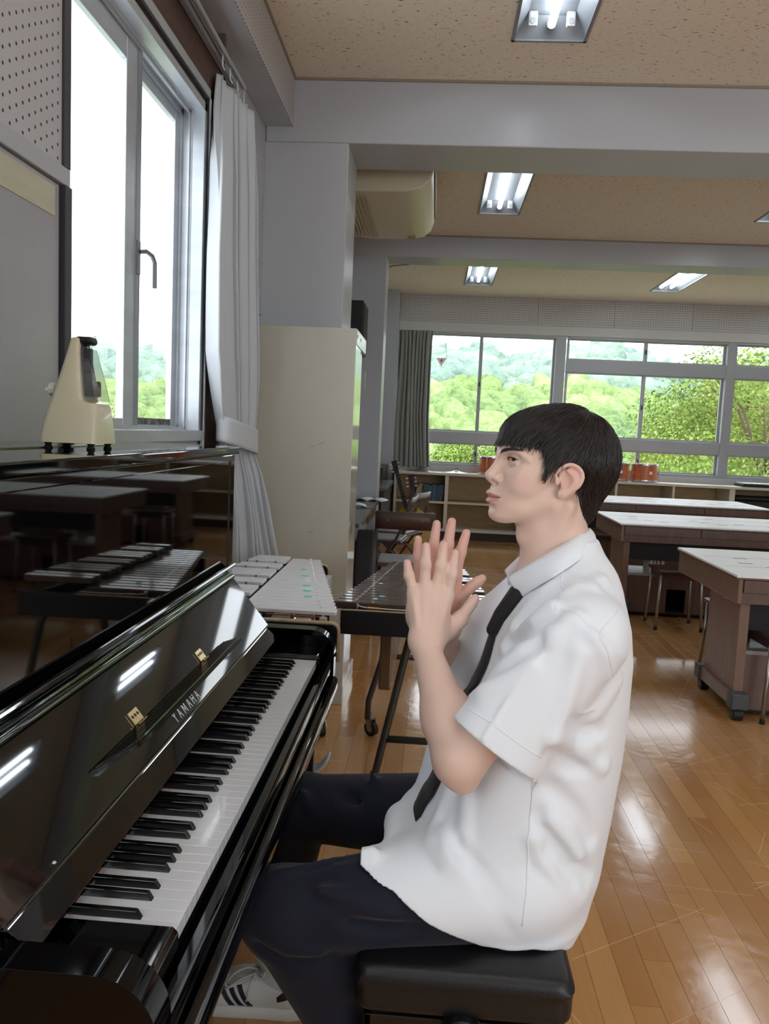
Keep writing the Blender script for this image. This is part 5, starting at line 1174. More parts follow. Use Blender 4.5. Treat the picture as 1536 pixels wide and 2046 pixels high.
# skull and face
hell(body, (2, 0, 40), (106, 74, 84), 1)
hell(body, (58, 0, 50), (61, 60, 50), .02)
hell(body, (60, 0, -2), (62, 59, 68), .02)
two(lambda s: hell(body, (78, s * 40, 4), (33, 22, 22), .018, tilt=-15))
two(lambda s: hell(body, (90, s * 30, -20), (30, 27, 26), .018))
two(lambda s: hcone(body, (40, s * 48, -46), (102, s * 16, -72), 15, 14, .02))
hell(body, (84, 0, -58), (46, 42, 26), .02)
hell(body, (116, 0, -73), (21, 21, 16), .014)
hell(body, (104, 0, -38), (33, 34, 28), .016)
hell(body, (92, 0, 34), (31, 46, 20), .014)
two(lambda s: hline(body, [(116, s * 8, 37), (112, s * 26, 43), (101, s * 46, 41), (90, s * 56, 30)], [6, 7, 7, 6], .010))
# eye sockets
two(lambda s: hell(body, (119, s * 32, 26), (15, 18, 11), .012, 's', turn=s * 22))
# nose
hcone(body, (117, 0, 32), (137, 0, -1), 6.5, 9, .010)
hell(body, (138, 0, -4), (11.5, 10, 9), .006)
two(lambda s: hell(body, (127, s * 11.5, -8), (11, 7, 8.5), .005))
hcone(body, (138, 0, -11), (126, 0, -20), 5, 6, .006)
two(lambda s: hell(body, (132.0, s * 8.0, -16.0), (7.2, 4.2, 5.6), .0025, 's', tilt=20))
two(lambda s: hline(body, [(124, s * 19.5, -3), (119, s * 19, -12)], [1.5, 1.5], .005, 's'))
# mouth
hline(body, [(122, 24, -42), (131, 17, -39), (137, 8, -35.5), (138.5, 2.5, -35.5), (137.8, 0, -36.5), (138.5, -2.5, -35.5), (137, -8, -35.5), (131, -17, -39), (122, -24, -42)], [2.5, 4, 5, 5, 4.6, 5, 5, 4, 2.5], .004)
hline(body, [(122, 23, -44), (131, 15, -48.5), (136.5, 7, -50.5), (137.4, 0, -51), (136.5, -7, -50.5), (131, -15, -48.5), (122, -23, -44)], [2.5, 4.5, 6, 6.2, 6, 4.5, 2.5], .004)
hline(body, [(123, 27, -41.5), (133.5, 17, -42.8), (141.5, 7, -42.6), (143, 0, -43.4), (141.5, -7, -42.6), (133.5, -17, -42.8), (123, -27, -41.5)], [1.2, 1.3, 1.4, 1.4, 1.4, 1.3, 1.2], .0028, 's')
hline(body, [(147, 0, -22), (146, 0, -30)], [3.2, 2.6], .006, 's')
hline(body, [(138, 8, -62), (141, 0, -60.5), (138, -8, -62)], [3, 3.5, 3], .010, 's')
# eyelids: a ball of skin with an almond opening
def eye(s):
    hell(body, (100, s * 31.5, 27), (14.3, 14.3, 14.0), .004)
    pts = [(113, s * 17.5, 24.6), (117, s * 23, 27.6), (117, s * 31, 28.9), (113, s * 39.5, 28.0), (107, s * 45, 26.4)]
    hline(body, pts, [1.2, 3.4, 4.4, 3.8, 1.3], .0012, 's')
    hline(body, [(109.5, s * 17, 30.5), (114.2, s * 24, 33.4), (114.2, s * 32, 34.0), (110.5, s * 41, 32.8), (103, s * 48, 29)], [1.0, 1.3, 1.3, 1.2, 1.0], .0022, 's')
    hline(body, [(110.5, s * 20, 19.5), (112.5, s * 30, 18.2), (108, s * 41, 20.2)], [1.6, 2.2, 1.6], .004)
two(eye)
# ears
def ear(s):
    hell(body, (22, s * 75, -4), (15, 5, 30), .006, tilt=-14, turn=s * -22)
    hx = [(45, 70, 3), (40, 77, 14), (30, 82, 22), (18, 86, 23), (6, 89, 15), (1, 90, 2), (6, 88, -12), (16, 84, -22), (27, 79, -30)]
    hell(body, (13, s * 82.5, 2), (13, 4.0, 22), .005, tilt=-14, turn=s * -22)
    hs_ = spline(hx, 30); hline(body, [(a, s * b, c) for a, b, c in hs_], list(np.interp(np.linspace(0, 1, 30), np.linspace(0, 1, 9), [2.6, 3.4, 3.7, 3.9, 4.1, 4.1, 4, 4, 4])), .003)
    hell(body, (31, s * 76, -30), (9, 4, 9), .008, turn=s * -20)
    hell(body, (27, s * 84.5, -6), (8, 6.2, 12), .004, 's', tilt=-12, turn=s * -22)
    hell(body, (27, s * 87, 10), (8, 4.5, 5), .004, 's', tilt=-30, turn=s * -22)
    hline(body, [(27, s * 82, 13), (17, s * 85, 4), (14, s * 85, -9), (21, s * 81, -20), (29, s * 78, -22)], [2.6, 3.2, 3.2, 3, 2.6], .004)
    hell(body, (42, s * 74.5, -7), (5, 4.5, 8), .006, turn=s * -30)
two(ear)
# neck and shoulders (shoulders lie under the shirt)
hcone(body, (8, 0, -50), (-14, 0, -175), 55, 60, .03)
hcone(body, (44, 0, -78), (14, 0, -170), 34, 46, .022)
two(lambda s: hcone(body, (8, s * 56, -52), (40, s * 14, -172), 12, 11, .016))
hell(body, (66, 0, -116), (10, 9, 12), .020)
body.cone((.575, .46, 1.075), (.575, .70, 1.075), .055, None, .05)
body.ell((.535, .58, .93), (.10, .15, .20), None, .06)
body.ell((.53, .58, .66), (.10, .14, .22), None, .06)
body.cone((.53, .48, .55), (.53, .68, .55), .085, None, .05)
# left arm (near) and right arm
LSJ = (.548, .405, 1.035); LEL = (0.3662, 0.3750, 0.8220); LWR = (0.2979, 0.5050, 0.9871)
body.cone(LSJ, LEL, .055, .041, .02)
body.cone(LEL, tuple(np.array(LEL) * .62 + np.array(LWR) * .38 + np.array([.004, 0, -.004])), .043, .0445, .02)
body.cone(tuple(np.array(LEL) * .68 + np.array(LWR) * .32), tuple(np.array(LEL) * .12 + np.array(LWR) * .88), .042, .0265, .02)
body.ell((0.3750, 0.3750, 0.7839), (.022, .022, .018), None, .02)
RSJ = (.55, .765, 1.035); REL = (.372, .815, .815); RWR = (0.3325, 0.6250, 0.9787)
body.cone(RSJ, REL, .055, .041, .02)
body.cone(REL, tuple(np.array(REL) * .6 + np.array(RWR) * .4), .042, .041, .02)
body.cone(tuple(np.array(REL) * .66 + np.array(RWR) * .34), tuple(np.array(REL) * .1 + np.array(RWR) * .9), .040, .026, .02)
# hands: metacarpals joined to a palm, fingers as tapered jointed chains
def hand(wr, fingers, thumb, side, palm_y):
    wr = np.array(wr); nails = []
    mc = [np.array(f[0]) for f in fingers]
    for i, m in enumerate(mc):
        s = wr + (mc[i] - mc[1]) * 0.42 + np.array([0, 0, 0.012])
        body.line([s, (s + m) / 2 + np.array([0, palm_y * .002, 0]), m], [.0165, .0155, .0128 if i < 3 else .0132], .016)
    body.ell((wr * 0.50 + (mc[0] + mc[2]) / 2 * 0.50) + np.array([0, palm_y * .010, 0]), (.036, .013, .040), None, .016)
    body.cone(wr + (mc[0] - mc[3]) * .11, wr - (mc[0] - mc[3]) * .13, .0215, None, .02)
    for m in mc:
        s = wr + (m - mc[1]) * .5 + np.array([0, -palm_y * .012, .012]); body.line([s * .75 + m * .25 + np.array([0, -palm_y * .006, 0]), s * .4 + m * .6 - np.array([0, palm_y * .0105, 0]), m - np.array([0, palm_y * .0095, 0])], [.003, .0042, .0045], .007)
    for i, f in enumerate(fingers):
        f = [np.array(p) for p in f]; r0 = (.0090, .0098, .0102, .0100)[i]
        n = len(f); rad = [r0 * 1.12, r0 * 1.04, r0 * 0.94, r0 * 0.80]
        q = [f[0], f[1], f[1] + (f[2] - f[1]) * .48, f[2] - (f[2] - f[1]) / np.linalg.norm(f[2] - f[1]) * rad[3]]
        body.line(q, rad, .0055)
        body.ell(f[1] - np.array([0, palm_y * .002, 0]), (r0 * 1.10, r0 * 1.08, r0 * 1.15), None, .005)
        body.ell(f[0] - np.array([0, palm_y * .004, 0]), (r0 * 1.25, r0 * 1.1, r0 * 1.3), None, .008)
        nails.append((q[3] - np.array([0, palm_y * rad[3] * .9, 0]), rad[3]))
    t = [np.array(p) for p in thumb]
    body.line([wr * .55 + t[0] * .45, t[0], t[1]], [.018, .0175, .0135], .018)
    tip = t[3] - (t[3] - t[2]) / np.linalg.norm(t[3] - t[2]) * .0085
    body.line([t[1], t[2], t[2] * .45 + tip * .55, tip], [.0125, .0112, .0112, .0085], .006)
    body.ell(t[1], (.0145, .013, .0145), None, .008)
    nails.append((tip - np.array([0, palm_y * .008, 0]), .009))
    return nails
LF = [[(0.2737, 0.5360, 1.0701), (0.2626, 0.5400, 1.1029), (0.2567, 0.5480, 1.1326)], [(0.2929, 0.5410, 1.0778), (0.2924, 0.5440, 1.1247), (0.2916, 0.5530, 1.1660)],
      [(0.3145, 0.5460, 1.0762), (0.3215, 0.5480, 1.1228), (0.3256, 0.5560, 1.1712)], [(0.3357, 0.5490, 1.0672), (0.3419, 0.5500, 1.1084), (0.3476, 0.5570, 1.1552)]]
LT = [(0.3390, 0.5400, 1.0005), (0.3616, 0.5520, 1.0220), (0.3792, 0.5560, 1.0481), (0.3932, 0.5600, 1.0702)]
nailsL = hand(LWR, LF, LT, 1, 1)
RF = [[(0.2820, 0.6060, 1.0823), (0.2760, 0.6030, 1.1279), (0.2754, 0.6000, 1.1714)], [(0.3037, 0.6040, 1.0977), (0.3059, 0.6010, 1.1514), (0.3105, 0.5980, 1.2037)],
      [(0.3278, 0.6020, 1.1024), (0.3336, 0.6000, 1.1579), (0.3395, 0.5970, 1.2101)], [(0.3504, 0.6010, 1.0969), (0.3585, 0.6000, 1.1427), (0.3694, 0.5980, 1.1893)]]
RT = [(0.3463, 0.6040, 1.0108), (0.3585, 0.5980, 1.0526), (0.3830, 0.5940, 1.0784), (0.4084, 0.5900, 1.1011)]
nailsR = hand(RWR, RF, RT, -1, -1)
# creases: left hand tendons and the elbow fold
for a, b in (((862,1215), (866,1240)), ((884,1212), (878,1236)), ((841,1205), (848,1228))): pass

SK = SDF()
def sk_mesh(name, f, lo, hi, h, m, parent, colour=None, rel=1):
    V, F = surface_net(f, lo, hi, h); V = relax(V, F, rel)
    o = raw_mesh(name, V - np.array(parent_off(parent)), F, m, True); o.parent = parent
    if colour is not None:
        c = colour(V); ca = o.data.color_attributes.new('skin', 'FLOAT_COLOR', 'POINT'); ca.data.foreach_set('color', np.concatenate([c, np.ones((len(c), 1))], 1).astype(np.float32).ravel())
    return o, V, F
def parent_off(q):
    off = Vector((0, 0, 0))
    while q is not None: off += q.location; q = q.parent
    return off
per = thing('person', (.42, .58, 0), 'person in white shirt and loose black tie seated at the piano, palms together', 'person')
SKIN = mat('skin', (226, 184, 164), 0.42, spec=0.4, sss=0.12, vcol='skin', bump=((900, 900, 900), 0.08, 0.0006))
L3 = lambda c: np.array(lin(c)[:3])
def skin_colour(V):
    base = L3((230, 197, 180)); C_ = np.repeat(base[None], len(V), 0)
    n = np.sin(V @ np.array([91, 57, 43.])) * np.sin(V @ np.array([37, -81, 63.])); C_ *= (1 + 0.02 * n)[:, None]
    Q = (V - HC) @ HA.T * 1000
    def paint(w, col): C_[:] = C_ * (1 - w[:, None]) + L3(col) * w[:, None]
    a, b, c = Q.T; near = np.abs(c) < 200
    def blob(ca, cb, cc, ra, rb, rc, soft=1.0):
        d = ((a - ca) / ra) ** 2 + ((np.abs(b) - cb) / rb) ** 2 + ((c - cc) / rc) ** 2; return np.clip((1.25 - d) / soft, 0, 1) * near
    paint(0.35 * blob(85, 48, -5, 32, 20, 22, 1.2), (226, 160, 146))
    paint(0.35 * blob(20, 84, -2, 28, 14, 36, 1.0), (222, 150, 134))
    ml = -43.4 + 0.8 * np.clip(np.abs(b) - 6, 0, 30) * 0.08
    up = np.clip((-30.5 - 0.30 * np.abs(b) - c) / 1.6, 0, 1) * np.clip((c - ml + 1.5) / 1.5, 0, 1); lo_ = np.clip((c + 57 - 0.32 * np.abs(b)) / 2, 0, 1) * np.clip((ml + 1.5 - c) / 1.5, 0, 1)
    lip = np.clip(up + lo_, 0, 1) * np.clip((24.5 - np.abs(b)) / 3, 0, 1) * (a > 118) * near
    paint(0.62 * lip, (192, 112, 112))
    paint(0.8 * np.clip((1.6 - np.abs(c - ml)) / 1.2, 0, 1) * np.clip((25 - np.abs(b)) / 2, 0, 1) * (a > 116) * near, (110, 52, 56))
    for s_, e_ in ((26.0, 0),):
        paint(0.30 * np.clip((1.2 - (((a - 112) / 9) ** 2 + ((np.abs(b) - 31) / 19) ** 2 + ((c - 27) / 8) ** 2)), 0, 1) * near, (190, 138, 120))
    # hair shadow stubble at sideburn and nape
    for cen, r in nailsL + nailsR:
        d = np.linalg.norm((V - cen), axis=1); paint(0.5 * np.clip((r * 0.95 - d) / 0.002, 0, 1), (238, 196, 184))
    for f in LF + RF:
        tip = np.array(f[2]); d = np.linalg.norm(V - tip, axis=1); paint(0.30 * np.clip(1 - d / 0.03, 0, 1), (232, 150, 138))
        for j in (0, 1):
            d = np.linalg.norm(V - np.array(f[j]), axis=1); paint(0.22 * np.clip(1 - d / 0.014, 0, 1), (206, 140, 122))
    hr = (np.linalg.norm(V - np.array((0.3369, 0.6020, 1.0960)), axis=1) < 0.13) & (V[:, 1] > 0.575) & (V[:, 2] > 0.99) & (V[:, 0] < HC[0] - .1)
    paint(0.35 * hr.astype(float), (238, 166, 150))
    return C_
ob, BV, BF = sk_mesh('body', body, (.20, .30, .44), (.80, .96, 1.46), .0021, SKIN, per, skin_colour, rel=1)
# eyes
EYW = mat('eye', (235, 232, 228), 0.08, spec=0.6, vcol='skin', coat=0.6)
bm = bmesh.new(); bmesh.ops.create_uvsphere(bm, u_segments=40, v_segments=32, radius=1); ev = np.array([v.co[:] for v in bm.verts]); ef = [[q.index for q in f.verts] for f in bm.faces]; bm.free()
for s in (1, -1):
    c = HL(100.3, s * 31.5, 27); g = np.array([math.cos(.3), .27, .05]); gaze = g @ HA; gaze /= np.linalg.norm(gaze)
    me = bpy.data.meshes.new('eye'); V = ev * .0127 + (c - np.array(parent_off(per))); me.from_pydata([tuple(p) for p in V], [], ef); me.update(); me.materials.append(EYW); me.polygons.foreach_set('use_smooth', [True] * len(me.polygons))
    o = bpy.data.objects.new('eye', me); COL.objects.link(o); o.parent = per
    d = np.degrees(np.arccos(np.clip(ev @ gaze, -1, 1))); col = np.where(d[:, None] < 13, L3((14, 10, 10)), np.where(d[:, None] < 31, L3((40, 25, 20)), L3((228, 222, 218))))
    ca = me.color_attributes.new('skin', 'FLOAT_COLOR', 'POINT'); ca.data.foreach_set('color', np.concatenate([col, np.ones((len(col), 1))], 1).astype(np.float32).ravel())
HAIRM = mat('dark_hair', (30, 25, 25), 0.34, spec=0.5); LASH = mat('lash', (26, 20, 20), 0.6)
mbl = MB()
for s in (1, -1):
    up = [(112.8, s * 17.5, 25.8), (115.5, s * 23, 30.0), (115.4, s * 31, 31.6), (111.8, s * 39.5, 30.4), (105.5, s * 46.5, 27.4)]
    mbl.tube([HL(*p) for p in up], [.0004, .0009, .0010, .0010, .0005], 6)
    for k in range(16):
        t = k / 15 * 3.999; i = int(t); f = t - i; p = np.array(up[i]) * (1 - f) + np.array(up[i + 1]) * f
        d = np.array([2.6, s * (k - 5) * 0.2, 1.6]); mbl.tube([HL(*p), HL(*(p + d * .6)), HL(*(p + d + [0, 0, 1.2]))], [.00022, .00018, .00008], 4, cap=False)
mbl.build('eyelashes', LASH, per)
mbb = MB(); r_ = np.random.default_rng(5)
for s in (1, -1):
    for k in range(330):
        t = r_.uniform(0, 1); b = 10 + 42 * t; cc = 40.5 + 6.5 * math.sin(min(1, t * 1.25) * 1.7) + r_.uniform(-3.6, 3.6) * (1 - .5 * t); a = 123.5 - 0.0092 * (b - 4) ** 2
        p = HL(a + 30, s * b, cc); dirn = -HA[0]       # drop the root on to the brow
        for _ in range(60):
            dd = float(body(p[None])[0]);
            if dd < 0.0004: break
            p = p + dirn * min(max(dd * .8, .0003), .003)
        e = (HA[1] * s * 0.95 - HA[0] * (0.25 + .4 * t) + HA[2] * (0.35 - 0.75 * t)); e /= np.linalg.norm(e); L = r_.uniform(.005, .009)
        q1 = p + e * L * .5 + HA[0] * .0011; q2 = p + e * L + HA[0] * .0005
        mbb.tube([p, q1, q2], [.00024, .0002, .00008], 4, cap=False)
mbb.build('eyebrows', mat('brow_hair', (70, 52, 48), 0.6), per)
# ---------------------------------------------------------------- hair
capv = SDF()
hell(capv, (2, 0, 42), (110, 82, 90), 1)
hell(capv, (58, 0, 70), (60, 64, 46), .02)
hell(capv, (-40, 0, 22), (70, 70, 78), .02)
hell(capv, (-38, 0, -45), (36, 50, 52), .02)
two(lambda s: hell(capv, (52, s * 66, 22), (26, 12, 34), .012))
HP = np.array([(150, 70), (130, 64), (121, 60), (108, 58), (96, 56), (86, 52), (78, 51), (70, 47), (66, 32), (65, 12), (63, -3), (60, 2), (54, 14), (48, 20), (30, 26), (14, 28), (-2, 18), (-6, 0), (-5, -16), (-10, -30), (-20, -50), (-26, -70), (-34, -88), (-48, -98), (-80, -92), (-150, -60), (-170, 60), (-100, 170), (60, 180), (150, 130)], float)
def poly_sdf(P2, poly):
    d = np.full(len(P2), 1e9); s = np.ones(len(P2)); n = len(poly)
    for i in range(n):
        a, b = poly[i], poly[i - 1]; e = b - a; w = P2 - a; t = np.clip(w @ e / (e @ e), 0, 1); d = np.minimum(d, ((w - t[:, None] * e) ** 2).sum(1))
        c1 = P2[:, 1] >= a[1]; c2 = P2[:, 1] < b[1]; c3 = e[0] * w[:, 1] > e[1] * w[:, 0]; fl = (c1 & c2 & c3) | (~c1 & ~c2 & ~c3); s = np.where(fl, -s, s)
    return s * np.sqrt(d)
def hair_cut(P): Q = (P - HC) @ HA.T * 1000; return poly_sdf(Q[:, [0, 2]], HP) / 1000 + .006 * np.clip((Q[:, 0] - 50) / 20, 0, 1)
capv.custom(hair_cut, HC, .3, .004, 'i')
hm, HV, HF = sk_mesh('hair', capv, HC - .2, HC + .2, .0028, HAIRM, per, None, 1)
# strands laid over the cap, combed away from the crown
r_ = np.random.default_rng(11); hn = normals_of(capv, HV); HQ = (HV - HC) @ HA.T * 1000
vis = np.flatnonzero((HQ[:, 0] > -200)); pick = r_.choice(vis, 12000); crown = HL(-52, 8, 118)
Ps = HV[pick] + hn[pick] * .0005; d0 = None; chain = [Ps]; Nn = hn[pick]; P = Ps.copy(); L = r_.uniform(.028, .062, len(P)); lift = r_.uniform(-.0004, .0032, len(P)); frontish = np.clip((HQ[pick, 0] - 20) / 60, 0, 1)
reach = r_.uniform(-.002, .006, len(P)) + r_.uniform(0, .009, len(P)) * frontish; jit = r_.normal(0, .10, (len(P), 3)); q0 = (P - HC) @ HA.T * 1000
for st_ in range(6):
    dr = P - crown; Q = (P - HC) @ HA.T * 1000
    flow = dr / np.maximum(np.linalg.norm(dr, axis=1), 1e-6)[:, None]
    flow = flow + HA[0] * (0.75 * np.clip((Q[:, 2] - 20) / 60, 0, 1) * np.clip((Q[:, 0] + 60) / 80, 0, 1))[:, None] - HA[2] * (0.55 + 0.5 * np.clip((Q[:, 0] - 60) / 40, 0, 1))[:, None] - HA[0] * (0.35 * np.clip((30 - Q[:, 2]) / 50, 0, 1) * np.clip((30 - Q[:, 0]) / 50, 0, 1))[:, None]
    off_ = np.clip((hair_cut(P) + .004) / .008, 0, 1)[:, None] * np.clip((Q[:, 0] - 40) / 30, 0, 1)[:, None]
    flow = flow * (1 - .75 * off_) - HA[2] * 1.1 * off_ + HA[0] * .18 * off_
    flow = flow - Nn * (flow * Nn).sum(1)[:, None] * (1 - off_) + jit; flow /= np.maximum(np.linalg.norm(flow, axis=1), 1e-6)[:, None]
    P = P + flow * (np.where(hair_cut(P) > reach, .0004, L / 6))[:, None]
    dd = seval(capv, P); g = normals_of(capv, P); far = np.abs(dd) < .02
    tgt = lift * math.sin(pi * min(1, (st_ + 1) / 5)) + .0004
    inside_poly = hair_cut(P) < 0.0005
    P = np.where((far & inside_poly)[:, None], P - g * (dd - tgt)[:, None], P); Nn = np.where((far & inside_poly)[:, None], g, Nn)
    chain.append(P.copy())
chain = np.stack(chain, 1); m_, k_ = chain.shape[:2]
T = np.gradient(chain, axis=1); T /= np.maximum(np.linalg.norm(T, axis=2), 1e-9)[..., None]; A_ = np.cross(T, Nn[:, None, :]); A_ /= np.maximum(np.linalg.norm(A_, axis=2), 1e-9)[..., None]; B2 = np.cross(A_, T)
wd_ = (np.array([.5, .85, 1, .95, .8, .55, .08]) * .00062)[None, :, None] * r_.uniform(.6, 1.4, (m_, 1, 1))
ring = np.stack([chain + A_ * wd_, chain + B2 * wd_ * .6, chain - A_ * wd_, chain - B2 * wd_ * .6], 2).reshape(-1, 3)
i_, j_, c_ = np.meshgrid(np.arange(m_), np.arange(k_ - 1), np.arange(4), indexing='ij'); b0_ = (i_ * k_ + j_) * 4
SF = np.stack([b0_ + c_, b0_ + (c_ + 1) % 4, b0_ + 4 + (c_ + 1) % 4, b0_ + 4 + c_], -1).reshape(-1, 4)
STRAND = mat('hair_strand', (38, 30, 28), 0.28, spec=0.6)
so_ = raw_mesh('hair_strands', ring - np.array(parent_off(per)), SF, STRAND, True); so_.parent = hm; so_['kind'] = 'stuff'

# ---------------------------------------------------------------- trousers
NAVY = mat('navy_cloth', (29, 31, 46), 0.75, spec=0.2, sheen=0.12, noise=((30, 30, 30), (24, 26, 39), 0.35, 0.7), bump=((700, 700, 700), 0.12, 0.0008))
tr = SDF()
LK = (0.0667, 0.4050, 0.5031); LH = (.47, .465, .560); LAK = (.265, .45, .13)
tr.cone(LH, LK, .098, .072, .03); tr.ell((0.0607, 0.4050, 0.5197), (.070, .066, .058), None, .03)
tr.cone(LK, LAK, .068, .055, .025)
tr.ell((.125, .415, .44), (.06, .058, .05), None, .03); tr.ell((.185, .425, .405), (.065, .058, .05), None, .04)
RK = (0.0336, 0.7900, 0.5129); RH = (.47, .70, .560); RAK = (-0.0089, 0.8050, 0.2372)
tr.cone(RH, RK, .098, .070, .03); tr.cone(RK, RAK, .070, .055, .025); tr.ell(RK, (.070, .066, .060), None, .03)
tr.ell((.52, .58, .575), (.125, .19, .105), None, .05)
# folds at the knees and lap
for pts, r, s in (([(0.0422, 0.3450, 0.4878), (0.0787, 0.3400, 0.4651), (0.1223, 0.3400, 0.4571), (0.1644, 0.3450, 0.4664)], .006, 's'), ([(0.0505, 0.3450, 0.4995), (0.0958, 0.3380, 0.4826), (0.1474, 0.3400, 0.4775)], .006, 'u'),
                  ([(0.1415, 0.3550, 0.5810), (0.2106, 0.3600, 0.5655), (0.2719, 0.3600, 0.5434)], .008, 'u'), ([(0.1953, 0.3550, 0.5309), (0.2470, 0.3600, 0.5230), (0.3070, 0.3600, 0.5281)], .007, 's'), ([(0.0651, 0.3900, 0.5863), (0.1429, 0.4000, 0.6083), (0.2213, 0.4100, 0.6248)], .0035, 'u'),
                  ([(0.1093, 0.7200, 0.6283), (0.1443, 0.7150, 0.5824), (0.2215, 0.7150, 0.5543)], .007, 's'), ([(0.1951, 0.7300, 0.6358), (0.2144, 0.7200, 0.5853), (0.2335, 0.7100, 0.5351)], .006, 'u'), ([(0.0452, 0.7200, 0.5841), (0.0921, 0.7150, 0.5218), (0.1588, 0.7100, 0.5068)], .007, 'u')):
    sg = .0035 if s == 'u' else -.0035
    tr.line([(p[0], p[1] + sg, p[2]) for p in pts], [r * .5] + [r * 1.25] * (len(pts) - 2) + [r * .4], .026, s)
tro, TV, TF_ = sk_mesh('trousers', tr, (-.12, .30, .06), (.72, .92, .72), .0042, NAVY, per, None, 2)

# ---------------------------------------------------------------- shirt
LV = np.array([(0.40, .60, .33, .19), (.435, .612, .30, .20), (.489, .637, .26, .21), (.582, .657, .240, .205), (.62, .662, .262, .202), (.65, .665, .300, .200), (.684, .669, .318, .197), (.784, .679, .352, .194), (.883, .683, .388, .196), (.97, .683, .418, .198), (1.03, .675, .438, .198), (1.07, .664, .462, .186), (1.10, .655, .478, .155), (1.13, .642, .492, .115), (1.16, .625, .505, .08), (1.19, .61, .515, .06)])
def torso(P):
    z = P[:, 2]; xb, xf, hw = (np.interp(z, LV[:, 0], LV[:, k]) for k in (1, 2, 3)); xc = (xb + xf) / 2; rx = (xb - xf) / 2; n = 2.35
    e = ((np.abs(P[:, 0] - xc) / rx) ** n + (np.abs(P[:, 1] - .58) / hw) ** n) ** (1 / n); return np.maximum((e - 1) * np.minimum(rx, hw) * .85, np.abs(z - .80) - .385)
shirt = SDF(); shirt.custom(torso, (.5, .58, .8), .5)
two(lambda s: shirt.cone((.585, .58 - s * .06, 1.105), (.562, .58 - s * .165, 1.045), .050, .058, .03))
shirt.line([(.50, .67, 1.05), (.437, .68, .98), (.402, .68, .86), (.372, .67, .75), (.345, .65, .64)], [.055, .060, .056, .052, .048], .03)
# left sleeve
SA = np.array((.560, .395, 1.050)); SB = np.array((0.4251, 0.3620, 0.8508))
shirt.econe(SA, SB, .074, .066, .087, .062, (0.4886, 0.3620, 0.8024) if False else (np.array((0.4886, 0.3620, 0.8024)) - np.array((0.3646, 0.3620, 0.9062))), .022)
shirt.ell((.566, .40, 1.048), (.070, .066, .062), None, .03)
RA = np.array((.555, .77, 1.045)); RB = np.array((.385, .815, .862))
shirt.econe(RA, RB, .072, .066, .082, .062, np.array((0.4886, 0.3620, 0.8024)) - np.array((0.3646, 0.3620, 0.9062)), .022); shirt.ell((.562, .765, 1.045), (.070, .066, .062), None, .03)
# shirt front lying over the left thigh
shirt.cone((.252, .475, .604), (.36, .44, .615), .008, .05, .035); shirt.cone((.250, .50, .598), (.27, .59, .60), .008, .03, .03)
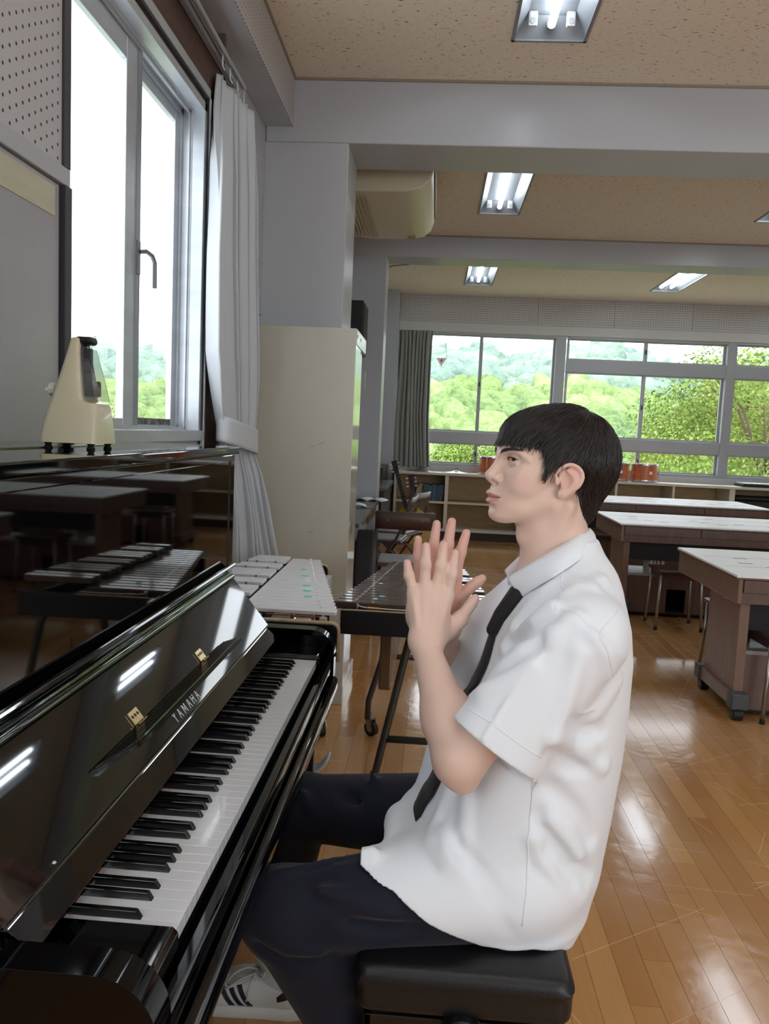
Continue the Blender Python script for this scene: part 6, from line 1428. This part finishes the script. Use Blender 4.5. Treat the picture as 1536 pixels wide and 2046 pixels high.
# hem: everything below a curved edge is cut off
HEM = np.array([(.10, .76), (.195, .76), (.204, .612), (.235, .598), (.266, .588), (.331, .541), (.423, .494), (.47, .4865), (.512, .489), (.561, .474), (.61, .435), (.66, .425), (.8, .425)])
def hem(P): return (np.interp(P[:, 0], HEM[:, 0], HEM[:, 1]) + np.clip(P[:, 1] - .55, 0, .05) * -.4 - P[:, 2]) * .8
if 'tr' in globals(): shirt.custom(lambda P: np.maximum(tr(P) - .007, P[:, 1] - .61), (.36, .58, .56), .45, .012)
shirt.custom(hem, (.5, .58, .5), .6, .004, 'i')
def ridge(pts, r, s='u', k=.014): shirt.line(pts, r, k, s)
F_ = [  # seen folds as lines on the cloth: (points, radius, raised or sunk)
    ([(0.4870, 0.3336, 1.0248), (0.4626, 0.3279, 0.9900), (0.4308, 0.3193, 0.9423), (0.4164, 0.3142, 0.9162), (0.3995, 0.3086, 0.8875)], 0.0030, 'u'),
    ([(0.5088, 0.3855, 1.0922), (0.4823, 0.3952, 1.0665), (0.4607, 0.4530, 1.0254), (0.4444, 0.4737, 0.9967)], 0.0075, 'u'),
    ([(0.5332, 0.4625, 1.1228), (0.5072, 0.4594, 1.0993), (0.4820, 0.4670, 1.0702), (0.4617, 0.4711, 1.0389)], 0.0080, 'u'),
    ([(0.5181, 0.4334, 1.1103), (0.4872, 0.4449, 1.0797), (0.4623, 0.4554, 1.0463)], 0.0060, 's'),
    ([(0.5062, 0.3522, 1.0871), (0.4689, 0.3663, 1.0520), (0.4471, 0.4528, 1.0072)], 0.0060, 's'),
    ([(0.5018, 0.3461, 1.0535), (0.4681, 0.3520, 1.0246), (0.4319, 0.3588, 0.9897), (0.4046, 0.3592, 0.9572)], 0.0090, 'u'),
    ([(0.4852, 0.3408, 1.0453), (0.4531, 0.3443, 1.0158), (0.4132, 0.3595, 0.9821), (0.3888, 0.3780, 0.9528)], 0.0070, 's'),
    ([(0.4715, 0.3344, 1.0013), (0.4375, 0.3374, 0.9734), (0.3987, 0.3487, 0.9444), (0.3905, 0.5402, 0.8741)], 0.0080, 'u'),
    ([(0.5426, 0.3502, 1.0869), (0.5170, 0.3400, 1.0674), (0.5002, 0.3394, 1.0451)], 0.0040, 'u'),
    ([(0.5656, 0.3265, 1.0584), (0.5889, 0.3327, 1.0271), (0.5982, 0.3542, 0.9921)], 0.0040, 'u'),
    ([(0.5444, 0.3273, 1.0313), (0.5380, 0.3270, 0.9990), (0.5274, 0.3252, 0.9512), (0.5125, 0.3261, 0.8963)], 0.0080, 'u'),
    ([(0.5097, 0.3271, 0.8909), (0.5486, 0.3881, 0.8585), (0.5854, 0.3974, 0.8623)], 0.0100, 'u'),
    ([(0.5135, 0.3253, 0.8582), (0.5513, 0.3806, 0.8217), (0.5932, 0.3920, 0.8197)], 0.0100, 's'),
    ([(0.6203, 0.4071, 0.9659), (0.5994, 0.3970, 0.9313), (0.5731, 0.3886, 0.8990)], 0.0080, 'u'),
    ([(0.5304, 0.3236, 0.9340), (0.5627, 0.3549, 0.9222), (0.5897, 0.3864, 0.9268)], 0.0030, 'u'),
    ([(0.3453, 0.4254, 0.6636), (0.3581, 0.4037, 0.6529), (0.3829, 0.3893, 0.6353)], 0.0060, 'u'),
    ([(0.3879, 0.4288, 0.7347), (0.3850, 0.4134, 0.6791), (0.3829, 0.3893, 0.6353)], 0.0060, 'u'),
    ([(0.3631, 0.3975, 0.6425), (0.4001, 0.3846, 0.6036), (0.4373, 0.3798, 0.5719), (0.4695, 0.3788, 0.5468)], 0.0100, 'u'),
    ([(0.3700, 0.3950, 0.6600), (0.4078, 0.3765, 0.6234), (0.4500, 0.3697, 0.5829)], 0.0090, 's'),
    ([(0.4183, 0.3724, 0.5889), (0.4468, 0.3695, 0.5595), (0.4660, 0.3689, 0.5378)], 0.0070, 's'),
    ([(0.3279, 0.4259, 0.6472), (0.3550, 0.3888, 0.6243), (0.3923, 0.3822, 0.5848)], 0.0070, 'u'),
    ([(0.3570, 0.4656, 0.7245), (0.3447, 0.4664, 0.6885), (0.3313, 0.4470, 0.6611)], 0.0050, 'u'),
    ([(0.5021, 0.3883, 0.6855), (0.5410, 0.3936, 0.6201), (0.5876, 0.4211, 0.5689)], 0.0100, 'u'),
    ([(0.5134, 0.3786, 0.7232), (0.5602, 0.3857, 0.6574), (0.6073, 0.4199, 0.6037)], 0.0100, 's'),
    ([(0.5271, 0.3802, 0.7771), (0.5538, 0.3830, 0.7551), (0.5863, 0.3946, 0.7179), (0.6062, 0.4094, 0.6775)], 0.0100, 's'),
    ([(0.5273, 0.3895, 0.7213), (0.5532, 0.3945, 0.6926), (0.5780, 0.4049, 0.6546)], 0.0090, 'u'),
    ([(0.5319, 0.3792, 0.6683), (0.5501, 0.3830, 0.6533), (0.5779, 0.3983, 0.6122)], 0.0090, 's'),
    ([(0.5467, 0.3338, 0.9143), (0.5796, 0.3840, 0.8822), (0.6006, 0.3919, 0.8778)], 0.0080, 's'),
    ([(0.5725, 0.3937, 0.8431), (0.5964, 0.4043, 0.8208), (0.6120, 0.4146, 0.8118)], 0.0080, 'u'),
    ([(0.5487, 0.4439, 1.1227), (0.5770, 0.4362, 1.1229), (0.5995, 0.4571, 1.1292)], 0.0040, 'u'),
    ([(0.5364, 0.4135, 1.1107), (0.5538, 0.4249, 1.1179), (0.5798, 0.4208, 1.1174)], 0.0040, 'u'),
]
for pts, r, s in F_: ridge(pts, r, s, .022 if r > .0035 else .005)
shirt.custom(lambda P: np.maximum(np.maximum(tr(P) - .006, P[:, 1] - .61), hem(P)), (.36, .58, .56), .45, .008)
# openings: cuffs and neck
for a, b in ((SA, SB), (RA, RB)):
    ax = (b - a) / np.linalg.norm(b - a); shirt.econe(a + ax * .14, b + ax * .02, .058, .042, .0820, .0570, np.array((0.4886, 0.3620, 0.8024)) - np.array((0.3646, 0.3620, 0.9062)), .003, 's')
shirt.cone(HL(4, 0, -95), HL(-14, 0, -175), .060, .064, .006, 's'); shirt.cone(HL(46, 0, -100), HL(34, 0, -160), .040, .036, .008, 's')
SHIRT = mat('white_shirt', (240, 244, 250), 0.8, spec=0.2, sheen=0.15, bump=((1100, 1100, 1100), 0.05, 0.0005))
sho, SV, SF_ = sk_mesh('shirt', shirt, (.17, .28, .40), (.72, .92, 1.20), .0032, SHIRT, per, None, 1)
# collar: stand and fall, lofted round the neck (angle 0 = front)
def ringpt(t, rx_f, rx_b, ry, cx_, z): # t in -1..1, 0 = back of the neck
    a = pi - abs(t) * pi * .93; x = cx_ - math.cos(a - 0) * 0; return a
cl = SDF()
CT = [ # (near-side top edge, near-side outer edge) from the back of the neck to the point
[(0.5933, 0.5800, 1.2041), (0.5657, 0.5350, 1.1942), (0.5222, 0.5120, 1.1693), (0.4845, 0.5200, 1.1402), (0.4506, 0.5450, 1.1097)],
    [(0.6064, 0.5800, 1.1629), (0.5716, 0.5000, 1.1610), (0.5251, 0.4630, 1.1349), (0.4981, 0.4780, 1.1110), (0.4743, 0.5100, 1.0823)],
    [(0.6020, 0.5800, 1.1500), (0.5850, 0.5350, 1.1400), (0.5400, 0.5080, 1.1220), (0.4900, 0.5180, 1.1000), (0.4550, 0.5480, 1.0820)]
]
def mirror(p): return (p[0], 2 * .58 - p[1], p[2])
top = spline(CT[0], 30); out_ = spline(CT[1], 30); stn = spline(CT[2], 30)
def full(l): return [mirror(p) for p in l[::-1][:-1]] + l
T_, O_, S2_ = full(top), full(out_), full(stn)
Pc = []
for t_, o_, s_ in zip(T_, O_, S2_):
    t_, o_, s_ = map(np.array, (t_, o_, s_)); c0 = np.array((.53, .58, (t_[2] + o_[2]) / 2)); outw = (t_ + o_) / 2 - c0; outw[2] = 0; outw /= np.linalg.norm(outw)
    row = [tuple(s_), tuple(s_ * .5 + t_ * .5), tuple(t_ - np.array([0, 0, .004]))]
    for f in np.linspace(0, 1, 8): row.append(tuple(t_ * (1 - f) + o_ * f + outw * (.007 * math.sin(pi * min(1, f * 1.2 + .05)) + .003)))
    Pc.append(row)
cob = MB().grid(Pc).build('collar', SHIRT, sho, smooth=True, solid=.0028)
# buttons, pocket, seams
FX, FY = 0.062, 0.812          # right heel on the floor; its toe points to -X
def on(f, p, d, n=90):
    p = np.array(p, float); d = np.array(d, float)
    for _ in range(n):
        v = float(f(p[None])[0])
        if v < 0.0003: break
        p = p + d * min(max(v * .6, .0004), .004)
        if p[1] > FY + .02: p[1] = FY - .035; break
    return p
CAMP = np.array((.29767, -.9383, 1.36949))
def seam(pts, r, name='seam'):
    q = []
    for a, b in zip(pts[:-1], pts[1:]):
        for t in np.linspace(0, 1, 8, endpoint=False): q.append(np.array(a) * (1 - t) + np.array(b) * t)
    q.append(np.array(pts[-1])); g = normals_of(shirt, np.array(q)); dd = seval(shirt, np.array(q)); q = np.array(q) - g * dd[:, None]; dd = seval(shirt, q); q = q - g * dd[:, None]
    return MB().tube([tuple(x) for x in q], r, 6).build(name, SHIRT, sho, smooth=True)
seam([(0.5076, 0.3625, 1.0929), (0.5174, 0.3668, 1.0939), (0.5327, 0.3543, 1.0908), (0.5514, 0.3380, 1.0797), (0.5694, 0.3249, 1.0615), (0.5824, 0.3260, 1.0434), (0.5932, 0.3348, 1.0177), (0.6001, 0.3508, 0.9945)], 0.0016)
seam([(0.5358, 0.4722, 1.1360), (0.5259, 0.4386, 1.1128), (0.5076, 0.3625, 1.0929)], 0.0010)
seam([(0.5694, 0.3249, 1.0615), (0.5889, 0.3450, 1.0789), (0.6117, 0.3763, 1.0932)], 0.0012)
seam([(0.3732, 0.3482, 0.9215), (0.4062, 0.3167, 0.9146), (0.4482, 0.3047, 0.8897), (0.4959, 0.3199, 0.8571)], 0.0011)
seam([(0.4863, 0.3259, 0.8155), (0.4940, 0.3855, 0.7632), (0.4933, 0.3843, 0.7376)], 0.0016)
seam([(0.4938, 0.3837, 0.7867), (0.4929, 0.3829, 0.6941), (0.4925, 0.3788, 0.6213), (0.4877, 0.3749, 0.5476)], 0.0016)
bt = np.array((0.3054, 0.5013, 0.6476))
bg_ = normals_of(shirt, bt[None])[0]
def button(p, nrm, r=.0058):
    u = np.cross(nrm, [0, 0, 1.0]); u /= np.linalg.norm(u); v = np.cross(nrm, u); mb = MB(); prof = [(.2, .0022), (.62, .0016), (.75, .0026), (1, .0022), (1, 0)]
    vs = [tuple(p + (u * math.cos(a) + v * math.sin(a)) * r * q + nrm * h) for q, h in prof for a in np.linspace(0, 2 * pi, 20, endpoint=False)]
    fs = [(i * 20 + k, i * 20 + (k + 1) % 20, (i + 1) * 20 + (k + 1) % 20, (i + 1) * 20 + k) for i in range(len(prof) - 1) for k in range(20)] + [tuple(range(20))]
    mb.add(vs, fs); o = mb.build('button', mat('pearl_button', (232, 230, 226), 0.15, coat=0.5), sho, smooth=True)
    return o
button(bt, bg_)
# ---------------------------------------------------------------- tie
TIEM = mat('black_tie', (12, 12, 14), 0.7, sheen=0.15, bump=((600, 900, 600), 0.15, 0.0008))
TP = [ (0.4676, 0.5391, 1.0787), (0.4380, 0.5485, 1.0293), (0.4277, 0.5501, 0.9985), (0.4133, 0.5319, 0.9516), (0.3943, 0.5391, 0.8981), (0.3688, 0.5300, 0.8237), (0.3302, 0.5306, 0.7125), (0.3147, 0.5463, 0.6762), (0.2971, 0.5349, 0.6462)
]
def ribbon(name, pts, widths, lift, parent, m, thick=.003, wave=0.0, wdir=(0, 1, 0)):
    c = spline(pts, 40); ws = np.interp(np.linspace(0, 1, 40), np.linspace(0, 1, len(widths)), widths); P_ = []
    wd2 = np.array(wdir, float)
    for i, (p, w) in enumerate(zip(c, ws)):
        row = []
        for s in np.linspace(-1, 1, 9):
            q = np.array(p) + wd2 * w * s
            for _ in range(3):
                v = float(shirt(q[None])[0]) - lift
                if abs(v) > .03: break
                g = normals_of(shirt, q[None])[0]; q = q - g * v
            q = q + normals_of(shirt, q[None])[0] * (.0035 * math.cos(s * pi / 2) + wave * math.sin(i * .55 + s * 2))
            row.append(tuple(q))
        P_.append(row)
    return MB().grid(P_).build(name, m, parent, smooth=True, solid=thick)
tie = ribbon('tie', TP, [.016, .021, .024, .027, .030, .033, .036, .038, .036], .003, per, TIEM, wave=.0008)
kn = SDF(); kn.line([(0.4665, 0.5300, 1.0805), (0.4385, 0.5300, 1.0412), (0.4241, 0.5350, 1.0107)], [.020, .016, .013], .006)
kno, _, _ = sk_mesh('tie_knot', kn, (.36, .48, .95), (.56, .68, 1.14), .0025, TIEM, tie, None, 2)

# ---------------------------------------------------------------- sock and trainer (right foot)
SOCKM = mat('white_sock', (230, 230, 227), 0.9, bump=((10, 10, 10), 0.0, 0.001)); nt3, b3 = nodes_of(SOCKM)
tc3 = nt3.nodes.new('ShaderNodeTexCoord'); wv = nt3.nodes.new('ShaderNodeTexWave'); wv.inputs['Scale'].default_value = 90; wv.bands_direction = 'X'; nt3.links.new(tc3.outputs['Object'], wv.inputs['Vector']); bu3 = nt3.nodes.new('ShaderNodeBump'); bu3.inputs['Strength'].default_value = 0.5; bu3.inputs['Distance'].default_value = 0.002; nt3.links.new(wv.outputs['Fac'], bu3.inputs['Height']); nt3.links.new(bu3.outputs['Normal'], b3.inputs['Normal'])
def S3(a, b, c): return np.array((FX - a, FY - b, c))       # a = towards the toe, b = towards the camera, c = up
sk = SDF(); sk.cone(S3(.045, 0, .075), (-0.0475, 0.8200, 0.1994), .040, .046, .01); sk.cone(S3(.045, 0, .07), S3(.13, 0, .06), .040, .032, .02)
sk_mesh('sock', sk, (-.16, .73, .03), (.14, .90, .32), .003, SOCKM, per, None, 2)
WSH = mat('trainer_white', (236, 235, 230), 0.55, bump=((300, 300, 300), 0.08, 0.0006)); WSO = mat('trainer_sole', (240, 239, 235), 0.5); NVY = mat('trainer_navy', (28, 33, 52), 0.5); SUE = mat('trainer_suede', (176, 174, 168), 0.8)
up = SDF(); up.ell(S3(.045, 0, .058), (.055, .040, .052), None, .01); up.cone(S3(.05, 0, .055), S3(.19, 0, .045), .041, .040, .02); up.ell(S3(.215, 0, .042), (.058, .044, .032), None, .02); up.cone(S3(.06, 0, .07), S3(.15, 0, .062), .036, .034, .02)
up.custom(lambda P: .022 - P[:, 2], (0, .77, 0), .3, .004, 'i'); up.custom(lambda P: np.maximum(P[:, 2] - (.088 - .09 * np.clip((FX - P[:, 0]) - .02, 0, .045) + .25 * np.clip((FX - P[:, 0]) - .08, 0, .05)), -1), (0, .77, .1), .3, .006, 'i')
up.cone(S3(.055, 0, .075), S3(.05, 0, .15), .034, .05, .004, 's')
sh_, UV, UF = sk_mesh('shoe', up, (-.26, .73, .0), (.15, .90, .18), .0025, WSH, per, None, 1)
ol = [(-.012, 0), (-.004, .030), (.03, .041), (.09, .040), (.15, .043), (.21, .046), (.25, .040), (.278, .022), (.285, 0)]
ol = ol + [(a, -b) for a, b in ol[-2:0:-1]]
so2 = MB(); rows2 = []
for z, e in ((0.0, .94), (.004, .99), (.016, 1.03), (.026, 1.02), (.030, .98)): rows2.append([tuple(S3((a - .135) * (1 + (e - 1) * .4) + .135, b * e, z + .012 * max(0, (a - .22) / .06) ** 2)) for a, b in ol])
n2_ = len(ol); so2.add([p for r in rows2 for p in r], [(i * n2_ + k, i * n2_ + (k + 1) % n2_, (i + 1) * n2_ + (k + 1) % n2_, (i + 1) * n2_ + k) for i in range(4) for k in range(n2_)] + [tuple(range(n2_)), tuple(range(4 * n2_, 5 * n2_))])
so2.build('sole', WSO, sh_, smooth=False, auto=50)
def patch(name, pts_a, pts_b, m, lift=.0008, thick=.0016):     # strip on the near side of the shoe between two edge lines (a, c)
    P_ = []
    for (a0, c0), (a1, c1) in zip(spline([(x, z, 0) for x, z in pts_a], 14), spline([(x, z, 0) for x, z in pts_b], 14)) if False else [((u[0], u[1]), (v[0], v[1])) for u, v in zip(spline([(x, z, 0) for x, z in pts_a], 14), spline([(x, z, 0) for x, z in pts_b], 14))]:
        row = []
        for f in np.linspace(0, 1, 6):
            p = S3(a0 + (a1 - a0) * f, .075, c0 + (c1 - c0) * f); q = on(up, p, (0, 1, 0)); row.append(tuple(q - np.array((0, lift, 0))))
        P_.append(row)
    return MB().grid(P_).build(name, m, sh_, smooth=True, solid=thick)
for k in range(3):
    a = .118 + k * .021
    patch('stripe', [(a + .028, .080 - k * .003), (a + .016, .055), (a, .030)], [(a + .040, .078 - k * .003), (a + .028, .055), (a + .012, .030)], NVY)
hl_ = patch('heel_tab', [(.060, .052), (.035, .060), (.010, .070), (-.004, .078)], [(.062, .064), (.040, .082), (.022, .092), (.006, .094)], NVY)
patch('toe_guard', [(.268, .034), (.235, .030), (.20, .028)], [(.262, .044), (.232, .046), (.205, .036)], SUE)
# white leaf emblem and two bars on the heel tab
em = MB()
for a0, c0, ra, rc_, an in ((.0235, .083, .0022, .0048, 0), (.0285, .0805, .0022, .0045, .7), (.0185, .0805, .0022, .0045, -.7)):
    pts = []
    for k in range(10):
        t = 2 * pi * k / 10; x, z = ra * math.cos(t), rc_ * math.sin(t); p = S3(a0 + x * math.cos(an) - z * math.sin(an) * -1, .07, c0 + z * math.cos(an)); pts.append(tuple(on(up, p, (0, 1, 0)) - np.array((0, .0028, 0))))
    em.add(pts, [tuple(range(10))])
for c0 in (.0755, .0725, .0695):
    pts = [tuple(on(up, S3(a, .07, c), (0, 1, 0)) - np.array((0, .0028, 0))) for a, c in ((.016, c0), (.031, c0), (.031, c0 + .0014), (.016, c0 + .0014))]; em.add(pts, [(0, 1, 2, 3)])
em.build('emblem', mat('emblem_white', (230, 230, 232), 0.5), hl_, solid=.0006)
LACE = mat('lace_white', (222, 220, 212), 0.8)
lc = MB()
for k in range(5):
    a = .115 + k * .019; z = .098 - k * .006
    lc.tube([S3(a, .030, z - .010), S3(a + .006, .012, z), S3(a + .006, -.012, z), S3(a, -.03, z - .01)], .0032, 6)
for q in (([.118, .02, .100], [.138, .05, .108], [.165, .066, .098], [.178, .060, .086], [.160, .050, .088], [.125, .028, .097]), ([.112, .015, .102], [.098, .05, .112], [.088, .058, .128], [.10, .04, .118], [.116, .018, .104]), ([.118, .02, .1], [.124, .05, .09], [.126, .058, .07], [.130, .056, .056]), ([.112, .01, .102], [.135, .03, .12], [.16, .05, .118], [.175, .055, .10])):
    lc.tube(spline([tuple(S3(*p)) for p in q], 20), .0024, 6)
lc.build('laces', LACE, sh_, smooth=True)
# left foot, below the picture: plain trainer under the left trouser leg
lf = SDF(); lf.cone((.285, .45, .06), (.14, .45, .045), .042, .038, .02); lf.cone((.280, .45, .06), (.272, .45, .10), .038, .034, .02); lf.custom(lambda P: .003 - P[:, 2], (.3, .43, 0), .3, .003, 'i')
sk_mesh('shoe', lf, (.10, .36, -.01), (.42, .50, .22), .004, WSH, per, None, 1)

# ================================================================ piano stool
ps = thing('piano_stool', (.40, .60, 0), 'black padded leather piano stool with side knobs under the seated person', 'stool')
LEA = mat('black_leather', (17, 17, 19), 0.38, spec=0.5, bump=((260, 260, 260), 0.35, 0.0012))
pad = SDF()
def padf(P):
    c = np.array((.392, .60, .0)); hx, hy = .185, .285
    q = np.abs(P[:, :2] - c[:2]) - np.array([hx - .03, hy - .03]); d2 = np.linalg.norm(np.maximum(q, 0), axis=1) + np.minimum(q.max(1), 0) - .03
    ztop = .474 + .014 * np.clip(1 - (np.abs(P[:, 0] - .392) / hx) ** 4, 0, 1) * np.clip(1 - (np.abs(P[:, 1] - .60) / hy) ** 4, 0, 1); w = np.maximum(d2, 0)
    dz = np.maximum(P[:, 2] - ztop, .392 - P[:, 2]); r = .018; a = np.stack([d2 + r, dz + r], 1)
    return np.linalg.norm(np.maximum(a, 0), axis=1) + np.minimum(a.max(1), 0) - r
pad.custom(padf, (.392, .6, .45), .4)
pad.line([(.575, .33, .455), (.575, .87, .455)], .004, .008); pad.line([(.215, .318, .452), (.57, .318, .452)], .003, .008)
sk_mesh('seat_pad', pad, (.18, .29, .37), (.60, .91, .52), .0045, LEA, ps, None, 2)
SBL = mat('stool_black_wood', (14, 13, 13), 0.3, coat=0.3)
MB().box(.225, .56, .345, .36, .335, .372).box(.225, .56, .84, .855, .335, .372).box(.225, .24, .345, .855, .335, .372).box(.545, .56, .345, .855, .335, .372).build('frame', SBL, ps, bevel=.003)
for x in (.25, .535):
    for y in (.37, .83):
        MB().hexa([(x - .019, y - .019, 0), (x + .019, y - .019, 0), (x + .019, y + .019, 0), (x - .019, y + .019, 0)], [(x - .024, y - .024, .345), (x + .024, y - .024, .345), (x + .024, y + .024, .345), (x - .024, y + .024, .345)]).build('leg', SBL, ps, bevel=.003)
        MB().box(x - .012, x + .012, y - .01, y + .01, .345, .395).build('lift_arm', STEEL, ps)
for y0, y1 in ((.295, .350), (.85, .905)):
    kb = MB(); yc = y0 if y0 < .5 else y1; sg = 1 if y0 < .5 else -1
    kb.v = []; prof = [(.005, 0), (.030, .0), (.034, .006), (.034, .030), (.026, .036), (.012, .038), (.012, .056)]
    n3 = 28; vs = [(.392 + r * (1 + (.04 if (k % 2) and .01 < h < .033 else 0)) * math.cos(2 * pi * k / n3), yc + sg * h, .372 + r * math.sin(2 * pi * k / n3)) for r, h in prof for k in range(n3)]
    kb.add(vs, [(i * n3 + k, i * n3 + (k + 1) % n3, (i + 1) * n3 + (k + 1) % n3, (i + 1) * n3 + k) for i in range(len(prof) - 1) for k in range(n3)] + [tuple(range(n3))])
    kb.build('height_knob', mat('knob_black', (20, 20, 21), 0.3), ps)
MB().cyl((.392, .33, .372), (.392, .87, .372), .006, 8).build('spindle', STEEL, ps)
